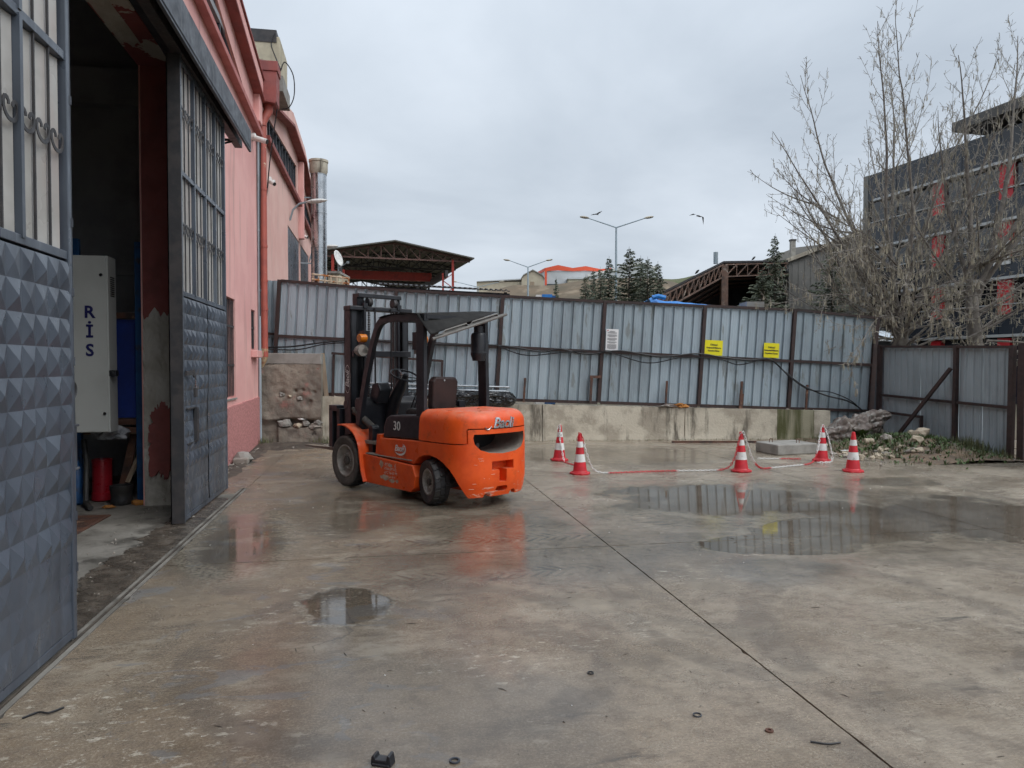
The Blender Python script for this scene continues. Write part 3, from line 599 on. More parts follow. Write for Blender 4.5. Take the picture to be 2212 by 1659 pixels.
gl_ = gate('sliding_gate', 'blue-grey sliding gate leaf nearest the camera with large pyramid pattern', -1.78, 2.44, 4.64, 2.21, 3.36, 4.5, 4, 5, 0)
q = MB(); q.tube([(-1.80, 4.74+.05*cos(2*pi*i/20), 1.455+.05*sin(2*pi*i/20)) for i in range(20)],.012,6,closed=True,sq=None); q.bx(-1.806,-1.794,4.63,4.70,1.42,1.49); q.build('latch_ring', M_iron, gl_, smooth=True)
q = MB(); q.bx(-1.86,-1.77,4.642,4.73,1.0,1.24); q.bx(-1.87,-1.76,4.64,4.74,.985,1.0); q.bx(-1.87,-1.76,4.64,4.74,1.24,1.255); q.build('bolt_pocket', M_dkgrey, gl_, bevel=.004)
q = MB(); q.cyl((-1.76,4.645,.3),(-1.76,4.645,4.4),.012,n=8)
for z in (.4,.7,1.6,2.0,2.4,3.1,3.8): q.lathe([(.018,0),(.018,.05)],8,(-1.76,4.645,z))
q.build('hinge_rod', M_dkgrey, gl_)
random.seed(11)
# ------------------------------------------------------------------ cabinet and clutter in the gateway
cb = thing('control_cabinet', 'tall light-grey steel cabinet lettered in navy, hanging in the dark gateway', 'cabinet', (-3.05,8.85,.87))
q = MB(); q.prism([(-3.315,2.815),(-2.96,2.815),(-2.952,.86),(-3.307,.86)], lambda u,v,w:(u,w,v), 8.80, 9.05); q.build('body', M_cab, cb, bevel=.006)
q = MB(); q.prism([(-3.312,2.81),(-2.975,2.81),(-2.967,.866),(-3.304,.866)], lambda u,v,w:(u,w,v), 8.782, 8.796); dr = q.build('door', M_cab, cb, bevel=.004)
for (x, z) in ((-3.02,2.60),(-3.0,1.07)):
    q = MB(); q.lathe([(.017,0),(.017,.012),(.011,.014),(.011,.010)],16,(x,8.770,z),'y'); q.build('lock', M_chrome, dr, smooth=True)
for k in range(10):
    q = MB(); q.bx(-2.962,-2.954,8.87,8.99,2.58-k*.023,2.592-k*.023); q.build('vent_slot', M_ink, cb)
q = MB(); q.bx(-2.965,-2.89,8.80,8.90,1.48,1.55); q.lathe([(.025,0),(.025,.02)],14,(-2.93,8.79,1.515),'y'); q.build('latch', M_black, cb, bevel=.008)
for ch, z in (('R',2.185),('İ',1.97),('S',1.765)):
    me = text_mesh(ch, .185, .001, offset=.005); place_text('letter', me, M_navy, frame((-3.145,8.779,z),(1,0,-.01),(0.02,0,1)), dr)
rk = thing('storage_rack', 'blue steel rack uprights with blue board and brown shelf beams behind the cabinet', 'rack', (-3.0,9.5,0))
for (x, y, zt) in ((-2.81,9.35,3.06),(-3.48,9.35,3.08)):
    q = MB(); q.bx(x-.035,x+.035,y-.03,y+.03,0,zt); q.build('upright', M_blue, rk, bevel=.006)
    q = MB(); q.bx(x-.06,x+.06,y-.06,y+.06,-.004,.01); q.build('foot', M_blue, rk)
q = MB(); q.bx(-3.46,-2.85,9.42,9.45,.98,2.15); q.build('board', M_bluesheet, rk)
for z in (2.16,.90,.80):
    q = MB(); q.bx(-3.46,-2.83,9.36,9.42,z,z+.07); q.build('shelf_beam', M_rusty, rk)
q = MB(); q.bx(-3.46,-2.83,9.43,9.9,.78,.815); q.build('shelf', M_wood, rk)
gc = thing('gas_cylinder', 'dark red gas cylinder standing on the floor under the cabinet', 'cylinder', (-3.26,9.42,0))
q = MB(); q.lathe([(.10,0),(.115,.015),(.115,.10),(.108,.105),(.108,.47),(.112,.475),(.112,.49),(.095,.495),(.09,.47)],24,(-3.26,9.42,0)); q.build('body', M_cyl, gc, smooth=True)
bk = thing('bucket', 'black rubber bucket standing on the floor beside the red cylinder', 'bucket', (-2.95,9.12,0))
q = MB(); q.lathe([(.105,0),(.115,.03),(.115,.06),(.11,.07),(.118,.16),(.125,.17),(.125,.22),(.11,.22),(.105,.05)],24,(-2.95,9.12,0)); q.build('body', M_rubber, bk, smooth=True)
for k, (a, c_, w_) in enumerate((((-2.95,9.32,.22),(-2.80,9.55,.72),.05),((-3.02,9.3,.04),(-2.92,9.6,.9),.10),((-2.98,9.62,.88),(-2.78,9.48,.5),.045))):
    q = MB(); q.beam(a,c_,w_,.025); tag(q.build('plank', M_wood if k == 0 else M_rusty), ['light wooden slat leaning in the shadows above the black bucket','wide dark board leaning behind the black bucket','brown batten slanting under the rack shelf'][k], 'plank')
hs = MB(); hs.tube([(-3.36,9.16,.75),(-3.31,9.1,.5),(-3.30,9.05,.25),(-3.27,8.95,.06),(-3.15,8.75,.03)],.03,8); tag(hs.build('hose', M_rubber, smooth=True), 'thick dark hose drooping to the floor beside the blue rack upright', 'hose')
bt = MB(); bt.lathe([(.06,0),(.075,.02),(.075,.38),(.03,.46),(.02,.5)],16,(-3.45,9.2,0)); tag(bt.build('blue_canister', M_blue, smooth=True), 'blue canister at the foot of the rack by the gate edge', 'canister')
M_ochre = pmat('ochre_rag', (.42,.18,.04), .9, col2=(.3,.13,.04), ns=9)
for k, (x, y, s) in enumerate(((-2.74,9.08,.10),(-3.02,8.9,.07))):
    o = link('rag', rock_mesh('rag', M_ochre, s, s*.5, s*.35, k+3, .35)); o.location = (x,y,s*.12)
    tag(o, ['ochre rag lying on the floor by the rack upright','small ochre rag lying near the black bucket'][k], 'rag')
pb = link('plastic_bag', rock_mesh('plastic_bag', pmat('clear_plastic_bag', (.35,.36,.38), .25, col2=(.22,.23,.25), ns=12, bump=.8, bs=14), .17, .10, .09, 8, .4, 3)); pb.location = (-3.02,9.45,1.0-.13+.16)
pb.location = (-3.08,9.2,.80); tag(pb, 'crumpled grey plastic bag stuffed under the cabinet', 'plastic bag')
# ------------------------------------------------------------------ far factory building
fb = thing('factory_building', 'paler pink factory hall beyond the red downpipe with gabled parapet', 'building', (-2.5,22,0))
X2 = -2.5
pr = [(15.6,-.1),(30,-.1),(30,7.1),(27,7.72),(24.2,8.38),(21,8.46),(18,7.8),(15.6,7.3)]
w2 = MB().prism(pr, yzx, -2.8, X2).mesh('wall', M_pink2)
w2 = boolean(w2, [cut([(17.5,6.72),(23.5,6.72),(23.5,7.72),(17.5,7.28)],-3,-2), cut([(24.6,6.55),(29.5,6.3),(29.5,6.8),(24.6,7.5)],-3,-2), cut(rect(21.2,24.1,0.2,5.5),-3,-2), cut(rect(24.5,27.2,0.2,5.5),-3,-2)])
link('wall', w2, fb)
b = MB(); b.prism([(15.9,7.2),(18,7.60),(21,8.2),(24.2,8.12),(27,7.46),(30,6.85),(30,7.15),(27,7.78),(24.2,8.45),(21,8.53),(18,7.9),(15.9,7.5)], yzx, X2, -2.30); b.build('fascia', M_pink2, fb, bevel=.01)
b = MB(); b.prism([(15.9,7.14),(18,7.54),(21,8.14),(24.2,8.06),(27,7.40),(30,6.79),(30,6.86),(27,7.47),(24.2,8.13),(21,8.21),(18,7.61),(15.9,7.21)], yzx, X2, -2.26); b.build('cornice', M_redp_and_shade, fb)  # shade below the far fascia, put in as dark red
for (a, c_, za, zb, zc, zd, n) in ((17.5,23.5,6.72,6.72,7.28,7.72,10),(24.6,29.5,6.55,6.3,7.5,6.8,8)):
    f = MB(); f.beam((X2-.06,a,za),(X2-.06,c_,zb),.06,.06); f.beam((X2-.06,a,zc),(X2-.06,c_,zd),.06,.06)
    for i in range(n+1): t = i/n; y = a+(c_-a)*t; f.bx(X2-.09,X2-.03,y-.025,y+.025,za+(zb-za)*t,zc+(zd-zc)*t)
    w_ = f.build('window', M_dkgrey, fb); p = MB(); p.prism([(a,za),(c_,zb),(c_,zd),(a,zc)], yzx, X2-.10, X2-.095); p.build('pane', M_glass, w_)
    q = MB(); q.beam((X2+.06,a-.5,za-.09),(X2+.06,c_+.4,zb-.09),.14,.11); q.build('window_sill', M_redp_and_shade, w_)
for (a, c_) in ((21.2,24.1),(24.5,27.2)):
    q = MB(); q.bx(X2-.06,X2-.04,a,c_,.2,5.5)
    dr2 = q.build('steel_door', M_dkgrey, fb)
    for k in range(6):
        q = MB(); y = a+(c_-a)*(k+.03)/6; q.bx(X2-.04,X2-.015,y,y+(c_-a)/6*.93,.2,5.48); q.build('panel', M_grey_paint, dr2)
for y in (24.1,29.7): q = MB(); q.bx(X2,X2+.16,y-.12,y+.12,5.6,8.0 if y < 25 else 7.0); q.build('pilaster', M_pink, fb, bevel=.01)
q = MB(); q.cyl((-2.42,15.95,.02),(-2.42,15.95,7.0),.035,n=10); q.build('conduit', M_zinc, fb)
# cream roof block with bitumen flashing above the hopper
rb = thing('roof_block', 'cream rendered roof block with black flashing above the red hopper', 'roof block', (-2.5,16.8,7.4))
M_cream = pmat('cream_render', (.50,.45,.33), .9, col2=(.40,.36,.27), ns=4, dirt=(.22,.19,.15), ds=3, dlo=.58, dhi=.75, dst=(1,1,.4), bump=.4)
q = MB(); q.bx(-3.6,-2.06,16.3,17.6,7.75,8.55); q.build('block', M_cream, rb, bevel=.015)
q = MB(); q.bx(-3.6,-2.12,16.285,17.6,8.42,8.68); q.build('flashing', M_iron, rb)
q = MB(); q.bx(-2.9,-2.0,16.32,17.55,7.42,7.75); q.build('under_block', M_conc_grey, rb)
q = MB(); q.grid(lambda u,v: (-2.62+.46*u, 15.93+.3*v, 7.72+.19*sin(pi*u)**.7*(1-.4*v)+.02*mn.noise(V((u*8,v*8,0)))), 14, 6); q.build('foam_seal', M_white, rb, smooth=True)
def cable(name, pts, r, label, n=6, cat='cable', sub=6, mat=None, group=None):
    P_ = [V(p) for p in pts]; out = []
    for i in range(len(P_)-1):
        p0, p1, p2, p3 = P_[max(i-1,0)], P_[i], P_[i+1], P_[min(i+2,len(P_)-1)]
        for k in range(sub):
            t = k/sub; out.append(.5*((2*p1)+(p2-p0)*t+(2*p0-5*p1+4*p2-p3)*t*t+(3*p1-p0-3*p2+p3)*t**3))
    out.append(P_[-1]); b = MB(); b.tube(out, r, n); return tag(b.build(name, mat or M_cable, smooth=True), label, cat, group)
cable('cable', [(-2.15,16.25,8.6),(-2.22,16.22,8.35),(-2.12,16.2,8.05),(-2.02,16.1,7.8),(-1.99,15.9,7.7),(-1.9,15.85,7.85),(-1.74,15.85,7.6),(-1.72,15.85,7.2),(-1.82,15.87,6.95),(-1.98,15.9,6.9)], .012, 'black cable looping from the roof block past the red hopper')
cable('cable', [(-2.40,15.5,7.6),(-2.37,15.46,7.0),(-2.33,15.45,6.6),(-2.34,15.45,5.8),(-2.36,15.45,4.2),(-2.37,15.45,2.6)], .012, 'black cable running down the pink wall beside the red downpipe')
cable('cable', [(-2.05,15.85,6.95),(-2.2,15.9,6.0),(-2.3,16.0,5.2),(-2.4,16.0,4.4),(-2.43,16.05,3.4),(-2.4,16.1,2.9)], .012, 'black cable hanging below the hopper behind the red downpipe')
# wall cameras and lamps
def wcam(label, p, d, s=1.):
    t = thing('security_camera', label, 'security camera', p); p = V(p); d = V(d)
    q = MB(); q.lathe([(.06*s,0),(.06*s,.05*s),(.045*s,.06*s)],14,p,'x'); q.build('mount', M_white, t, smooth=True)
    q = MB(); q.tube([p+V((.05*s,0,0)),p+V((.12*s,0,-.02*s)),p+d*.10*s],.018*s,8); q.build('arm', M_white, t, smooth=True)
    q = MB(); q.cyl(p+d*.05*s,p+d*.26*s,.04*s,n=14); q.build('housing', M_white, t, smooth=True)
    q = MB(); q.cyl(p+d*.255*s,p+d*.275*s,.034*s,n=14); q.build('lens', M_ink, t)
wcam('white bullet camera on the pink wall beside the red downpipe', (-2.42,14.95,6.02), (.85,-.2,-.28), 1.3)
wcam('small white camera on the pale pink wall beyond the downpipe', (-2.5,17.6,5.85), (.5,-.45,-.4), 1.2)
wcam('white camera high on the pale pink wall above the grey doors', (-2.5,24.3,5.75), (.8,-.2,-.2), 1.2)
def wlamp(label, p):
    t = thing('wall_lamp', label, 'wall lamp', p); p = V(p)
    q = MB(); q.tube([p,p+V((.02,0,.0)),p+V((.10,-.02,.28)),p+V((.28,-.05,.45)),p+V((.5,-.08,.5))],.03,8); q.build('arm', M_zinc, t, smooth=True)
    q = MB(); c0 = p+V((.45,-.07,.5)); q.grid(lambda u,v: tuple(c0+V((.62*v, -.03-.08*v+.11*sin(pi*v)**.6*cos(2*pi*u), .05*v+.065*sin(pi*v)**.6*sin(2*pi*u)))), 14, 10, cu=True); q.build('lamp_head', M_white, t, smooth=True)
wlamp('curved street-type lamp on the pale pink wall above the grey door', (-2.5,21.6,5.72)); wlamp('curved lamp on the pale pink wall beside the steel chimney', (-2.5,27.3,5.35))
# steel chimney
ch = thing('chimney', 'shiny stainless steel flue standing beside the pale pink building', 'chimney', (-1.92,24.5,0))
segs = [0,1.2,2.4,3.3,4.3,5.4,6.5,7.75]
for i in range(len(segs)-1):
    q = MB(); q.lathe([(.25,segs[i]),(.25,segs[i+1]-.02),(.262,segs[i+1]-.015),(.262,segs[i+1])],28,(-1.92,24.5,0)); q.build('flue_section', M_chrome, ch, smooth=True)
q = MB(); q.lathe([(.25,7.75),(.29,7.85),(.29,8.12),(.31,8.13),(.31,8.2),(.24,8.2),(.24,7.9)],28,(-1.92,24.5,0)); q.build('cap', M_conc, ch, smooth=True)
q = MB()
for z in (4.9,7.0): q.beam((-2.5,24.5,z),(-2.15,24.5,z),.04,.04)
q.build('bracket', M_zinc, ch)
# ------------------------------------------------------------------ boundary fence (leans and runs downhill to the right)
P0 = V((-1.2,15.7,0)); FD = V((.9950,-.1001,0)); FN = V((.1001,.9950,0))   # along the fence, and away from the yard
def FW(s, z, off=0.): p = P0+FD*s+FN*off; return V((p.x,p.y,z))
TS = [-.87,1.54,3.79,6.0,8.21,10.24,12.12]; TZ = [3.37,3.19,3.08,2.98,2.90,2.83,2.66]
def ip(xs, ys, x):
    if x <= xs[0]: i = 0
    else:
        i = max(k for k in range(len(xs)-1) if xs[k] <= x)
    t = (x-xs[i])/(xs[i+1]-xs[i]); return ys[i]+(ys[i+1]-ys[i])*t
ztop = lambda s: ip(TS,TZ,s)
zmid = lambda s: 2.18-.0465*s
zbot = lambda s: 1.01-.0345*s
LEAN = .062
fen = thing('metal_fence', 'tall corrugated grey metal fence on brown posts across the back of the yard', 'fence', FW(5.5,0,.1))
OFF = .14
def sheet(parent, fn, w, h0, h1, mat_, per=.214, seed=0, dent=.006, dep=.042):
    """corrugated sheet: fn(s, t, off) -> point, s metres along, t 0..1 up"""
    n = max(1, round(w/per)); p = w/n; prof = []
    for k in range(n):
        a = k*p; prof += [(a,0),(a+.045,0),(a+.050,-.004),(a+.056,0),(a+.100,0),(a+.105,-.004),(a+.111,0),(a+p*.70,0),(a+p*.775,dep),(a+p*.925,dep),(a+p*.995,0)]
    prof.append((w,0)); nv = 9; q = MB(); nu = len(prof)
    vs = []
    for j in range(nv):
        for (s, o) in prof:
            t = j/(nv-1); vs.append(fn(s, t, o+dent*mn.noise(V((s*2.1+seed*7, t*5, seed)))+.004*mn.noise(V((s*9, t*14, seed)))))
    fs = [(j*nu+i, j*nu+i+1, (j+1)*nu+i+1, (j+1)*nu+i) for j in range(nv-1) for i in range(nu-1)]
    q.add(vs, fs); return q.build('sheet', mat_, parent, fix=False)
def FL(s, z): return s-LEAN*(ztop(s)-z)      # lean of the uprights
k = 0
for i in range(6):
    a, c_ = TS[i], TS[i+1]
    for h in range(2):
        s0 = a+(c_-a)*h/2; s1 = a+(c_-a)*(h+1)/2
        def fn(s, t, o, s0=s0):
            ss = s0+s; zb = zbot(ss)+.01 if ss < 10.9 else .02; zt = ztop(ss)-.01; z = zb+(zt-zb)*t; return FW(FL(ss,z), z, OFF+.03+o)
        k += 1; sheet(fen, fn, s1-s0+.004, 0, 1, (M_zinc,M_zinc_c,M_zinc_b,M_zinc,M_zinc_c,M_zinc_b,M_zinc_b,M_zinc,M_zinc_c,M_zinc,M_zinc_b,M_zinc_b)[k-1], seed=k)
sheet(fen, lambda s,t,o: FW(-1.45+s, .9+t*2.5, OFF+.25+o), .6, 0, 1, M_zinc, seed=33)
for i, s in enumerate(TS):
    q = MB(); zb = zbot(s) if s < 11 else -.02; w_ = .075 if i < 6 else .10; q.beam(FW(FL(s,zb),zb,OFF),FW(s,ztop(s)+.02,OFF),w_,.06,up=FN); q.build('post', M_brown, fen)
for i in range(6):
    a, c_ = TS[i], TS[i+1]
    for nm, zf, h in (('top',ztop,.055),('mid',zmid,.06),('bot',zbot,.065)):
        za, zc = zf(a), zf(c_); q = MB(); sa, sb = FL(a,za), FL(c_,zc)
        q.beam(FW(sa+.036,za,OFF+.004),FW(sb-.036,zc,OFF+.004),.05,h); q.build('rail', M_brown, fen)
q = MB(); q.beam(FW(-1.45,2.3,OFF+.2),FW(-.92,2.26,OFF+.2),.04,.05); q.build('rail', M_brown, fen)
# rusty stubs standing along the wall top
for (s, z0, z1, w_, lb) in ((4.26,.82,1.34,.045,'rusty steel stub against the fence just right of the orange truck'),(5.70,.80,1.36,.05,'rusty bent stub joined to the fence post under the white notice'),
    (7.35,.74,1.27,.04,'rusty steel stub against the fence left of the yellow signs'),(9.02,.66,1.26,.05,'thick rusty stub against the fence between the two yellow signs'),(10.5,.58,1.18,.04,'thin brown stub near the right end of the concrete wall')):
    q = MB(); q.beam(FW(s-.03,z0,OFF-.06),FW(s,z1,OFF-.06),w_,.04,up=FN)
    if 'bent' in lb: q.beam(FW(s-.04,z1,OFF-.06),FW(s+.2,z1,OFF-.06),.05,.06)
    if 'thick' in lb: q.beam(FW(s-.03,z0,OFF-.065),FW(s-.005,z0+.33,OFF-.065),.075,.05,up=FN)
    tag(q.build('steel_stub', M_rusty), lb, 'steel stub', 'stubs along the concrete wall')
# ------------------------------------------------------------------ low concrete wall
cw = thing('concrete_wall', 'low stained concrete retaining wall under the metal fence', 'wall', FW(5.5,0,.2))
def cwtop(s): return ip([0,3.94,10.98,12],[.965,.785,.612,.6],s)
def wallseg(s0, s1, mat_):
    q = MB(); n = max(2, int((s1-s0)/.09)); th_ = .42
    def P(u, v):
        s = s0+(s1-s0)*u; z = -.05+(cwtop(s)+.05+.012*mn.noise(V((s*6,1,0))))*v
        return FW(s, z, .018*mn.noise(V((s*1.3,z*2,4)))+.008*mn.noise(V((s*7,z*9,2)))-.012*(1 if v < .12 else 0))
    q.grid(P, n, 12)
    q.grid(lambda u,v: (lambda s: FW(s, cwtop(s)+.012*mn.noise(V((s*6,1,v*3 if v else 0)))-.0*v, v*th_ if v else .018*mn.noise(V((s*1.3,cwtop(s)*2,4)))+.008*mn.noise(V((s*7,cwtop(s)*9,2)))))(s0+(s1-s0)*u), n, 5)
    for s in (s0, s1): q.add([FW(s,-.05,0),FW(s,-.05,th_),FW(s,cwtop(s),th_),FW(s,cwtop(s),0)],[(0,1,2,3)])
    return q.build('wall_section', mat_, cw, smooth=True, ang=50)
wallseg(-.1,4.62,M_conc); wallseg(4.632,7.72,M_conc); wallseg(7.733,9.78,M_conc); wallseg(9.782,10.62,M_moss); wallseg(10.622,10.99,M_conc)
random.seed(5); q = MB()
for _ in range(60):
    s = random.uniform(0,10.9); r_ = random.uniform(.008,.03); p = FW(s, cwtop(s)+r_*.4, random.uniform(.02,.1)); q.add([p+V((jit(r_)*1.5,jit(r_),jit(r_)*.7)) for _ in range(6)],[(0,1,2),(0,2,3),(3,4,5),(0,3,5),(1,4,2),(2,4,5)])
stuff(q.build('wall_rubble', M_stone2, cw))
# ------------------------------------------------------------------ crumbling pier at the left end
pr_ = thing('masonry_pier', 'crumbling rendered masonry pier between the pink wall and the concrete wall', 'pier', FW(-.6,0,0))
def pierP(u, v):
    s = -1.22+1.24*u; z = -.03+1.66*v
    d = .03*mn.noise(V((s*2.2,z*2.4,7)))+.015*mn.noise(V((s*8,z*8,1)))
    cav = math.exp(-(((s+.55)/.38)**2+((z-.42)/.085)**2)**2)*.16+math.exp(-(((s+.1)/.2)**2+((z-.40)/.07)**2))*.10
    for (cs, cz, r_) in ((-.78,1.02,.07),(-.42,.92,.08),(-.25,.80,.06),(-.5,1.08,.03),(-.35,1.1,.03),(-.12,1.05,.04),(-.2,.86,.04)): cav += math.exp(-((s-cs)**2+(z-cz)**2)/r_**2)*.055
    if s < -.85 and z < .5: cav += .09*min(1,(.5-z)*8)
    return FW(s, z, -.16+d+cav)
q = MB(); q.grid(pierP, 90, 110); q.build('rendered_face', M_plaster, pr_, smooth=True, ang=60)
q = MB()
for (a, c_) in (((0.02,-.13),(0.02,.3)),): q.add([FW(.02,-.03,-.155),FW(.02,-.03,.35),FW(.02,1.63,.35),FW(.02,1.63,-.155)],[(0,1,2,3)])
q.add([FW(-1.22,1.63,-.16),FW(.02,1.63,-.16),FW(.02,1.63,.35),FW(-1.22,1.63,.35)],[(0,1,2,3)])
q.add([FW(-1.22,-.03,.05),FW(.02,-.03,.05),FW(.02,1.6,.05),FW(-1.22,1.6,.05)],[(0,1,2,3)])
q.build('core', M_plaster, pr_)
q = MB(); q.beam(FW(-1.2,1.75,.02),FW(.02,1.74,.02),.34,.22); q.build('cap', M_conc_grey, pr_, bevel=.012)
for (s, z) in ((-.46,1.55),(-.11,1.52)):
    q = MB(); q.beam(FW(s-.095,z,-.125),FW(s+.095,z,-.125),.06,.09); q.build('brick', M_brick, pr_, bevel=.012)
sts = [(-.72,.40,.14,.09,M_conc_grey,1),(-.46,.36,.09,.07,M_stone,2),(-.30,.40,.08,.07,M_conc_grey,3),(-.12,.34,.13,.08,M_stone2,4),(.0-.06,.42,.10,.07,M_conc_grey,5),(-.38,.50,.08,.03,M_white,6),(-.78,1.0,.055,.05,M_conc_grey,7),(-.42,.92,.06,.05,M_conc_grey,8),(-.62,.97,.04,.04,M_stone,9)]
for (s, z, rx, rz, m_, sd) in sts:
    o = link('stone', rock_mesh('stone', m_, rx, .06, rz, sd, .3), pr_); o.location = FW(s,z,-.12)-V(pr_.location)
# leaning board between pier and frame
q = MB(); q.beam(FW(.10,.86,.05),FW(.0,1.86,.12),.09,.03,up=FN); tag(q.build('wooden_board', M_wood), 'weathered board leaning on the fence beside the crumbling pier', 'board')
# brown steel frame leaning on the fence
fr = thing('leaning_steel_frame', 'brown steel frame leaning on the fence behind the orange truck', 'gate', FW(1.2,.9,.05))
for nm, a, c_ in (('stile',(.22,.90),(.24,1.83)),('stile',(2.48,.88),(2.50,1.72)),('rail',(.2,1.86),(2.50,1.70)),('rail',(.2,.92),(1.1,.88))):
    q = MB(); q.beam(FW(a[0],a[1],.06),FW(c_[0],c_[1],.09),.05,.05,up=FN); q.build(nm, M_brown if nm == 'stile' else M_brown, fr)
# galvanised rack and black wrapped bundle on the wall behind the truck
gk = thing('galvanised_rack', 'galvanised tubular rack lying on the concrete wall behind the truck seat', 'rack', FW(2.2,.98,.1))
for z in (1.19,1.10):
    for off in (-.2,.12): q = MB(); q.tube([FW(.75,z+.06,off),FW(3.9,z-.04,off)],.016,8); q.build('tube', M_chrome, gk, smooth=True)
for i in range(11):
    q = MB(); s = .85+i*.3; q.tube([FW(s,.93-.03*i*.3,-.2),FW(s,1.22-.01*i,-.2)],.012,6); q.build('upright', M_chrome, gk)
q = MB(); q.beam(FW(.75,1.24,-.2),FW(.75,1.24,.12),.03,.03); q.beam(FW(3.9,1.13,-.2),FW(3.9,1.13,.12),.03,.03); q.build('end_bar', M_chrome, gk)
def bundle(name, label, s0, s1, z0, z1, d, seed):
    def P(u, v):
        a = 2*pi*u; s = s0+(s1-s0)*v; e = min(1, v/.07, (1-v)/.07)**.5; n = .25*mn.noise(V((cos(a)*1.5+seed,sin(a)*1.5,v*4)))+.22*abs(mn.noise(V((cos(a)*3.5+v*7,sin(a)*3.5-v*5,seed))))-.1+.09*mn.noise(V((cos(a)*9,sin(a)*9,v*9+seed)))+.05*mn.noise(V((cos(a)*14+v*20,sin(a)*14,v*30))); zc = (z0+z1)/2-.045*s
        return FW(s, zc+sin(a)*(z1-z0)/2*(e+n), -.13+cos(a)*d*(e+n))
    q = MB(); q.grid(P, 64, 130, cu=True); return tag(q.build(name, M_tarp_blk, smooth=True, ang=25), label, 'bundle')
bundle('plastic_bundle', 'bundle wrapped in crumpled black plastic on the wall behind the truck', 2.2, 4.05, .90, 1.24, .24, 3)
bundle('plastic_bundle', 'black plastic wrapped bundle glimpsed behind the steering wheel', .75, 2.1, .93, 1.14, .2, 8)
# ------------------------------------------------------------------ notices
def sign(name, label, s, z, w_, h, mat_, tilt=0., off=OFF-.012):
    t = thing(name, label, 'sign' if mat_ is M_yellow else 'notice', FW(s,z,off)); ax = FD*cos(tilt)+V((0,0,1))*-sin(tilt); up = V((0,0,1))*cos(tilt)+FD*sin(tilt)
    c0 = FW(s,z,off); q = MB(); q.add([c0+ax*(i*w_/2)+up*(j*h/2)+FN*d for d in (0,.006) for (i,j) in ((-1,-1),(1,-1),(1,1),(-1,1))],[(0,1,2,3),(7,6,5,4),(0,4,5,1),(1,5,6,2),(2,6,7,3),(3,7,4,0)])
    q.build('panel', mat_, t); return t, c0, ax, up
for (lb, s, z, w_, h, ls) in (('yellow warning sign at a fence post, left of two','8.40',1.99,.40,.33,('Dikkat!','Radyoaktif Malzeme','Karantina Sahası')),
                              ('smaller yellow warning sign above a drooping cable, right of two','9.70',1.935,.345,.32,('Dikkat!','Radyoaktif Malzeme','Depolama Kuyusu'))):
    t, c0, ax, up = sign('warning_sign', lb, float(s), z, w_, h, M_yellow, .045)
    for k, ln in enumerate(ls):
        me = text_mesh(ln, .055 if k == 0 else .047, .0005, space=.86 if k else 1., offset=.0012)
        place_text('text_line', me, M_ink, frame(c0-FN*.0035+up*(.065-.065*k), ax, up), t)
t, c0, ax, up = sign('paper_notice', 'white printed notice sheet fixed to a fence post', 6.15, 2.16, .27, .46, M_paper, .04)
q = MB(); random.seed(3)
for k in range(26):
    if k in (4,9,14,18): continue
    y = .185-k*.0152; w_ = .105 if k not in (8,13,17,25) else .07
    if k < 2: w_ = .06
    a = c0-FN*.003+up*y; q.add([a-ax*w_-up*.004,a+ax*(w_-random.random()*.012)-up*.004,a+ax*(w_-.002)+up*.004,a-ax*w_+up*.004],[(0,1,2,3)])
q.build('print', M_greyink, t)
q = MB(); a = c0-FN*.003+up*.195-ax*.098; q.add([a-ax*.012-up*.012,a+ax*.012-up*.012,a+ax*.012+up*.012,a-ax*.012+up*.012],[(0,1,2,3)]); q.build('emblem', pmat('red_emblem',(.5,.03,.03),.5), t)
# ------------------------------------------------------------------ cables along the fence
o_ = OFF-.07
cable('cable', [FW(-1.1,1.98,o_),FW(-.6,2.0,o_),FW(.0,2.08,o_),FW(.6,2.14,o_),FW(1.2,2.12,o_),FW(2.2,2.06,o_),FW(3.7,2.03,o_),FW(4.6,1.90,o_),FW(5.0,1.96,o_),FW(5.6,1.85,o_),FW(6.3,1.92,o_),FW(7.2,1.80,o_),FW(8.0,1.86,o_),FW(8.6,1.78,o_),FW(9.2,1.72,o_),FW(9.62,1.75,o_),FW(10.0,1.45,o_),FW(10.4,1.16,o_),FW(10.9,.95,o_-.02),FW(11.4,.82,o_-.05),FW(11.7,.62,o_-.1),FW(11.9,.35,o_-.15)], .017, 'black cable bundle strung along the middle fence rail and drooping to the right', 8)
cable('cable', [FW(3.7,2.01,o_-.02),FW(4.3,1.82,o_-.02),FW(5.2,1.90,o_-.02),FW(6.0,1.90,o_-.02),FW(6.9,1.66,o_-.02),FW(7.7,1.78,o_-.02),FW(8.5,1.74,o_-.02),FW(8.95,1.62,o_-.02),FW(9.62,1.74,o_-.02),FW(10.05,1.38,o_-.02),FW(10.5,1.08,o_-.02),FW(11.0,1.02,o_-.05),FW(11.5,.80,o_-.08),FW(11.75,.5,o_-.1)], .011, 'thin black cable sagging below the middle fence rail', 6)
cable('cable', [FW(-1.15,1.95,o_-.1),FW(-.5,1.93,o_-.1),FW(.1,2.05,o_-.08),FW(.9,2.10,o_-.04)], .013, 'short black cable leaving the fence rail towards the red downpipe', 6)
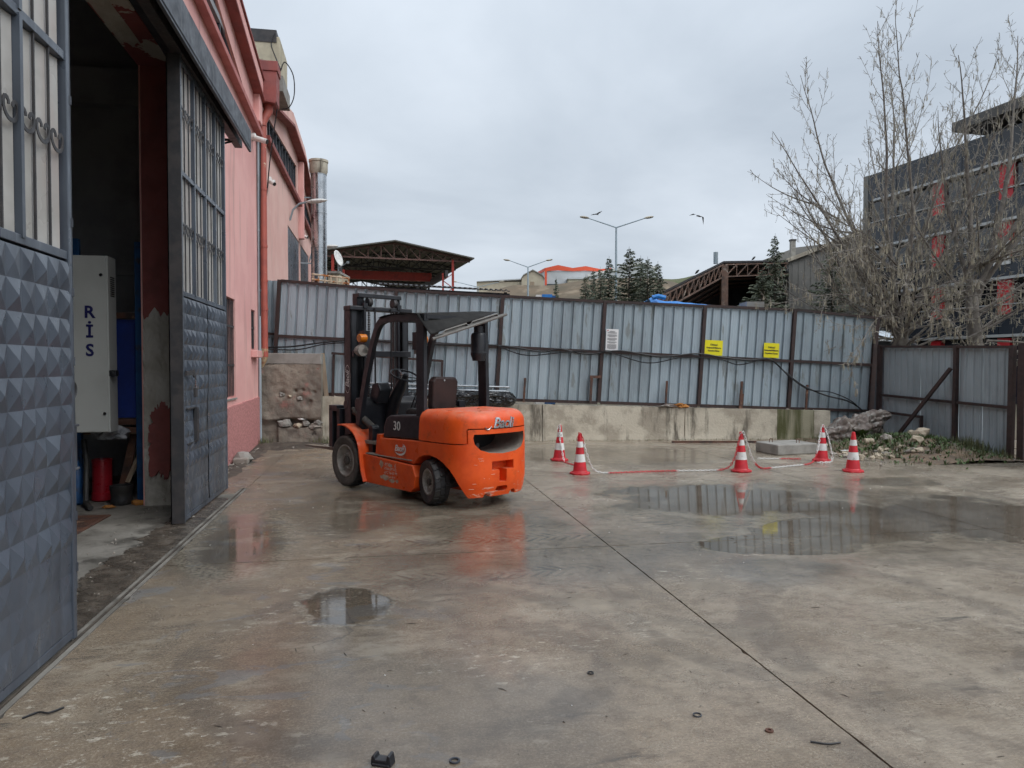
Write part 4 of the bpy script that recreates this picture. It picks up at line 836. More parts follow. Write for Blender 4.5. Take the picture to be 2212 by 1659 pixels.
# ------------------------------------------------------------------ lower fence on the right
RC, RE = V((10.80,14.42,0)), V((10.62,10.80,0)); rd = (RE-RC).normalized(); rn = V((-rd.y,rd.x,0)); rn = rn if rn.x > 0 else -rn; RLEN = (RE-RC).length
rf = thing('metal_fence', 'lower weathered sheet metal fence along the right side under the bare tree', 'fence', RC+rd*1.8)
def RW(s, z, off=0.): p = RC+rd*s+rn*off; return V((p.x,p.y,z))
rzt = lambda s: 2.02-.028*s; rzm = lambda s: .96-.022*s
for i, (a, c_) in enumerate(((.06,1.25),(1.25,2.32),(2.32,2.9),(2.9,3.6))):
    sheet(rf, lambda s,t,o,a=a: RW(a+s, .0+t*(rzt(a+s)-.0), .06+o), c_-a-.008, 0, 1, M_zinc_dark, per=.19, seed=50+i, dent=.012, dep=.022)
for (s, w_) in ((.0,.10),(2.30,.08),(3.62,.10)): q = MB(); q.beam(RW(s-.02,-.03,0),RW(s,rzt(s)+.03,0),w_,.07,up=rn); q.build('post', M_brown, rf)
for (a, c_) in ((.05,2.26),(2.34,3.57)):
    for zf in (rzt,rzm): q = MB(); q.beam(RW(a,zf(a),.005),RW(c_,zf(c_),.005),.05,.05); q.build('rail', M_brown, rf)
q = MB(); q.beam(RW(.05,.60,-.02),RW(1.38,.57,-.03),.045,.05); q.build('rail', M_brown, rf)
q = MB(); q.beam(RW(1.40,-.02,-.03),RW(1.40,.60,-.03),.05,.05,up=rn); q.build('stub_post', M_brown, rf)
q = MB(); q.beam(RW(2.22,1.55,-.05),RW(1.15,.02,-.50),.06,.06); q.build('brace', M_brown, rf)
q = MB(); q.bx(10.60,10.72,10.55,10.68,-.02,1.98); q.bx(10.55,10.66,10.28,10.40,-.02,1.95); gp = thing('yard_gate', 'brown steel gate post and gate edge at the right border of the picture', 'gate', (10.6,10.4,0))
q.build('post', M_brown, gp); q = MB(); q.bx(10.60,10.62,8.4,10.28,.06,1.9); q.build('sheet', M_zinc_dark, gp); q = MB(); q.bx(10.56,10.60,8.4,10.28,.02,.08); q.bx(10.56,10.60,8.4,10.28,1.86,1.93); q.build('rail', M_brown, gp)
# ------------------------------------------------------------------ cones and chain
def cone_things():
    t = thing('traffic_cone', 'x', 'traffic cone', (0,0,0), group='red and white traffic cones', world=False)
    q = MB(); n = 8; pts = [(.155*cos(2*pi*(k+.5)/n), .155*sin(2*pi*(k+.5)/n)) for k in range(n)]
    q.prism(pts, lambda u,v,w:(u,v,w), 0, .032); q.lathe([(.118,.032),(.106,.05),(.10,.055)],28,(0,0,0)); q.build('base', M_red, t, bevel=.008)
    rz = lambda z: .103-(.103-.027)*(z-.05)/.53
    for (a, c_, w_) in ((.05,.185,0),(.185,.30,1),(.30,.40,0),(.40,.485,1),(.485,.575,0)):
        q = MB(); e = .0015 if w_ else 0; q.lathe([(rz(a)+e,a),(rz(c_)+e,c_)],28,capa=False,capb=False); q.build('white_band' if w_ else 'red_band', M_white if w_ else M_red, t, smooth=True)
    q = MB(); q.lathe([(.027,.575),(.026,.59),(.021,.602),(.012,.602),(.012,.56)],20); q.build('tip', M_red, t, smooth=True)
    return t
cones = [((2.97,12.0),'traffic cone farthest left, behind another cone near the orange truck'),((2.90,10.45),'scuffed traffic cone nearest the orange truck with the chain end round its tip'),
         ((5.36,10.25),'traffic cone in the middle, in front of the puddle, chain hung on both sides'),((7.28,11.15),'traffic cone beside the concrete slab, draped with chain'),((7.02,9.95),'traffic cone farthest right, standing alone without chain')]
c0_ = cone_things(); CT = []
for i, ((x, y), lb) in enumerate(cones):
    c_ = c0_ if i == 0 else copy_tree(c0_)
    c_.location = (x,y,.001); c_.rotation_euler = ((0,.02,-.015,.03,0)[i],(.02,-.015,.01,0,-.02)[i],R(17*i)); c_['label'] = lb; CT.append(V((x,y,.60)))
def chain(label, pts, seq):
    """pts: control points; seq: list of (colour, number of links)"""
    P_ = [V(p) for p in pts]; line = []
    for i in range(len(P_)-1):
        p0, p1, p2, p3 = P_[max(i-1,0)], P_[i], P_[i+1], P_[min(i+2,len(P_)-1)]
        for k in range(30):
            t = k/30; line.append(.5*((2*p1)+(p2-p0)*t+(2*p0-5*p1+4*p2-p3)*t*t+(3*p1-p0-3*p2+p3)*t**3))
    line.append(P_[-1]); cum = [0.]
    for i in range(1,len(line)): cum.append(cum[-1]+(line[i]-line[i-1]).length)
    t_ = thing('plastic_chain', label, 'chain', line[0]); pitch = .042; n = int(cum[-1]/pitch); j = 0; ci = 0; left = seq[0][1]; cur = MB(); ncur = 0
    def at(d):
        nonlocal j
        while j < len(cum)-2 and cum[j+1] < d: j += 1
        f = (d-cum[j])/max(1e-6, cum[j+1]-cum[j]); return line[j].lerp(line[j+1], f), (line[j+1]-line[j]).normalized()
    for k in range(n):
        p, d = at((k+.5)*pitch); side = d.cross(V((0,0,1))); side = side.normalized() if side.length > .1 else V((1,0,0)); up = side.cross(d)
        a = side if k % 2 else up
        if k % 2 == 0: a = (up+side*.4).normalized()
        cur.tube([p+d*(.030*cos(q_)*(1 if abs(cos(q_)) > .3 else 1))+a*.0135*sin(q_) for q_ in [2*pi*m_/10 for m_ in range(10)]], .0052, 5, closed=True); ncur += 1; left -= 1
        if left == 0 or k == n-1:
            cur.build(seq[ci % len(seq)][0]+'_links', M_red if seq[ci % len(seq)][0] == 'red' else M_white, t_, smooth=True, fix=False); cur = MB(); ci += 1; left = seq[ci % len(seq)][1]
    return t_
zf = .012
A1, A2, A3, A4 = [c.copy() for c in CT[:4]]
chain('red and white plastic chain joining the two left cones', [A1+V((-.04,-.03,-.05)),A1+V((0,-.04,.0)),A1+V((-.01,-.07,-.2)),A1+V((.02,-.13,-.45)),(3.0,11.72,zf),(3.05,11.3,zf),(2.98,10.85,zf),(2.92,10.62,zf+.01)], [('white',17),('red',30)])
chain('long red and white plastic chain lying on the ground left of the middle cone', [A2+V((-.04,0,-.09)),A2+V((-.01,-.03,.0)),A2+V((.04,-.03,-.1)),A2+V((.09,-.05,-.3)),A2+V((.17,-.05,-.5)),(3.18,10.36,.03),(3.4,10.40,zf),(3.7,10.42,zf),(4.1,10.44,zf),(4.5,10.42,zf),(4.9,10.38,zf),(5.15,10.30,.05),(5.24,10.24,.2),A3+V((-.06,-.03,-.15)),A3+V((-.01,-.03,.0))], [('red',6),('white',16),('red',26),('white',15),('red',40)])
chain('red and white plastic chain drooping from the middle cone to the cone by the slab', [A3+V((-.03,-.01,-.06)),A3+V((.01,-.03,.0)),A3+V((.07,-.03,-.15)),A3+V((.18,-.02,-.42)),(5.75,10.38,.03),(6.0,10.48,zf),(6.4,10.62,zf),(6.8,10.78,zf),(7.0,10.92,.06),(7.12,11.0,.25),A4+V((-.06,-.05,-.12)),A4+V((-.01,-.04,.0)),A4+V((.05,-.06,-.12)),A4+V((.10,-.12,-.40)),(7.36,10.98,.03),(7.2,10.92,zf),(7.05,10.96,zf)], [('white',15),('red',11),('white',18),('red',12),('white',22)])
chain('loose end of plastic chain lying in front of the concrete slab', [(6.35,11.55,zf),(6.6,11.5,zf),(6.85,11.46,zf),(7.05,11.4,zf)], [('white',9),('red',12)])
# ------------------------------------------------------------------ concrete slab with lifting loops
sl = thing('concrete_slab', 'grey precast concrete slab with two lifting loops lying before the wall', 'slab', (7.4,12.3,0))
ca, cb_, cc = V((6.88,12.62,0)), V((6.95,11.95,0)), V((7.83,12.12,0)); cd_ = ca+cc-cb_
q = MB(); q.add([ca,cb_,cc,cd_]+[p+V((0,0,.19)) for p in (ca,cb_,cc,cd_)],[(3,2,1,0),(4,5,6,7),(0,1,5,4),(1,2,6,5),(2,3,7,6),(3,0,4,7)]); q.build('block', M_conc_grey, sl, bevel=.02)
for p in (V((7.08,12.42,.18)),V((7.5,12.22,.18))): q = MB(); q.tube([p+V((-.03,0,0)),p+V((-.028,0,.07)),p+V((0,0,.085)),p+V((.028,0,.07)),p+V((.03,0,0))],.007,6); q.build('lifting_loop', M_rusty, sl, smooth=True)
# plank and edge bar on the ground
q = MB(); q.beam((5.95,14.35,.02),(8.4,13.95,.02),.05,.04); tag(q.build('steel_bar', M_rusty), 'long dark steel bar lying at the foot of the concrete wall', 'steel bar')
o = link('stone_block', rock_mesh('stone_block', M_conc_grey, .16, .12, .13, 4, .18)); o.location = (-2.24,12.7,.06); tag(o, 'pale concrete chunk at the foot of the pink wall', 'stone')
q = MB(); q.bx(-2.36,-2.12,12.45,12.62,-.005,.09); tag(q.build('broken_brick', M_stone2, bevel=.015), 'grey broken brick lying by the pink wall', 'brick')
o = link('rag', rock_mesh('rag', M_ochre, .16, .09, .05, 14, .5, 3)); o.location = FW(7.62,cwtop(7.62)+.03,.05); tag(o, 'ochre rag lying on top of the concrete wall', 'rag')
o = link('rag', rock_mesh('rag', M_tarp_grey, .2, .09, .035, 15, .5, 3)); o.location = FW(7.35,cwtop(7.35)+.02,.04); tag(o, 'grey dirty rag lying on top of the concrete wall', 'rag')
# ------------------------------------------------------------------ forklift truck (local axes: x forward, y left, z up)
fk = thing('forklift_truck', 'orange forklift truck with black mast and overhead guard parked on wet concrete', 'forklift', (0.056,10.171,0), R(123), world=False)
xz = lambda u, v, w: (u, w, v)
# --- counterweight and hood cut from one solid
def contour(w_, rx, n=28, x0=-1.565, xs=-2.02):
    pts = []
    for i in range(6): pts.append((x0+(xs-x0)*i/6, w_))
    for i in range(n+1):
        a = pi/2*i/n; pts.append((xs-rx*sin(a)**(2/2.0), w_*max(0,cos(a))**(2/3.0)))
    return pts+[(x, -y) for (x, y) in pts[::-1][1:]]
rings = []
for z in (.13,.16,.2,.26,.33,.45,.6,.7,.8,.9,.95,.99,1.02,1.045,1.065,1.08,1.088,1.092):
    e = .13*(1-math.sqrt(max(0,1-max(0,(z-.962)/.1305)**2))); lo = .055*max(0,(.34-z)/.21)**1.4; up = .02*max(0,(z-.75)/.3)
    rings.append([(x, y, z) for (x, y) in contour(.565-e*.9-lo*.3-up, .385-e-lo, x0=-1.565)])
n = len(rings[0]); vs = [p for r_ in rings for p in r_]; fs = [tuple(range(n))[::-1], tuple((len(rings)-1)*n+k for k in range(n))]
for i in range(len(rings)-1):
    for k_ in range(n): fs.append((i*n+k_, i*n+(k_+1) % n, (i+1)*n+(k_+1) % n, (i+1)*n+k_))
solid = MB().add(vs, fs).mesh('solid', M_orange); solid.materials.append(M_dust); solid.materials.append(M_ink)
arch = [(-1.40,-.1),(-1.43,.44),(-1.52,.52),(-1.64,.565),(-1.78,.58),(-1.91,.56),(-2.03,.515),(-2.12,.45),(-2.19,.36),(-2.245,.24),(-2.275,.13),(-2.29,-.1)]
def cutm(q): return q.mesh('c', M_orange)
grille = [(.375,.84),(.385,.80),(.37,.73),(.31,.665),(.2,.63),(0,.612),(-.2,.63),(-.31,.665),(-.37,.73),(-.385,.80),(-.375,.84)]
yz = lambda u, v, w: (w, u, v)
slot = [(.0+.055*(1 if c_ > 0 else -1)+.035*c_, .21+.033*s_) for (c_, s_) in [(cos(2*pi*(k_+.5)/20), sin(2*pi*(k_+.5)/20)) for k_ in range(20)]]
cuts = [cutm(MB().prism(arch, xz, .12, .8)), cutm(MB().prism(arch, xz, -.8, -.12)), cutm(MB().prism(grille, yz, -2.6, -1.85)),
        cutm(MB().prism([(.165,.53),(.165,.43),(.055,.43),(.055,.29),(-.055,.29),(-.055,.43),(-.165,.43),(-.165,.53)], yz, -2.6, -2.27)),
        cutm(MB().prism(slot, yz, -2.6, -2.24))]
for y in (.19,-.19): cuts.append(cutm(MB().cyl((-2.6,y,.135),(-2.15,y,.135),.05,n=18)))
solid = boolean(solid, cuts)
hood_poly = [(.9,.725),(.445,.725),(.43,.735),(.43,.88),(.415,.892),(-.415,.892),(-.43,.88),(-.43,.735),(-.445,.725),(-.9,.725),(-.9,1.4),(.9,1.4)]
hood_in = [(.9,.736),(.458,.736),(.442,.745),(.442,.888),(.425,.903),(-.425,.903),(-.442,.888),(-.442,.745),(-.458,.736),(-.9,.736),(-.9,1.4),(.9,1.4)]
lower = boolean(solid.copy(), [cutm(MB().prism(hood_poly, yz, -3, -1))])
hood = boolean(solid.copy(), [cutm(MB().prism(hood_in, yz, -3, -1))], 'INTERSECT')
def in_g(c_): return abs(c_.y) < .40 and .60 < c_.z < .87 and c_.x > -2.30
for p in lower.polygons:
    if in_g(p.center): p.material_index = 1 if p.normal.z > .3 or p.center.x > -2.24 else (1 if p.normal.x < -.5 else 0)
    if in_g(p.center) and p.normal.x < -.5 and p.center.x > -2.1: p.material_index = 2
for me in (lower, hood):
    me.shade_smooth(); me.set_sharp_from_angle(angle=R(32))
for nm, me in (('counterweight', lower), ('hood', hood)):
    o = link(nm, me, fk); md = o.modifiers.new('bevel','BEVEL'); md.width = .008; md.segments = 2; md.limit_method = 'ANGLE'; md.angle_limit = R(50)
CW = o
q = MB(); q.tube([(-2.0,.25,.70),(-2.10,.24,.70),(-2.22,.22,.70)],.03,12); q.build('exhaust_pipe', M_iron, fk, smooth=True)
q = MB(); q.lathe([(.018,0),(.018,.006)],12,(-1.95,-.02,1.089)); q.build('hood_plug', M_ink, fk)
def rear_x(y, z):
    e = .13*(1-math.sqrt(max(0,1-max(0,(z-.962)/.1305)**2))); up = .02*max(0,(z-.75)/.3); w_ = .565-e*.9-up; rx = .385-e
    return -2.02-rx*math.sqrt(max(0,1-min(1,abs(y)/w_)**3))
def spl(pts, sub=6):
    P_ = [V((*p,0)) for p in pts]; out = []
    for i in range(len(P_)-1):
        p0, p1, p2, p3 = P_[max(i-1,0)], P_[i], P_[i+1], P_[min(i+2,len(P_)-1)]
        for k_ in range(sub):
            t = k_/sub; out.append(.5*((2*p1)+(p2-p0)*t+(2*p0-5*p1+4*p2-p3)*t*t+(3*p1-p0-3*p2+p3)*t**3))
    out.append(P_[-1]); return out
def circ(cx, cy, rx, ry, n_=10): return [(cx+rx*cos(2*pi*i/n_)+.28*(cy+ry*sin(2*pi*i/n_)), cy+ry*sin(2*pi*i/n_)) for i in range(n_+1)]
STROKES = [[(-.62,-.30),(-.52,-.40),(-.36,-.36),(-.2,-.12),(-.05,.18),(.08,.46)], [(-.2,.34),(-.05,.48),(.18,.50),(.29,.38),(.2,.18),(.02,.08),(.2,.04),(.27,-.12),(.18,-.32),(.0,-.38),(-.14,-.28)],
           circ(.55,-.19,.115,.17), [(.70,.0),(.64,-.22),(.70,-.36)], circ(.93,-.19,.115,.17), [(1.30,.48),(1.20,.1),(1.13,-.2),(1.17,-.36)], [(1.42,.0),(1.36,-.22),(1.42,-.36)], [(1.47,.19),(1.475,.22)]]
def script(fn, sc_, thick, r_):
    q = MB()
    for st in STROKES:
        pts = spl(st); q.tube([fn(p.x*sc_, p.y*sc_) for p in pts], r_, 6)
    return q
def word(size, ext, off=.0, shear=.28, space=.92): return text_mesh('Baoli', size, ext, shear=shear, space=space, offset=off)
me = word(.165, .006, .003); me.materials.clear(); me.materials.append(M_chrome)
for v_ in me.vertices:
    y_, z_ = -v_.co.x, .955+v_.co.y; v_.co = V((rear_x(y_, z_)-.006-v_.co.z*.8, y_, z_))
bdg = link('badge', me, fk)
q = MB(); q.tube([(rear_x(y_, .955+z_)-.008, y_, .955+z_) for (y_, z_) in [(.155-p.x, p.y) for p in spl([(-.10,-.035),(-.085,-.062),(-.05,-.06),(-.02,-.03)], 5)]], .006, 6); q.build('badge_swash', M_chrome, bdg, smooth=True)
# --- frame, sill, panels
q = MB(); q.prism([(-.37,.48),(-.40,.13),(-.42,.115),(-1.40,.108),(-1.47,.16),(-1.50,.30),(-1.44,.43),(-1.40,.43)], xz, .32, .565); q.build('sill', M_orange, fk, bevel=.012)
q = MB(); q.prism([(-.37,.48),(-.40,.13),(-1.40,.108),(-1.50,.30),(-1.44,.43)], xz, -.565, -.32); q.build('sill', M_orange, fk, bevel=.012)
q = MB(); q.bx(-.40,-.70,.33,.55,.478,.49); q.bx(-.44,-1.40,.53,.56,.478,.486); q.build('step_plate', M_dust, fk)
for s in (1,-1):
    q = MB(); q.prism([(-.70,.47),(-.72,.70),(-1.56,.722),(-1.56,.55),(-1.52,.52),(-1.43,.44)], xz, s*.30, s*.535); q.build('side_panel', M_orange, fk, bevel=.010)
    q = MB(); q.prism([(-.735,.705),(-.75,.86),(-.80,.95),(-.88,.99),(-1.42,1.015),(-1.555,1.01),(-1.555,.727)], xz, s*.28, s*.505); q.build('tank_cover', M_black, fk, bevel=.025, seg=3)
q = MB(); q.bx(-1.60,-.1,-.34,.34,.16,.62); q.bx(-1.57,-.55,-.30,.30,.62,.90); q.build('chassis', M_black, fk)
q = MB(); q.prism([(-.58,.49),(-.62,.74),(-.70,.74),(-.68,.48)], xz, .33, .52); q.build('step_riser', M_orange, fk, bevel=.006)
q = MB(); q.bx(-.55,.05,-.5,.5,.60,.64); q.build('floor_plate', M_dust, fk)
q = MB(); q.prism([(-.03,.64),(.02,1.12),(-.02,1.18),(-.14,1.18),(-.20,1.10),(-.15,.64)], xz, -.46, .46); q.build('dashboard', M_black, fk, bevel=.02)
# --- fenders
arcp = spl([(.19,.825),(.05,.83),(-.1,.795),(-.24,.715),(-.33,.58),(-.365,.42),(-.40,.26),(-.455,.13)], 4)
for s in (1,-1):
    q = MB(); th_ = .012; m_ = len(arcp); vs = []
    for i, p in enumerate(arcp):
        d = arcp[min(i+1,m_-1)]-arcp[max(i-1,0)]; nr = V((d.y,-d.x,0)).normalized()*th_
        for (w_, o2) in ((.32,0),(.60,0),(.615,.3),(.615,1.6),(.60,1.0),(.32,1.0)): vs.append((p.x-nr.x*o2, s*w_, p.y-nr.y*o2))
    k6 = 6; q.add(vs, [(i*k6+a, i*k6+(a+1) % k6, (i+1)*k6+(a+1) % k6, (i+1)*k6+a) for i in range(m_-1) for a in range(k6)]+[tuple(range(6)), tuple((m_-1)*k6+a for a in range(6))])
    q.build('fender', M_orange, fk, smooth=True)
# --- wheels
def wheel(name, x, y, z, r_, w_, rim, steer, side, tread_n, lug):
    o = bpy.data.objects.new(name, None); C.objects.link(o); o.parent = fk; o.location = (x,y,z); o.rotation_euler = (0,0,steer); o.empty_display_size = .1
    h = w_/2; q = MB()
    q.lathe([(rim,-h*.85),(rim+.02,-h*.95),(r_*.82,-h),(r_*.93,-h*.97),(r_-.022,-h*.86),(r_-.018,-h*.5),(r_-.016,0),(r_-.018,h*.5),(r_-.022,h*.86),(r_*.93,h*.97),(r_*.88,h*1.0),(r_*.87,h*1.02),(r_*.82,h*1.0),(rim+.02,h*.95),(rim,h*.85)],56,ax='y',capa=False,capb=False)
    q.build('tyre', M_dustrubber if not lug else M_rubber, o, smooth=True)
    q = MB()
    for i in range(tread_n):
        for row in ((-1,1) if not lug else (-1,0,1)):
            a = 2*pi*(i+(.5 if row == 1 else (.25 if row == 0 else 0)))/tread_n; da = 2*pi/tread_n*.40
            y0, y1 = {-1: (-h*.93,-h*.34 if lug else -h*.06), 0: (-h*.28,h*.28), 1: (h*.34 if lug else h*.06,h*.93)}[row]
            sk = .06*row; vs = []
            for (rr, sh) in ((r_-.03,1.),(r_,.86)):
                for (yy, aa) in ((y0,a-da*sh-sk*.5),(y1,a-da*sh+sk*.5),(y1,a+da*sh+sk*.5),(y0,a+da*sh-sk*.5)):
                    edge = .014 if abs(yy) > h*.8 else 0; vs.append(((rr-edge)*cos(aa),yy,(rr-edge)*sin(aa)))
            q.add(vs,[(3,2,1,0),(4,5,6,7),(0,1,5,4),(1,2,6,5),(2,3,7,6),(3,0,4,7)])
    q.build('tread', M_rubber, o)
    q = MB(); sgn = side
    pf = [(rim,h*.86),(rim-.004,h*.93),(rim-.02,h*.93),(rim-.03,h*.6),(rim-.05,h*.45),(rim*.62,h*.40),(rim*.55,h*.55),(rim*.30,h*.56)]
    q.lathe([(a, sgn*b_) for a, b_ in pf],44,ax='y',capa=False); q.build('rim', M_rim, o, smooth=True)
    q = MB(); q.lathe([(rim,-sgn*h*.8),(rim*.4,-sgn*h*.3)],32,ax='y',capa=False); q.build('rim_back', M_iron, o)
    q = MB(); q.lathe([(rim*.26,sgn*h*.5),(rim*.26,sgn*h*.78),(rim*.22,sgn*h*.84),(rim*.05,sgn*h*.85)],24,ax='y'); q.build('hub', M_dustrubber, o, smooth=True)
    for i in range(8):
        a = 2*pi*i/8; q = MB(); q.lathe([(.014,sgn*h*.5),(.014,sgn*h*.66),(.008,sgn*h*.72)],6,(rim*.43*cos(a),0,rim*.43*sin(a)),'y'); q.build('wheel_nut', M_rim, o)
    return o
wheel('front_wheel', .03, .49, .35, .35, .23, .215, 0, 1, 26, False); wheel('front_wheel', .03, -.49, .35, .35, .23, .215, 0, -1, 26, False)
wheel('rear_wheel', -1.74, .47, .265, .265, .185, .155, R(-14), 1, 15, True); wheel('rear_wheel', -1.74, -.47, .265, .265, .185, .155, R(-14), -1, 15, True)
q = MB(); q.bx(-1.82,-1.66,-.42,.42,.18,.34); q.cyl((-1.85,.3,.26),(-1.6,-.3,.26),.03); q.build('rear_axle', M_iron, fk)
q = MB(); q.cyl((.03,-.4,.35),(.03,.4,.35),.11); q.build('front_axle', M_iron, fk)
# --- overhead guard
for s in (1,-1):
    q = MB(); q.beam((-1.51,s*.475 if s > 0 else -.50,.73),(-1.49,s*.46 if s > 0 else -.485,2.15),.055,.155,up=(1,0,0)); q.build('rear_post', M_black, fk, bevel=.008)
    pts = [(-.13,s*.475,.83),(-.20,s*.472,1.10),(-.29,s*.47,1.40),(-.37,s*.465,1.65),(-.445,s*.46,1.86)]+[(p.x,s*.455,p.y) for p in spl([(-.50,1.98),(-.56,2.08),(-.64,2.15),(-.75,2.18)],3)]+[(-1.0,s*.455,2.18),(-1.58,s*.455,2.165)]
    q = MB(); q.tube(pts,.03,4,sq=(.06,.085)); q.build('front_post', M_black, fk, smooth=True, ang=50)
q = MB()
for x in (-.72,-.86,-1.0,-1.14,-1.28,-1.42,-1.57): q.beam((x,-.455,2.175),(x,.455,2.175),.03,.045)
q.build('roof_bars', M_black, fk)
M_sheet = pmat('grey_bent_sheet', (.02,.02,.02), .8, col2=(.03,.03,.029), ns=5, dust=(.045,.043,.04), dk=.4, spec=.12, rust_and_glints=(.42,.40,.37), rs=7, rlo=.72, rhi=.74, bump=.1)
M_lip = pmat('grey_lip_sheet', (.14,.135,.125), .7, col2=(.19,.18,.165), ns=6, rust_and_glints=(.42,.40,.37), rs=9, rlo=.70, rhi=.73)
def canopy(u, v):
    # u: left (0) to right (1); v: front to drooping back edge
    y = .52-1.04*u
    if v < .5:
        t = v/.5; x = -.66-.80*t; z = 2.215+.012*sin(pi*t)+.07*u
        if t < .15: z -= .02*(1-t/.15)
    else:
        t = (v-.5)/.5; x = -1.46-.28*t; zb = 1.955+.31*u; z = (2.215+.07*u)+(zb-2.215-.07*u)*t**1.6; x += .05*sin(pi*t)
    return (x, y, z+.004*mn.noise(V((u*6,v*9,0))))
q = MB(); q.grid(canopy, 30, 36); q.build('roof_sheet', M_sheet, fk, smooth=True, ang=60, solid=.006)
q = MB()
def lip(u, v):
    y = .49-1.06*u; z0 = 1.92+.30*u; st = .022 if (.12 < u < .45 or .52 < u < .9) else .008
    return (-1.77+.0*v+(-.035 if v > .5 else 0)+.02*v, y, z0+.008+st*2.2*v)
q.grid(lip, 60, 5)
q.tube([(-1.77,.51,1.905),(-1.81,-.60,2.235)],.016,8); q.build('gutter_lip', M_lip, fk, smooth=True, solid=.004)
q = MB(); q.lathe([(.05,2.02),(.085,2.0),(.095,1.97),(.095,1.77),(.10,1.765),(.10,1.735),(.085,1.70),(.075,1.66)],24,(-1.56,-.36,0)); q.lathe([(.06,2.0),(.06,2.09)],16,(-1.56,-.36,0)); q.tube([(-1.56,-.38,1.92),(-1.52,-.48,1.92)],.04,10); q.build('air_cleaner', M_black, fk, smooth=True)
# --- lamps on the guard
for s, x, z in ((1,-.16,1.80),(-1,-.30,1.80)):
    q = MB(); q.lathe([(.075,0),(.082,.05),(.06,.13),(.03,.15)],18,(x-.02,s*.44,z),'x'); q.bx(x-.02,x+.10,s*.40-.05,s*.40+.05,z-.04,z+.02); hl = q.build('work_lamp', M_rim, fk, smooth=True)
    q = MB(); q.lathe([(.05,-.05),(.055,-.045),(.055,.05),(.05,.055)],16,(x,s*.44,z+.16),'y'); q.build('indicator', M_amber, fk, smooth=True)
    q = MB(); q.bx(x-.02,x+.12,s*.38-.04,s*.38+.04,z+.02,z+.26); q.build('lamp_bracket', M_black, fk)
# --- seat, wheel, levers
q = MB(); pts = [(-.19,1.08),(-.20,1.40),(-.16,1.46),(.16,1.47),(.20,1.41),(.19,1.08),(.14,1.05),(-.14,1.05)]
q.prism(pts, lambda u,v,w:(w-.10*(v-1.05),u,v), -1.33, -1.22); M_seat = pmat('dark_brown_seat', (.035,.02,.018), .5, col2=(.025,.015,.014), ns=5, bump=.1)
q.build('seat_back', M_seat, fk, bevel=.03, seg=3)
q = MB(); q.lathe([(.012,0),(.012,.006)],10,(-1.375,.03,1.42),'x'); q.build('seat_badge', M_chrome, fk)
q = MB(); q.bx(-1.22,-.80,-.22,.22,.96,1.06); q.build('seat_cushion', M_rubber, fk, bevel=.035, seg=3)
q = MB(); q.bx(-1.34,-1.28,-.33,-.23,1.08,1.16); q.build('seat_bracket', M_black, fk)
cwv = V((-.52,.03,1.475)); ax = V((-.40,0,.92)).normalized(); e1 = V((0,1,0)); e2 = ax.cross(e1)
q = MB(); q.tube([cwv+(e1*cos(2*pi*i/40)+e2*sin(2*pi*i/40))*.185 for i in range(40)],.013,8,closed=True); sw_ = q.build('steering_wheel', M_black, fk, smooth=True)
q = MB(); q.tube([cwv+ax*-.03,cwv+ax*.02,cwv+ax*.035],[.055,.055,.035],16)
for a in (.4,2.5,4.6): q.beam(cwv-ax*.02,cwv+(e1*cos(a)+e2*sin(a))*.18,.03,.012)
q.build('spokes', M_black, sw_, smooth=True)
q = MB(); kp = cwv+(e1*cos(.75)+e2*sin(.75))*.185; q.cyl(kp,kp+ax*.05,.01); q.lathe([(.004,.0),(.02,.012),(.022,.025),(.012,.04),(.003,.042)],12,tuple(kp+ax*.05)); q.build('knob', M_chrome, sw_, smooth=True)
q = MB(); q.tube([cwv-ax*.03,cwv-ax*.16+V((.02,0,0)),V((-.30,.03,1.15)),V((-.16,.03,.85))],[.05,.075,.085,.09],14); q.build('steering_column', M_black, fk, smooth=True)
q = MB(); q.prism([(-.28,1.10),(-.36,1.28),(-.30,1.38),(-.16,1.36),(-.10,1.16)], xz, .12, .30); q.build('instrument_box', M_black, fk, bevel=.02)
q = MB()
for (y, dx) in ((-.22,0),(-.28,.02),(-.34,.04)): q.tube([(-.30,y,1.0),(-.42+dx,y,1.2),(-.48+dx,y,1.30)],.008,6)
q.build('lever', M_black, fk, smooth=True)
# --- mast
for s in (1,-1):
    q = MB(); q.bx(.09,.26,s*.36,s*.385,.10,2.35); q.bx(.09,.115,s*.36,s*.465,.10,2.35); q.bx(.235,.26,s*.36,s*.465,.10,2.35); q.bx(.09,.26,s*.44,s*.465,.10,2.35); q.build('outer_mast', M_black, fk, bevel=.004)
    q = MB(); q.bx(.12,.24,s*.30,s*.345,.12,2.575); q.bx(.12,.14,s*.24,s*.345,.12,2.55); q.build('inner_mast', M_black, fk, bevel=.004)
    q = MB(); q.cyl((.06,s*.27,.2),(.06,s*.27,1.55),.036,n=14); q.cyl((.06,s*.27,1.55),(.06,s*.27,2.40),.024,n=12); q.build('lift_cylinder', M_black, fk, smooth=True)
    q = MB()
    for i in range(64): z = .5+i*.031; q.bx(.045,.075,s*.20-(.012 if i % 2 else .008),s*.20+(.012 if i % 2 else .008),z,z+.026)
    q.build('lift_chain', M_iron, fk)
    q = MB(); q.lathe([(.035,-.03),(.062,-.028),(.05,-.012),(.05,.012),(.062,.028),(.035,.03)],20,(.06,s*.20,2.455),'y'); q.build('pulley', M_iron, fk, smooth=True)
    q = MB(); q.bx(.02,.10,s*.24,s*.30,2.375,2.44); q.lathe([(.016,2.44),(.016,2.475)],6,(.06,s*.27,0)); q.build('cylinder_head', M_black, fk)
    q = MB(); q.tube([(.02,s*.13,.6),(.02,s*.13,2.38)],.012,6); q.build('hose', M_cable, fk)
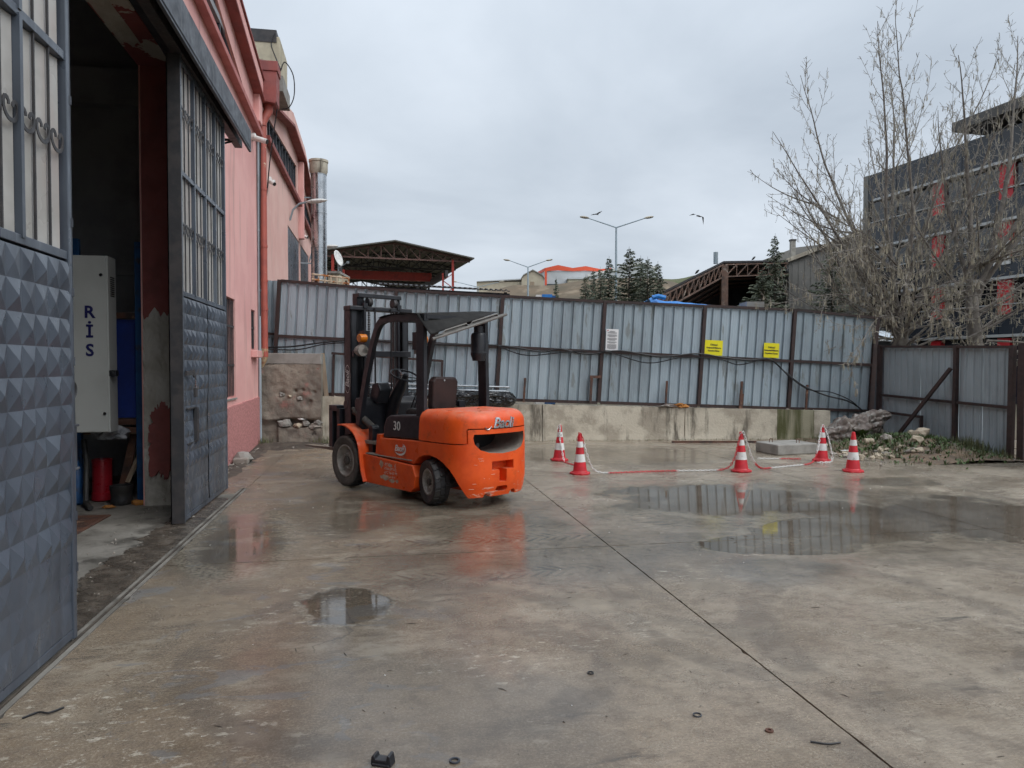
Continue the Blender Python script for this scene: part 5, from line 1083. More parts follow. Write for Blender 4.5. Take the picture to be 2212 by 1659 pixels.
q = MB(); q.bx(.04,.22,-.50,.50,2.34,2.40); q.build('mast_top_plate', M_black, fk, bevel=.012)
q = MB(); q.bx(.08,.16,-.345,.345,2.52,2.575); q.build('inner_crossbar', M_black, fk, bevel=.006)
q = MB(); q.bx(.02,.07,-.46,.46,1.72,1.80); q.build('mast_crossmember', M_black, fk, bevel=.006)
q = MB(); q.bx(.04,.09,-.46,.46,.25,.45); q.build('mast_crossmember', M_black, fk, bevel=.006)
for s in (1,-1):
    q = MB(); a, c_ = V((.20,s*.43,1.07)), V((-.40,s*.43,.80)); d = (c_-a).normalized(); q.tube([a,a+d*.22],.028,12); q.tube([a+d*.2,c_],.045,14); q.tube([a+d*.19,a+d*.22],.052,14); q.build('tilt_cylinder', M_dustrubber, fk, smooth=True)
    q = MB(); q.lathe([(.06,-.04),(.06,.04)],16,(.22,s*.43,1.08),'y'); q.build('mast_pivot', M_black, fk, bevel=.006); q = MB(); q.lathe([(.05,-.05),(.05,.05)],16,(-.41,s*.43,.79),'y'); q.bx(-.46,-.36,s*.43-.05,s*.43+.05,.49,.80); q.build('tilt_pivot', M_black, fk, bevel=.006)
M_forkm = pmat('worn_fork_steel', (.16,.14,.115), .6, col2=(.08,.07,.06), ns=6, dust=(.38,.31,.22), dk=.9)
# --- carriage and forks
q = MB(); q.bx(.34,.40,-.50,.50,.92,1.02); q.bx(.34,.40,-.50,.50,.46,.54)
for y in (-.5,-.2,.12,.42): q.bx(.33,.41,y,y+.08,.46,1.02)
q.build('carriage', M_black, fk, bevel=.006)
for s in (1,-1): q = MB(); q.bx(.42,.47,s*.34-.06,s*.34+.06,.42,1.0); q.prism([(.42,.415),(1.50,.415),(1.50,.43),(.47,.465),(.42,.465)], xz, s*.34-.06, s*.34+.06); q.build('fork', M_forkm, fk)
q = MB(); q.bx(.52,.62,.38,.50,.48,1.03); q.bx(.40,.62,.36,.50,.98,1.06); q.bx(.36,.62,.36,.40,.48,.55); q.build('side_shifter', M_black, fk, bevel=.008)
# --- lettering
me = text_mesh('30', .155, .0008, offset=.0015, space=1.); place_text('number', me, M_white, frame((-1.04,.5075,.862),(-1,0,0),(0,0,1)), fk)
place_text('logo', word(.105, .0006, .001), M_white, frame((-1.13,.5365,.60),(-1,0,0),(0,0,1)), fk)
q = MB(); pts = []
def cres(t): a = -2.55+3.6*t; return a
for i in range(29):
    a = cres(i/28); w_ = .002+.011*sin(pi*min(1,i/28*1.0))**1.2; ce = V((-1.145,0,.60)); rx_, rz_ = .118, .072
    for rr in (-w_, w_): pts.append((ce.x-(rx_+rr)*cos(a), .5368, ce.z+(rz_+rr)*sin(a)))
q.add(pts, [(2*i, 2*i+1, 2*i+3, 2*i+2) for i in range(28)]); q.build('logo_swoosh', M_white, fk)
place_text('mast_logo', word(.125, .0006, .001), M_white, frame((.175,.4665,1.42),(0,0,1),(1,0,0)), fk)
q = MB(); pts = []
for i in range(41):
    a = 2*pi*i/40*.86+.7
    for rr in (-.0035,.0035): pts.append((.175+(.068+rr)*cos(a), .4668, 1.42+(.185+rr)*sin(a)))
q.add(pts, [(2*i, 2*i+1, 2*i+3, 2*i+2) for i in range(40)]); q.build('mast_logo_ring', M_white, fk)
M_stick = pmat('faded_sticker_print', (.62,.40,.33), .6, col2=(.70,.15,.04), ns=26, lo=.5, hi=.6)
for k_, (ln, sz) in enumerate((('ADO     K',.062),('FORKLİFT A.Ş.',.043),('0312 386 61 00',.047),('0312 386 68 11',.034))):
    me = text_mesh(ln, sz, .0006, space=.95, offset=.001); place_text('sticker_line', me, M_stick, frame((-.985,.5662,.385-.048*k_),(-1,0,.012),(0,0,1)), fk)
M_torn = pmat('torn_sticker_paper', (.52,.40,.30), .8, col2=(.40,.24,.16), ns=18)
random.seed(9)
for (cx_, cz_, rx_, rz_) in ((-.79,.385,.045,.045),(-.98,.385,.05,.02),(-.86,.225,.10,.03),(-1.02,.20,.07,.022),(-1.13,.205,.03,.018)):
    q = MB(); m_ = 22; q.add([(cx_+rx_*cos(2*pi*i/m_)*(1+jit(.28)), .5659, cz_+rz_*sin(2*pi*i/m_)*(1+jit(.35))) for i in range(m_)], [tuple(range(m_))]); q.build('torn_sticker', M_torn, fk)
M_scr = pmat('paint_scratch', (.72,.50,.38), .7, rv=0)
q = MB()
for _ in range(55):
    y = random.uniform(-.40,.42); z = random.choice((random.uniform(.14,.24),random.uniform(.14,.2),random.uniform(.2,.58))); L_ = random.uniform(.01,.06) if random.random() < .8 else .13
    if abs(y) < .18 and z > .16: continue
    x0 = rear_x(y, .7); lo = .055*max(0,(.34-z)/.21)**1.4
    x0 = -2.02-(.385-lo)*math.sqrt(max(0,1-min(1,abs(y)/(.565-lo*.3))**3)); y2 = y-L_; x2 = -2.02-(.385-lo)*math.sqrt(max(0,1-min(1,abs(y2)/(.565-lo*.3))**3))
    h_ = random.uniform(.0008,.002); q.add([(x0-.0025,y,z-h_),(x2-.0025,y2,z-h_),(x2-.0025,y2,z+h_),(x0-.0025,y,z+h_)],[(0,1,2,3)])
stuff(q.build('scratches', M_scr, fk))
# ------------------------------------------------------------------ beyond the fence (site grid turned 10.2 degrees to the factory wall)
_ca, _sa = cos(R(10.2)), sin(R(10.2))
def S(x, y, z=0.): return V((x*_ca+y*_sa, -x*_sa+y*_ca, z))
class SB(MB):
    """mesh builder on the site grid"""
    def mesh(s, *a, **k):
        s.v = [tuple(S(*p)) for p in s.v]; return MB.mesh(s, *a, **k)
def sthing(name, label, cat, x, y, z=0., group=None): return thing(name, label, cat, S(x,y,z), 0., group)
# hills
M_hill = pmat('bare_brown_hill', (.155,.115,.075), .95, col2=(.10,.082,.055), ns=.06, dirt=(.23,.18,.125), ds=.12, bump=.4, bs=.6)
M_green = pmat('green_hill', (.085,.098,.045), .95, col2=(.125,.115,.062), ns=.05, dirt=(.06,.088,.03), ds=.03, bump=.3, bs=.5)
def hill(name, mat_, prof, dep, dback):
    xs = [p[0] for p in prof]; q = SB()
    def P(u, v):
        x = xs[0]+(xs[-1]-xs[0])*u; zc = ip(xs,[p[1] for p in prof],x)
        if v < .6: t = v/.6; y = dep*(.55+.45*t); z = -.5+(zc+.5)*(t**1.5)
        else: t = (v-.6)/.4; y = dep+(dback-dep)*t; z = zc*(1+.0*t)+t*.02*dep
        return (x*y/dep, y, z+mn.noise(V((x*.06,y*.05,1)))*dep*.006*min(1,v*3))
    q.grid(P, 120, 26); return struct(q.build(name, mat_, smooth=True, ang=80))
K = 240/1584.
def HZ(y, d): return 1.6+(790-y)/1584*d
hill('hill', M_hill, [(-120,12),(-60,18),(-20,HZ(640,240)),(-6,HZ(626,240)),(0,HZ(617,240)),(12,HZ(614,240)),(24,HZ(611,240)),(30,HZ(603,240)),(38,HZ(601,240)),(50,HZ(606,240)),(70,HZ(620,240)),(160,HZ(640,240))], 240, 420)
hill('hill', M_green, [(-60,10),(0,20),(20,HZ(625,330)),(50,HZ(607,330)),(68,HZ(600,330)),(84,HZ(594,330)),(110,HZ(583,330)),(150,HZ(572,330)),(260,HZ(560,330))], 330, 600)
# cream barn and white hall on the hill
M_barn = pmat('cream_cladding', (.50,.45,.34), .8, col2=(.44,.39,.30), ns=.5)
M_hall = pmat('pale_grey_cladding', (.52,.54,.55), .6, col2=(.47,.49,.50), ns=.2)
M_hallred = pmat('orange_red_trim', (.72,.10,.04), .5)
bn = sthing('barn', 'cream gabled barn with a low side wall on the brown hill', 'barn', 7, 245, 26)
zb = HZ(619,246); q = SB(); q.prism([(3.2,zb-2),(10.6,zb-2),(10.6,zb+2.3),(10.0,zb+3.2),(6.9,zb+4.9),(3.8,zb+3.2),(3.2,zb+2.3)], lambda u,v,w:(u,w,v), 244, 262); q.build('wall', M_barn, bn)
q = SB(); q.prism([(3.0,zb+2.2),(3.7,zb+3.25),(6.9,zb+5.0),(10.1,zb+3.25),(10.8,zb+2.2),(10.8,zb+2.5),(10.1,zb+3.6),(6.9,zb+5.35),(3.7,zb+3.6),(3.0,zb+2.5)], lambda u,v,w:(u,w,v), 243.6, 262.4); q.build('roof', M_conc_grey, bn)
q = SB(); q.bx(-12,3.2,250,251,zb-2,zb+1.9); q.build('side_wall', M_barn, bn)
q = SB(); q.prism([(-12,1.9),(3.2,2.6),(3.2,3.0),(-12,2.1)], lambda u,v,w:(u,w,zb+v), 249.5, 256); q.build('side_roof', M_hall, bn)
q = SB(); q.bx(6,7.4,243.9,244,zb-1,zb+1.3); q.build('door', M_wood, bn)
hl = sthing('warehouse', 'white warehouse with orange-red roof edge on the hill', 'warehouse', 30, 400, 45)
zw = HZ(614,400); x0, x1 = 18, 54
q = SB(); q.prism([(x0,zw-4),(x1,zw-4),(x1,zw+7),(x0,zw+7)], lambda u,v,w:(u,w,v), 400, 440); q.add([(x0,400,zw-4),(x0-12,440,zw-4),(x0-12,440,zw+5),(x0,400,zw+7)],[(0,1,2,3)]); q.build('wall', M_hall, hl)
q = SB(); q.prism([(x0,6.9),(x0+7,7.3),(x0+15,6.9),(x0+22,7.2),(x0+30,6.7),(x1,7.0),(x1,8.6),(x0+30,8.0),(x0+22,9.6),(x0+15,8.6),(x0+7,10.2),(x0,8.6)], lambda u,v,w:(u,w,v+zw), 399.4, 400.6); q.beam((x0,400,zw+7.8),(x0-12,440,zw+5.5),.6,1.6); q.bx(x0-.2,x0+.9,399.4,400.4,zw-3,zw+7.5); q.build('roof_edge', M_hallred, hl)
q = SB(); q.bx(x0+.8,x0+12,397,398,zw-4,zw-.3); q.build('dark_annex', M_dkgrey, hl)
q = SB(); q.bx(30,46,392,400,zw-3,zw+1.6); q.build('annex', M_barn, hl); q = SB(); q.bx(29.5,46.5,391.5,400,zw+1.6,zw+2.4); q.build('annex_roof', M_hall, hl)
hl2 = sthing('warehouse', 'pale low-roofed hall partly hidden by fir trees on the hill', 'warehouse', 60, 380, 45)
q = SB(); q.prism([(40,zw-5),(74,zw-5),(74,zw+5.5),(66,zw+8),(56,zw+5.2),(40,zw+1.5)], lambda u,v,w:(u,w,v), 380, 398); q.build('wall', M_hall, hl2)
q = SB(); q.prism([(39,zw+1.4),(56,zw+5.2),(66,zw+8),(75,zw+5.2),(75,zw+6.2),(66,zw+9.4),(56,zw+6.6),(39,zw+2.6)], lambda u,v,w:(u,w,v), 379.4, 398.6); q.build('roof', M_white, hl2)
# street lamps
def street_lamp(label, x, y, h, arm=1.75):
    t = sthing('street_lamp', label, 'street lamp', x, y, 0, 'double-armed street lamps')
    q = SB(); q.tube([(x,y,0),(x,y,h)],[.12,.055],10); q.build('pole', M_zinc, t, smooth=True)
    for s in (-1,1):
        q = SB(); q.tube([(x,y,h-.02),(x+s*arm,y-.2,h+.52)],[.04,.03],6); q.build('arm', M_zinc, t)
        q = SB(); q.grid(lambda u,v: (x+s*(arm-.1+.62*v), y-.2+.13*sin(pi*v)**.5*cos(2*pi*u), h+.52+.08*v+.075*sin(pi*v)**.5*sin(2*pi*u)), 10, 8, cu=True); q.build('lamp_head', M_conc, t, smooth=True)
street_lamp('tallest double-armed street lamp, standing between fir trees', (1330-1106)/1584*45, 45, 10.05)
street_lamp('mid-distance double-armed street lamp in front of the cream barn', (1140.4-1106)/1584*63, 63, 10.05, 1.6)
street_lamp('farthest double-armed street lamp, small above the corrugated roof edge', (1033-1106)/1584*79, 79, 10.05, 2.3)
# red truss shed with crane beam
M_redsteel = pmat('red_oxide_steel', (.40,.045,.03), .6, col2=(.28,.04,.03), ns=3)
M_trussy = pmat('faded_red_steel', (.17,.085,.07), .7, col2=(.11,.065,.055), ns=3)
M_roofin = pmat('grey_roof_sheet', (.13,.125,.115), .8, col2=(.10,.098,.09), ns=1.2, rust_and_glints=(.16,.12,.09), rs=2.)
sh = sthing('open_shed', 'open-sided shed with lattice roof trusses and a red crane beam', 'shed', -8, 50)
gd = V((4.94,1.5,0)); gl_n = gd.length; ge = gd.normalized(); gb_ = V((-ge.y,ge.x,0))
def SH(a, b_, z): p = V((-8.0,50,0))+ge*a+gb_*b_; return (p.x,p.y,z)
HS = gl_n+.1; ZA, ZE, ZC = 9.97, 9.02, 8.86
for s in (-1,1):
    q = SB(); q.add([SH(0,-.6,ZA),SH(s*(HS+.2),-.6,ZE-.02),SH(s*(HS+.2),24,ZE-.02),SH(0,24,ZA)]+[SH(0,-.6,ZA+.08),SH(s*(HS+.2),-.6,ZE+.06),SH(s*(HS+.2),24,ZE+.06),SH(0,24,ZA+.08)],[(0,1,2,3),(7,6,5,4),(0,4,5,1),(1,5,6,2),(2,6,7,3),(3,7,4,0)]); q.build('roof_sheet', M_roofin, sh)
for k_, yb_ in enumerate((0,4.6,9.2,13.8,18.4,23)):
    q = SB(); m_ = M_trussy if k_ == 0 else M_iron
    top = lambda a: ZA-(ZA-ZE)*abs(a)/HS-.06
    q.beam(SH(-HS,yb_,ZE-.05),SH(0,yb_,ZA-.06),.1,.1); q.beam(SH(HS,yb_,ZE-.05),SH(0,yb_,ZA-.06),.1,.1); q.beam(SH(-HS,yb_,ZC),SH(HS,yb_,ZC),.1,.1)
    nn = 12
    for i in range(nn+1):
        a = -HS+2*HS*i/nn; q.beam(SH(a,yb_,ZC),SH(a,yb_,top(a)),.06,.06)
        if i < nn: a2 = -HS+2*HS*(i+1)/nn; q.beam(*((SH(a,yb_,top(a)),SH(a2,yb_,ZC)) if a >= -.01 else (SH(a,yb_,top(a)),SH(a2,yb_,ZC))),.055,.055)
    q.build('truss', m_, sh)
q = SB()
for i in range(1,10):
    for s in (-1,1): a = s*HS*i/10; q.beam(SH(a,0,ZA-(ZA-ZE)*abs(a)/HS-.03),SH(a,23.5,ZA-(ZA-ZE)*abs(a)/HS-.03),.07,.1)
q.build('purlins', M_iron, sh)
for k_, yb_ in enumerate((0,9.2,18.4,23)):
    for s in (-1,1):
        q = SB(); a = s*(HS-1.2); q.beam(SH(a,yb_,-.1),SH(a,yb_,ZC+.1),.16,.16,up=(1,0,0)); q.build('column', M_redsteel if k_ == 0 else M_iron, sh)
        q = SB(); a2 = s*(HS-1.9); q.beam(SH(a2,yb_,-.1),SH(a2,yb_,8.0),.12,.12,up=(1,0,0))
        for j in range(8): q.beam(SH(a,yb_,j*1.0),SH(a2,yb_,j*1.0+.5),.05,.05); q.beam(SH(a2,yb_,j*1.0+.5),SH(a,yb_,j*1.0+1),.05,.05)
        q.build('lattice', M_redsteel if k_ == 0 else M_iron, sh)
for s in (-1,1): q = SB(); q.beam(SH(s*(HS-1.7),-.3,7.95),SH(s*(HS-1.7),24,7.95),.2,.45); q.build('runway_beam', M_iron, sh)
q = SB(); q.beam(SH(-HS+1.7,5.5,8.35),SH(HS-1.7,5.5,8.35),.35,.62); q.build('crane_girder', M_redsteel, sh)
q = SB(); q.beam(SH(-.5,5.2,8.85),SH(1.4,5.2,8.85),.4,.22); q.build('hoist', M_iron, sh)
# lean-to roof edge just behind the fence
lr = sthing('lean_to_roof', 'corrugated lean-to roof edge showing black over the fence top', 'roof', -1.6, 17.2, 3.3)
q = SB()
def LR(u, v): x = -3.1+3.05*u; return (x, 16.85+1.0*v, 3.47-.165*u+.10*v+.028*(1 if sin(u*2*pi*26) > .2 else 0))
q.grid(LR, 210, 3); q.build('corrugated_sheet', M_iron, lr, solid=.02)
q = SB(); q.beam((-3.1,17.0,3.40),(-.05,17.0,3.24),.05,.05); q.build('purlin', M_iron, lr)
for x in (-2.9,-1.4,-.15): q = SB(); q.beam((x,17.05,-.05),(x,17.05,3.3),.07,.07,up=(1,0,0)); q.build('support', M_iron, lr)
# rusty rack above the fence by the chimney
rr = sthing('rusty_rack', 'orange and white rusted pipe rack above the fence near the chimney', 'rack', -4.2, 17.3, 3.4)
M_orust = pmat('orange_rust', (.42,.16,.05), .8, col2=(.55,.45,.33), ns=5, lo=.45, hi=.55)
for z in (3.62,3.74,3.52): q = SB(); q.tube([(-4.68,17.2,z),(-3.82,17.3,z-.09)],.022,6); q.build('rail', M_orust, rr)
for i in range(7): q = SB(); x = -4.66+i*.14; q.beam((x,17.22,3.45-.012*i),(x,17.22,3.76-.014*i),.025,.025); q.build('stile', M_orust, rr)
for x in (-4.6,-3.9): q = SB(); q.beam((x,17.3,-.05),(x,17.3,3.6),.05,.05,up=(1,0,0)); q.build('support', M_rusty, rr)
# hut with satellite dish
hu = sthing('hut', 'small cream hut behind the fence right of the steel chimney', 'hut', -6.6, 27.5)
q = SB(); q.bx(-6.75,-6.35,27,28.5,-.05,4.98); q.build('wall', M_cream, hu); q = SB(); q.bx(-6.8,-6.3,26.9,28.6,4.98,5.06); q.build('roof', M_conc_grey, hu)
q = SB(); q.bx(-6.45,-6.05,26.7,27.4,-.05,4.5); q.build('side_box', M_white, hu)
sd = sthing('satellite_dish', 'white satellite dish on the cream hut beside the red shed column', 'satellite dish', -6.4, 27.2, 5.0)
q = SB(); q.tube([(-6.42,27.2,5.0),(-6.42,27.2,5.5)],.025,8); q.build('mast', M_zinc, sd)
q = SB()
def dish(u, v):
    a = 2*pi*u; r_ = .30*v; d = .5*r_*r_; n_ = V((.93,-.25,.28)); e_a = n_.cross(V((0,0,1))).normalized(); e_b = e_a.cross(n_); p = V((-6.42,27.1,5.55))+e_a*r_*cos(a)+e_b*r_*sin(a)+n_*d; return tuple(p)
q.grid(dish, 22, 6, cu=True); q.build('dish', M_white, sd, smooth=True, solid=.01)
q = SB(); q.tube([(-6.35,27.05,5.2),(-6.02,26.95,5.38)],.012,6); q.bx(-6.05,-5.97,26.9,26.98,5.34,5.42); q.build('receiver_arm', M_zinc, sd)
# rusty open shed on the right
rs_ = sthing('open_shed', 'rusty open shed with a sloping lattice truss and dark interior', 'shed', 10.5, 37)
LE, AP, RT = (6.45,31.2,4.68), (10.92,38,6.9), (15.6,41.6,7.48)
def back(p, d, dz=0.): return (p[0]+d*.30, p[1]+d*.95, p[2]+dz)
for (a, c_) in ((LE,AP),(AP,RT)):
    q = SB(); q.add([a,c_,back(c_,14),back(a,14)]+[(p[0],p[1],p[2]+.10) for p in (a,c_,back(c_,14),back(a,14))],[(0,1,2,3),(7,6,5,4),(0,4,5,1),(1,5,6,2),(2,6,7,3),(3,7,4,0)]); q.build('roof_sheet', M_iron, rs_)
def truss(a, c_, dep, n_, m_, par, w_=.06):
    q = SB(); a = V(a); c_ = V(c_); a.z -= .08; c_.z -= .08; lo_ = V((0,0,-dep)); q.beam(a,c_,w_,w_); q.beam(a+lo_,c_+lo_,w_,w_)
    for i in range(n_):
        p, r_ = a.lerp(c_,i/n_), a.lerp(c_,(i+1)/n_); q.beam(p,p+lo_,w_*.7,w_*.7); q.beam(p+lo_,r_,w_*.7,w_*.7)
    q.build('truss', m_, par)
M_rustlight = pmat('rust_and_primer', (.16,.095,.07), .8, col2=(.085,.06,.05), ns=3, dirt=(.32,.27,.23), ds=2.5)
truss(LE, AP, .62, 11, M_rustlight, rs_); truss((AP[0]+.1,AP[1],AP[2]), RT, .62, 6, M_rustlight, rs_)
q = SB(); q.beam((AP[0],AP[1]-.1,-.05),(AP[0],AP[1]-.1,6.75),.34,.34,up=(1,0,0)); q.build('column', M_rustlight, rs_)
q = SB(); q.beam((LE[0],LE[1],-.05),(LE[0],LE[1],4.6),.2,.2,up=(1,0,0)); q.build('column', M_rusty, rs_)
q = SB(); a, c_ = back(LE,12), back(RT,12); q.add([(a[0],a[1],-.05),(c_[0],c_[1],-.05),(c_[0],c_[1],7.6),(AP[0]+3.6,AP[1]+11.4,7.0),(a[0],a[1],4.7)],[(0,1,2,3,4)]); q.build('back_wall', M_iron, rs_)
for k_ in range(5): q = SB(); d = 2+2.3*k_; q.beam((lambda p:(p[0],p[1],p[2]-.12))(back(LE,d)),(lambda p:(p[0],p[1],p[2]-.12))(back(AP,d)),.1,.1); q.beam((lambda p:(p[0],p[1],p[2]-.12))(back(AP,d)),(lambda p:(p[0],p[1],p[2]-.12))(back(RT,d)),.1,.1); q.build('rafter', M_rusty, rs_)
q = SB(); q.bx(7.6,11.8,42,42.3,-.05,4.7); q.build('partition', M_dkgrey, rs_)
q = SB(); q.tube([(10.6,38.3,6.9),(10.6,38.3,7.5)],.12,8); q.build('vent_pipe', M_zinc, rs_)
# grey gabled building behind it
gb2 = sthing('industrial_building', 'plain grey clad building with a pale sloping roof edge behind the bare tree', 'building', 19, 45)
M_greyclad = pmat('grey_cladding', (.215,.21,.195), .8, col2=(.185,.18,.168), ns=.6, dirt=(.16,.155,.145), ds=1., dst=(1,1,.3))
GLx, GRx, GY = (1702-1106)/1584*45, (1885-1106)/1584*45, 45
q = SB(); q.prism([(GLx,-.05),(GRx,-.05),(GRx,10.0),(GLx,7.95)], lambda u,v,w:(u,w,v), GY, GY+14); q.build('wall', M_greyclad, gb2)
for i in range(14): x = GLx+.2+i*.38; q = SB(); q.bx(x,x+.30,GY-.025,GY,0,7.85+(x-GLx)*.395); q.build('panel', M_greyclad, gb2)
q = SB(); q.prism([(GLx-.25,7.86),(GRx,9.98),(GRx,10.22),(GLx-.25,8.10)], lambda u,v,w:(u,w,v), GY-.25, GY+14); q.build('roof_edge', M_conc, gb2)
q = SB(); q.prism([(20.2,10.1),(22.8,11.1),(25.4,11.4),(31,11.6),(31,7.5),(20.2,7.5)], lambda u,v,w:(u,w,v), GY+14.2, GY+16); q.build('rear_gable', M_greyclad, gb2)
q = SB(); q.bx(GLx+2.4,GLx+2.72,GY+6,GY+6.3,8,10.25); q.build('chimney', M_conc_grey, gb2); q = SB(); q.bx(GLx+2.36,GLx+2.76,GY+5.96,GY+6.34,10.25,10.36); q.build('chimney_cap', M_iron, gb2)
# black and red office block
ob = sthing('office_building', 'black panelled office building with red accents and projecting roof slab', 'building', 20, 36)
fdx = V((.254,-.967,0)); fnx = V((-.967,-.254,0))
M_blk = pmat('black_cladding', (.020,.026,.037), .25, col2=(.03,.034,.042), ns=.4, rv=.05)
M_bglass = pmat('dark_glazing', (.01,.012,.016), .06, rv=.02, spec=.8)
M_redclad = pmat('red_cladding', (.55,.02,.03), .4, col2=(.48,.018,.025), ns=.7)
M_ledge = pmat('aluminium_ledge', (.45,.46,.46), .4, metal=.3)
def OBp(t, z, o=0.): p = V((19.3,40,0))+fdx*t+fnx*o; return (p.x,p.y,z)
def obox(q, t0, t1, z0, z1, o0, o1):
    c8 = [OBp(t,z,o) for o in (o0,o1) for (t,z) in ((t0,z0),(t1,z0),(t1,z1),(t0,z1))]; q.add(c8,[(0,1,2,3),(7,6,5,4),(0,4,5,1),(1,5,6,2),(2,6,7,3),(3,7,4,0)])
q = SB(); obox(q,0,26,-.05,11.85,-12,-.25); q.build('core', M_blk, ob)
LV = [11.9,10.42,7.9,5.4,2.9,.0]
for i, z in enumerate(LV[1:5]): q = SB(); obox(q,.3 if i else .6,26,z-.06,z+.06,-.25,.22); q.build('ledge', M_ledge, ob)
for j in range(13): q = SB(); obox(q,j*2.0+.015,j*2.0+1.985,10.5,11.88,-.25,-.02); q.build('panel', M_blk, ob)
for i in range(1,4):
    zt, zb2 = LV[i]-.07, LV[i+1]+.07; zm_ = zb2+(zt-zb2)*.56
    for j in range(13):
        q = SB(); obox(q,j*2.0+.015,j*2.0+1.985,zb2,zm_-.05,-.25,-.04); q.build('panel', M_blk, ob)
        q = SB(); obox(q,j*2.0+.04,j*2.0+1.96,zm_,zt,-.25,-.14); w_ = q.build('window', M_bglass, ob)
    q = SB(); obox(q,.3,26,zm_-.045,zm_-.0,-.25,.08); q.build('window_ledge', M_ledge, ob)
    for t0 in (4.35,7.95,11.5,15): q = SB(); obox(q,t0,t0+.68,zm_-.45,zt,-.25,.0); q.build('red_panel', M_redclad, ob)
for t0 in (4.35,8.0,11.5): q = SB(); obox(q,t0,t0+.6,.0,2.8,-.25,.0); q.build('red_panel', M_redclad, ob)
q = SB(); obox(q,7.75,8.55,6.0,7.0,-.2,.03); q.build('white_panel', M_white, ob)
q = SB(); obox(q,6.1,26,12.3,12.72,-10,.7); q.build('roof_slab', pmat('dark_taupe_slab',(.085,.08,.075),.6), ob)
q = SB(); obox(q,6.6,26,11.85,12.3,-10,-1.2); q.build('penthouse', M_bglass, ob)
q = SB(); obox(q,-.35,.0,-.05,11.9,-12,.0); q.build('side_fin', M_greyclad, ob)
# tarpaulin pile, crate and boxes showing over the fence
M_bluetarp = pmat('blue_tarpaulin', (.02,.22,.62), .45, col2=(.02,.16,.48), ns=3, bump=.4, bs=8)
q = SB()
def tarp(u, v):
    x = 3.35+2.4*u; z = 3.22-.22*u+.03*mn.noise(V((u*9,v*5,0)))-.6*max(0,abs(v-.5)-.3)**1.2*2; 
    if u < .08: z += .05*sin(u/.08*pi)
    return (x, 17.6+1.6*v, z)
q.grid(tarp, 50, 16); q.tube([(3.36,17.62,3.23),(3.5,17.62,3.265),(3.68,17.6,3.22)],.055,8)
tp = sthing('covered_stack', 'stack under a bright blue tarpaulin showing over the fence top', 'stack', 4.5, 18.3); q.build('tarpaulin', M_bluetarp, tp, smooth=True)
q = SB(); q.bx(3.4,5.7,17.9,19,-.05,2.85); q.build('stacked_load', M_wood, tp)
bx_ = sthing('concrete_box', 'grey concrete box top just above the fence beside the blue tarpaulin', 'box', 6.0, 18.3); q = SB(); q.bx(5.75,6.18,18,18.6,-.05,3.17); q.build('box_body', M_conc_grey, bx_)
ct_ = sthing('container', 'blue and white container roof peeping over the fence', 'container', 1.0, 22); q = SB(); q.bx(.72,.98,22,24,-.05,3.72); q.build('white_side', M_white, ct_); q = SB(); q.bx(.98,1.3,22,24,-.05,3.70); q.build('blue_side', M_blue, ct_); q = SB(); q.bx(.9,1.2,21.95,22,3.58,3.73); q.build('roof_edge', M_bluetarp, ct_)
# parked car glimpsed behind the right fence
cr = sthing('parked_car', 'car windscreen reflecting the white sky above the right fence', 'car', 9.3, 18.6)
q = SB(); q.prism([(7.6,.25),(11.8,.25),(11.8,1.2),(10.9,1.4),(10.2,2.1),(9.95,2.26),(9.2,2.28),(8.6,2.1),(8.2,1.45),(7.6,1.3)], lambda u,v,w:(u,w,v), 18.3, 20.0); q.build('body', M_dkgrey, cr, bevel=.06)
q = SB(); 
def wsc(u, v): a = u; x = 9.0+.62*u; z = 2.2+.31*v*math.sqrt(max(.05,1-((u-.35)/.66)**2)); return (x, 18.05+.35*v, z)
q.grid(wsc, 16, 6); q.build('windscreen', pmat('sky_mirror_glass',(.75,.78,.8),.08,metal=.9), cr, smooth=True, solid=.01)
q = SB(); q.tube([(8.98,18.0,2.18)]+[(9.0+.62*u, 18.05+.36, 2.21+.32*math.sqrt(max(.05,1-((u-.35)/.66)**2))) for u in (0,.2,.4,.6,.8,.95,1.0)]+[(9.66,18.05,2.18)],.02,6); q.build('window_frame', M_iron, cr)
for x in (8.3,11.0): q = SB(); q.lathe([(.32,18.25),(.32,18.45)],20,(x,0,.3),'y'); q.build('wheel', M_rubber, cr)
# birds
def bird(label, x, y, z, s, span, dx, tilt):
    q = SB(); c_ = V((x,y,z))
    q.tube([c_+V((-.16*s*dx,0,.02*s)),c_+V((-.06*s*dx,0,.03*s)),c_+V((.05*s*dx,0,.0)),c_+V((.18*s*dx,.0,-.05*s))],[.015*s,.05*s,.055*s,.01*s],8)
    for sd_, (lx, lz, mx_, mz_) in zip((-1,1), tilt):
        p0 = c_+V((0,0,.02*s)); pm = c_+V((mx_*s,.02,mz_*s)); pt = c_+V((lx*s,.05,lz*s)); w_ = V((.10*s*dx,0,-.05*s)); th_ = V((0,.012*s,0))
        vs = [p0-w_*.5,p0+w_*.8,pm-w_*.4,pm+w_*.9,pt]; q.add([v_ for v_ in vs]+[v_+th_ for v_ in vs],[(0,1,3,2),(2,3,4),(5,7,8,6),(7,9,8),(0,5,6,1),(0,2,7,5),(2,4,9,7),(1,6,8,3),(3,8,9,4)])
    return tag(q.build('bird', M_ink), label, 'bird')
bird('dark bird flying just above the tallest street lamp', (1288-1106)/1584*40, 40, HZ(465,40), .62, 1, 1, ((-.55,-.06,-.25,.02),(.5,.32,.22,.18)))
bird('larger dark bird flying in the open sky with one wing lowered', (1507-1106)/1584*30, 30, HZ(469,30), .62, 1, 1, ((-.62,.06,-.3,.16),(.34,-.55,.26,-.02)))
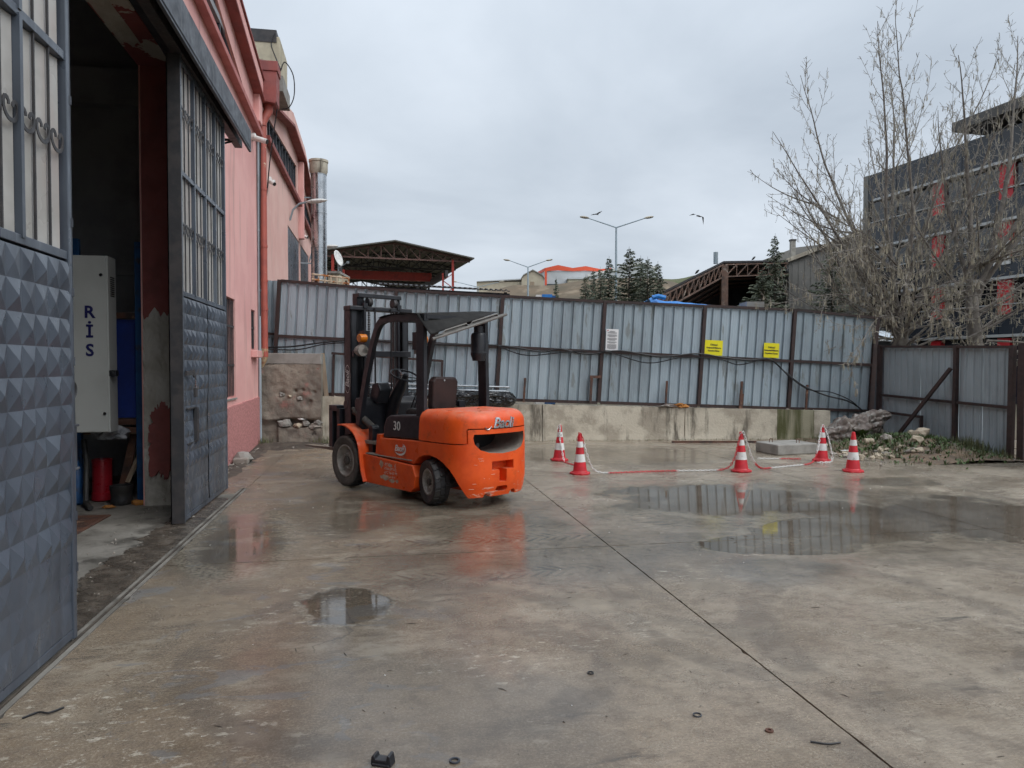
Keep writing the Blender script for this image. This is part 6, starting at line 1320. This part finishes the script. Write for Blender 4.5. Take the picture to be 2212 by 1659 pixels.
def perched(label, x, y, z):
    q = SB(); q.tube([(x-.10,y,z+.02),(x-.02,y,z+.10),(x+.04,y,z+.17),(x+.09,y,z+.20)],[.02,.055,.045,.02],8); tag(q.build('bird', M_ink, smooth=True), label, 'bird')
perched('small dark bird perched on the sloping rusty shed roof', 8.75, 34.75, 5.92); perched('small dark bird perched on the flat rusty shed roof', 13.0, 39.6, 7.26)
# ------------------------------------------------------------------ fir trees
def fir_mesh(seed, h, spread, mat_, droop=.25):
    random.seed(seed); q = MB(); tr_ = MB(); tr_.tube([(0,0,0),(0,0,h*.55),(0,0,h)],[.09*h/7,.05*h/7,.006],6)
    nb = 210
    for i in range(nb):
        t = ((i+random.random())/nb)**.9; z = h*(.03+.95*t); L = (spread*(1-t)**.8*(.35+.95*random.random()**1.3))+.06*h/7
        a = i*2.4+random.random()*1.2; d = V((cos(a),sin(a),0)); side = V((-d.y,d.x,0)); m_ = max(3,int(L/.15)); up0 = .30*t-.04+jit(.08); pr = V((0,0,z))
        for j in range(1,m_+1):
            f = j/m_; p = V((0,0,z))+d*L*f+V((0,0,L*(up0*f-droop*f*f*.9+.12*f**3)))+side*jit(.04)+V((0,0,jit(.025)))
            w_ = (.17*(1-f*.6)+.02)*min(1,L/.5)
            for s in (-1,1):
                tip = p+side*s*w_*random.uniform(.7,1.4)+d*.09+V((0,0,-.10*random.random()-.01)); q.add([pr,p,tip],[(0,1,2)])
            q.add([pr+V((0,0,.012)),p+V((0,0,.012)),p+d*.05+V((0,0,-.10))],[(0,1,2)]); pr = p
    return tr_.mesh('trunk', M_firbrown, fix=False), q.mesh('crown', mat_, fix=False)
FM = [fir_mesh(1,7,1.5,M_fir), fir_mesh(2,7,1.75,M_fir2), fir_mesh(3,7,1.3,M_fir), fir_mesh(4,7,2.3,M_fir2,.18)]
def fir(label, px, tipy, dep, v, wid=1.):
    h = HZ(tipy,dep); x = (px-1106)/1584*dep; t = sthing('fir_tree', label, 'fir tree', x, dep, -.05, 'fir trees beyond the fence'); t.rotation_euler = (0,0,px*.37); t.scale = (h/7*wid,h/7*wid,h/7)
    for nm, me in zip(('trunk','crown'), FM[v]): o = bpy.data.objects.new(nm, me); C.objects.link(o); o.parent = t
for a in (('small lone fir in front of the brown hill',1201,596,47,2,.6),('leftmost fir of the group left of the tall lamp',1264,592,42,1,.9),('slim fir second from the left in the group',1281,580,44,0,.75),
          ('third fir from the left in the group by the lamp',1296,575,40,1,.85),('fir immediately left of the tall street lamp',1315,552,42,2,1.),('tallest fir, immediately right of the street lamp',1358,532,40,3,1.05),
          ('fir second right of the tall street lamp',1383,551,42,0,1.),('fir third right of the tall street lamp',1398,553,39,3,.85),('rightmost fir of the group by the lamp',1420,563,41,1,1.05),
          ('tall fir in front of the flat rusty shed roof',1672,502,30,3,.62),('low dark fir before the dark shed opening',1645,575,27,3,1.15),('dark fir in front of the grey clad building',1795,525,29,3,.95),('olive fir low behind the fence corner',1950,690,22,1,1.)): fir(*a)
# ------------------------------------------------------------------ bare deciduous trees hung with dry seed tassels
class Tree:
    def __init__(s, seed): s.big = MB(); s.tw = MB(); s.seed = MB(); s.rng = random.Random(seed)
    def tassel(s, p, n, ln):
        r_ = s.rng
        for _ in range(n):
            a = r_.uniform(0,2*pi); o = V((cos(a),sin(a),0))*r_.uniform(.005,.03); L_ = ln*r_.uniform(.5,1.2); w_ = V((-sin(a),cos(a),0))*r_.uniform(.004,.009)
            q_ = p+o; e = q_+V((o.x*.6,o.y*.6,-L_)); s.seed.add([q_-w_*.4,q_+w_*.4,e+w_,e-w_],[(0,1,2,3)])
    def branch(s, p, d, L, r0, lvl, up=.08, dens=1., hang=1.):
        r_ = s.rng; n = max(4, int(L/(.28 if lvl < 2 else .13))); pts = [V(p)]; d = V(d).normalized(); dirs = [d]; step = L/n
        for i in range(n):
            g_ = .04 if lvl == 0 else .07; d = (d+V((r_.gauss(0,g_),r_.gauss(0,g_),r_.gauss(0,g_)+up*step*1.6))).normalized(); pts.append(pts[-1]+d*step); dirs.append(d)
        rad = [max(.004, r0*(1-.9*i/n)) for i in range(n+1)]
        (s.big if lvl < 2 and r0 > .022 else s.tw).tube(pts, rad, 7 if r0 > .05 else (5 if lvl < 2 else 3), cap=False)
        if lvl >= 3:
            return
        gap = (.30,.19,.16)[lvl]/dens; dist = L*.22 if lvl == 0 else L*.12; flip = r_.choice((-1,1)); az = r_.uniform(0,6.28)
        while dist < L*.985:
            i = min(n-1, int(dist/step)); f = dist/step-i; q_ = pts[i].lerp(pts[i+1], f); dd = dirs[i+1]; side = dd.cross(V((0,0,1))); side = side.normalized() if side.length > .05 else V((1,0,0)); oth = side.cross(dd).normalized()
            az += 2.4; nd = (dd*.72+(side*cos(az)+oth*sin(az))*.62).normalized(); t = dist/L
            if lvl == 0: LL = (1-t*.7)*L*.36*r_.uniform(.4,1.35); s.branch(q_, nd, LL, max(.007,r0*(1-.9*t)*.38), 1, (.55 if d.z > .35 else .22), dens, hang)
            elif lvl == 1: LL = (1-t*.6)*min(.6,L*.36)*r_.uniform(.35,1.15); s.branch(q_, nd, LL, .005, 2, .3, dens, hang)
            else: s.branch(q_, nd, r_.uniform(.06,.2), .0035, 3, .1)
            if lvl >= 1 and r_.random() < .5*hang*(1.4 if q_.z < 4.5 else .7): s.tassel(q_, r_.randint(2,4), .13)
            dist += gap*r_.uniform(.6,1.4)
        if lvl == 2:
            for k_ in range(1,n,2):
                b_ = pts[k_]; c_ = .008; s.seed.add([b_+V((c_,0,c_)),b_+V((-c_,0,c_)),b_+V((-c_*.5,c_,-c_)),b_+V((0,-c_,0))],[(0,1,2),(0,1,3)])
    def build(s, label, x, y, z=-.05):
        t = sthing('bare_tree', label, 'tree', x, y, z, 'bare trees beyond the right fence')
        mk = lambda mb, nm, m_: link(nm, mb.mesh(nm, m_, smooth=True, ang=60, fix=False), t)
        for mb in (s.big, s.tw, s.seed): mb.v = [tuple(S(*p)) for p in mb.v]
        mk(s.big,'trunk',M_bark); c_ = mk(s.tw,'crown',M_twig); o = link('seed_tassels', s.seed.mesh('seed_tassels', M_seed, fix=False), c_); stuff(o)
        print('tree', label, len(s.big.f), len(s.tw.f), len(s.seed.f))
        return t
def droopers(T, fork, n, z0, z1, dens, xr=1.):
    for k_ in range(n):
        a = pi*1.15+pi*1.0*(k_+T.rng.random())/n*xr; T.branch(fork+V((T.rng.gauss(0,.15),T.rng.gauss(0,.15),T.rng.uniform(z0,z1))), (cos(a),sin(a)*.9,T.rng.uniform(-.05,.75)), T.rng.uniform(1.9,3.3), T.rng.uniform(.022,.04), 0, T.rng.uniform(-.10,.06), dens, .8)
T = Tree(21); bx0, by0 = 9.35, 17.6
T.big.tube([(bx0+.25,by0,-.1),(bx0+.15,by0,.9),(bx0,by0,1.9),(bx0-.05,by0,2.5)],[.22,.19,.17,.16],10)
fork = V((bx0-.05,by0,2.45))
for (ang, L, r0, up, dy) in ((-62,4.2,.042,.20,-.1),(-50,5.2,.055,.15,.1),(-38,6.2,.065,.09,-.1),(-28,6.9,.07,.06,.1),(-19,7.5,.075,.03,-.05),(-9,7.9,.075,.015,.1),(0,7.6,.07,.0,-.15),(9,7.4,.07,.0,.1),(20,6.9,.065,.03,-.1),(32,6.0,.06,.05,.1),(45,5.0,.055,.08,-.2),(60,4.2,.045,.1,.1),(-45,3.6,.045,.1,-.6),(-10,4.4,.045,.06,-.7),(35,4.0,.045,.06,-.6)):
    T.branch(fork+V((jit(.08),jit(.08),jit(.45))), (sin(R(ang)),dy,cos(R(ang))), L*.93, r0*.8, 0, up, 1.)
droopers(T, fork, 12, -.7, 1.6, 1.25)
for (d, L) in (((-.8,-.75,.25),4.2),((-.55,-.95,.2),3.8),((-.95,-.5,.3),4.4),((-.3,-1,.15),3.4),((.1,-1,.2),3.3),((.5,-.9,.2),3.4),((-.7,-.6,.5),4.4)):
    T.branch(fork+V((jit(.1),jit(.1),T.rng.uniform(.1,.9))), d, L, .024, 0, -.10, 1.2, .8)
for k_ in range(7):
    T.branch(fork+V((-.3-.25*k_+jit(.2),jit(.2),.9+.35*k_)), (-1,T.rng.uniform(-.4,.3),T.rng.uniform(.1,.6)), T.rng.uniform(1.8,3.0), .024, 0, T.rng.uniform(.15,.3), 1.1, .6)
for k_ in range(11):
    T.branch(fork+V((jit(.1),jit(.1),T.rng.uniform(-.4,1.5))), (-1,T.rng.uniform(-.7,.3),T.rng.uniform(.05,.5)), T.rng.uniform(2.4,3.9), .03, 0, T.rng.uniform(.10,.24), 1.05, .7)
for k_ in range(7):
    T.branch(fork+V((jit(.1),jit(.1),T.rng.uniform(.3,2.5))), (T.rng.uniform(.2,1),T.rng.uniform(-.6,.3),T.rng.uniform(.3,.8)), T.rng.uniform(2.4,3.6), .03, 0, T.rng.uniform(.08,.2), 1.05, .6)
T.build('bare tree at the fence corner with many upright shoots and drooping seed tassels', bx0, by0)
T = Tree(47); bx0, by0 = 10.75, 17.2
T.big.tube([(bx0+.35,by0,-.1),(bx0+.25,by0,1.0),(bx0+.1,by0,2.2),(bx0,by0,3.2)],[.2,.17,.15,.13],10)
fork = V((bx0,by0,3.1))
for (d, L, r0, up, dn) in (((.02,0,1),5.8,.075,.02,1.),((.35,.05,1),7.2,.08,.02,1.),((.55,.1,1),7.0,.07,.02,1.),((-.3,.1,.9),4.6,.06,.04,1.),((.7,0,.8),5.6,.065,.05,1.1),((.9,-.3,.5),4.0,.05,.05,1.2),((-.6,-.3,.5),3.4,.045,.05,1.2),((.3,-.5,.7),4.2,.05,.05,1.2)):
    T.branch(fork+V((jit(.08),jit(.08),jit(.3))), d, L, r0, 0, up, dn)
droopers(T, fork, 13, -1.5, 1.4, 1.25)
T.build('bare tree at the right border, its grey trunk in front of the office building', bx0, by0)
# ------------------------------------------------------------------ soil mound, weeds and rubble by the right fence
def mz(x, y):
    a = math.exp(-(((x-9.75)/.85)**2+((y-12.0)/1.35)**2))*.33; b_ = math.exp(-(((x-9.8)/.7)**2+((y-14.0)/.8)**2))*.14; c_ = math.exp(-(((x-8.6)/.75)**2+((y-12.7)/.45)**2))*.07
    return a+b_+c_-.028+.022*mn.noise(V((x*2.6,y*2.6,0)))+.012*mn.noise(V((x*9,y*9,2)))
q = MB(); q.grid(lambda u, v: (lambda x, y: (x, y, mz(x,y)))(7.6+3.3*u, 10.4+4.3*v), 90, 110); md_ = struct(q.build('soil_mound', M_soil, smooth=True, ang=80))
q = MB(); q.grid(lambda u, v: (lambda x, y: (x, y, -.012+.075*math.exp(-((x+1.8)/.7)**2)*math.exp(-((y-15.2)/.55)**2)+.03*math.exp(-((x+2.25)/.16)**2)+.014*mn.noise(V((x*5,y*5,3)))))(-2.42+2.9*u, 9.9+6.0*v), 60, 110); struct(q.build('dirt_strip', M_wetdirt, smooth=True, ang=80))
rg = random.Random(77); blades = MB(); leaves = MB()
def blade(q, x, y, z, h, w_, lean):
    a = rg.uniform(0,6.28); d = V((cos(a),sin(a),0)); s = V((-d.y,d.x,0))*w_; p = V((x,y,z-.01)); m_ = p+V((0,0,h*.6))+d*lean*.4; t = p+V((0,0,h))+d*lean; q.add([p-s,p+s,m_+s*.7,m_-s*.7,t],[(0,1,2,3),(3,2,4)])
for _ in range(5200):
    x = rg.uniform(7.7,10.6); y = rg.uniform(10.5,14.4); n_ = mn.noise(V((x*1.7,y*1.7,5)))
    if n_ < .02 or mz(x,y) < .0: continue
    blade(blades, x, y, mz(x,y), rg.uniform(.03,.13), rg.uniform(.003,.007), rg.uniform(.01,.08))
for _ in range(900):
    x = rg.gauss(9.55,.7); y = rg.gauss(12.1,.8)
    if not (7.8 < x < 10.5): continue
    for k_ in range(3): blade(leaves, x+jit(.03), y+jit(.03), mz(x,y), rg.uniform(.03,.09), rg.uniform(.008,.02), rg.uniform(.03,.09))
for _ in range(160): x = rg.gauss(10.2,.12); y = rg.gauss(11.2,.12); blade(blades, x, y, mz(x,y), rg.uniform(.12,.26), .006, rg.uniform(.03,.14))
for cx_, cy_, r_, n_ in ((-2.33,15.25,.10,130),(-.95,15.45,.25,160),(-.55,15.4,.2,120),(.1,15.45,.3,60)):
    for _ in range(n_): blade(blades, rg.gauss(cx_,r_), rg.gauss(cy_,.07), .0, rg.uniform(.06,.22), .006, rg.uniform(.02,.09))
for _ in range(700):
    y = rg.uniform(10.8,14.3); blade(blades, 10.55+jit(.08), y, mz(10.55,y), rg.uniform(.06,.24), .006, rg.uniform(.02,.12))
for _ in range(500): s = rg.uniform(3.0,10.5); p = FW(s,0,-.05-abs(rg.gauss(0,.05))); blade(blades, p.x, p.y, 0, rg.uniform(.01,.05), .006, rg.uniform(.01,.04))
stuff(tag(blades.build('grass', M_grass, fix=False), 'short grass growing along the walls and over the soil mound', 'grass'))
stuff(tag(leaves.build('ground_weeds', M_weed, fix=False), 'low broad-leaved weeds covering the soil mound', 'weeds'))
# leafy weed plant
wp = thing('weed_plant', 'bright green broad-leaved weed by the foot of the leaning brace', 'plant', (9.35,13.0,mz(9.35,13.0)))
for k_ in range(11):
    a = k_*2.4; L_ = .22+.12*rg.random(); q = MB(); d = V((cos(a),sin(a),0)); s_ = V((-d.y,d.x,0)); p = V((9.35,13.0,mz(9.35,13.0)))
    q.grid(lambda u, v: tuple(p+d*L_*v*.75+V((0,0,L_*(1.1*v-.55*v*v)*(1.3 if k_ > 6 else 1)))+s_*(u-.5)*.085*sin(pi*min(1,v*.93+.07))+V((0,0,.012*abs(u-.5)))), 3, 7); q.build('leaf', M_weed, wp, smooth=True, fix=False)
# rubble
RM = [rock_mesh('stone', m_, 1, .8, .65, sd, .28, 2) for sd, m_ in enumerate((M_stone, M_stone, M_stone2, M_stone, M_stone2))]
def stone(x, y, s, v, label, grp): o = link('stone', RM[v]); o.location = (x,y,max(0,mz(x,y)) + s*.25); o.scale = (s,s,s); o.rotation_euler = (jit(.3),jit(.3),rg.uniform(0,6)); return tag(o, label, 'stone', grp)
for _ in range(46):
    x = rg.gauss(8.35,.42); y = 11.55+rg.gauss(0,.22)+(x-8.3)*-.25
    if x < 7.6 or x > 9.5 or (x < 7.95 and y > 11.8): continue
    stone(x, y, rg.uniform(.03,.085), rg.choice((0,1,3,2)), 'pale rubble stone lying in the heap behind the rightmost cone', 'rubble stones behind the rightmost cone')
for (x, y, s, v, lb) in ((9.75,11.9,.17,0,'largest pale boulder on top of the soil mound'),(9.45,11.6,.12,3,'broken pale stone at the front of the soil mound'),(9.95,12.35,.11,1,'rounded pale stone on the soil mound near the right fence'),(9.3,12.2,.12,4,'grey stone on the left flank of the soil mound'),(8.35,12.75,.10,1,'pale stone beside the dirty sheeting heap')): stone(x,y,s,v,lb,None)
gv = MB()
for _ in range(900):
    x = rg.uniform(7.7,10.5); y = rg.uniform(10.4,14.3) if rg.random() < .6 else rg.gauss(11.3,.3); r_ = rg.uniform(.006,.022); p = V((x,y,max(-.005,mz(x,y))+r_*.3)); gv.add([p+V((jit(r_)*1.4,jit(r_)*1.4,jit(r_))) for _ in range(5)],[(0,1,2),(0,2,3),(0,3,4),(1,2,4),(2,3,4)])
for _ in range(420):
    x = rg.uniform(-2.38,-.2); y = 15.1+rg.gauss(0,.25) if rg.random() < .6 else rg.uniform(9.9,15.3); x = x if y > 14.6 else -2.34+abs(rg.gauss(0,.08)); r_ = rg.uniform(.006,.03); p = V((x,y,.01+r_*.3)); gv.add([p+V((jit(r_)*1.4,jit(r_)*1.4,jit(r_))) for _ in range(5)],[(0,1,2),(0,2,3),(0,3,4),(1,2,4),(2,3,4)])
for _ in range(150):
    x = rg.uniform(-2.6,-1.8); y = rg.uniform(4.6,9.2); r_ = rg.uniform(.004,.014); p = V((x,y,r_*.3)); gv.add([p+V((jit(r_)*1.4,jit(r_)*1.4,jit(r_))) for _ in range(5)],[(0,1,2),(0,2,3),(0,3,4),(1,2,4),(2,3,4)])
stuff(tag(gv.build('gravel', M_stone2, fix=False), 'loose grit and small rubble at the foot of walls and mound', 'gravel'))
# dirty sheeting heap
def heap(u, v):
    a = 2*pi*u; ce = V((8.75+1.45*v, 13.35-.05*v, .16+.42*v)); rr = (.34*sin(pi*min(1,.12+v*.86))**.6+.03)*(1-.25*v); n_ = .40*mn.noise(V((u*5,v*6,1)))+.42*abs(mn.noise(V((u*4+v*3,v*2-u*9,4))))-.2+.20*mn.noise(V((u*19,v*21,4)))
    return (ce.x+.12*cos(a)*rr, ce.y+cos(a)*rr*(1+n_), max(mz(ce.x,ce.y)-.02, ce.z+sin(a)*rr*.85*(1+n_)))
q = MB(); q.grid(heap, 110, 100, cu=True); tag(q.build('sheeting_heap', M_tarp_grey, smooth=True, ang=30), 'crumpled dirty sheeting heap leaning at the fence corner', 'sheeting')
q = MB(); q.lathe([(.055,0),(.055,.16),(.045,.16),(.045,.02)],14,(0,0,0),'x'); o = q.build('clay_pipe_piece', M_stone, smooth=True); o.location = (8.95,12.35,mz(8.95,12.35)+.05); o.rotation_euler = (0,0,R(-10)); tag(o, 'short broken clay pipe lying among the weeds', 'pipe')
q = MB(); q.grid(lambda u,v: (8.3+.34*u, 12.05+.10*v, .05+.02*mn.noise(V((u*5,v*5,1)))), 10, 4); o = q.build('paper_scrap', M_white, smooth=True); tag(o, 'white scrap lying in front of the clay pipe', 'scrap')
# ------------------------------------------------------------------ litter on the wet concrete
q = MB(); q.prism([(-.06,0),(.06,0),(.05,.055),(.035,.06),(.03,.03),(-.03,.03),(-.04,.05),(-.055,.045)], lambda u,v,w:(u,w,v), -.03, .03); q.bx(-.05,.05,-.04,.04,0,.012); o = q.build('plastic_part', M_black, bevel=.004); o.location = (.005,2.955,.002); o.scale = (.75,.75,.75); o.rotation_euler = (0,0,R(-25)); tag(o, 'broken black plastic part lying at the bottom edge of the yard', 'plastic part')
def ring(label, x, y, r_, t_, m_): q = MB(); q.lathe([(r_-t_,0),(r_,0),(r_,.006),(r_-t_,.006),(r_-t_,0)],24,(0,0,0),capa=False,capb=False); o = q.build('washer', m_); o.location = (x,y,.002); tag(o, label, 'washer')
ring('thin grey gasket ring lying near the black plastic part', .29, 2.92, .022, .007, M_dkgrey); ring('dark rusty washer near the bottom right of the yard', 1.67, 2.92, .018, .010, M_rusty); ring('thin ring lying left of the long joint', 1.07, 3.64, .017, .004, M_iron); ring('faint ring near the long joint', 1.42, 3.11, .02, .003, M_dkgrey)
cable('wire_bit', [(1.79,2.80,.006),(1.85,2.77,.006),(1.91,2.77,.006)], .004, 'short curved black wire beside the long joint', 5, 'wire', 4)
cable('wire_bit', [(-1.60,3.62,.006),(-1.55,3.66,.01),(-1.50,3.64,.012),(-1.46,3.70,.006)], .005, 'curled black wire near the gate leaf', 5, 'wire', 4)
lt_ = MB()
for _ in range(650):
    y = rg.uniform(2.4,10.3); x = rg.uniform(-1.6, min(9,1.2+y*.9)); r_ = rg.uniform(.0012,.0035)*(1+.10*y); a = rg.uniform(0,3.14); L_ = r_*rg.choice((1,1,1,1.4,2,6)); p = V((x,y,.0015)); d = V((cos(a),sin(a),0))*L_; s = V((-sin(a),cos(a),0))*r_*.5; lt_.add([p-d-s,p+d-s,p+d+s,p-d+s,p+V((0,0,r_*.8))],[(0,1,4),(1,2,4),(2,3,4),(3,0,4)])
stuff(tag(lt_.build('leaf_litter', M_wetdirt, fix=False), 'specks of dark grit and leaf scraps scattered on the yard', 'litter'))
lt_ = MB()
for _ in range(120):
    y = rg.uniform(2.4,10.3); x = rg.uniform(-1.6, min(9,1.2+y*.9)); r_ = rg.uniform(.002,.005)*(1+.12*y); p = V((x,y,.0015)); lt_.add([p+V((jit(r_),jit(r_),0)),p+V((r_,0,0)),p+V((0,r_,0)),p+V((0,0,r_*.7))],[(0,1,3),(1,2,3),(2,0,3)])
stuff(tag(lt_.build('pale_chips', M_white, fix=False), 'tiny pale chips scattered on the yard', 'litter'))
for o in bpy.data.objects:
    if '_w' in o: del o['_w']
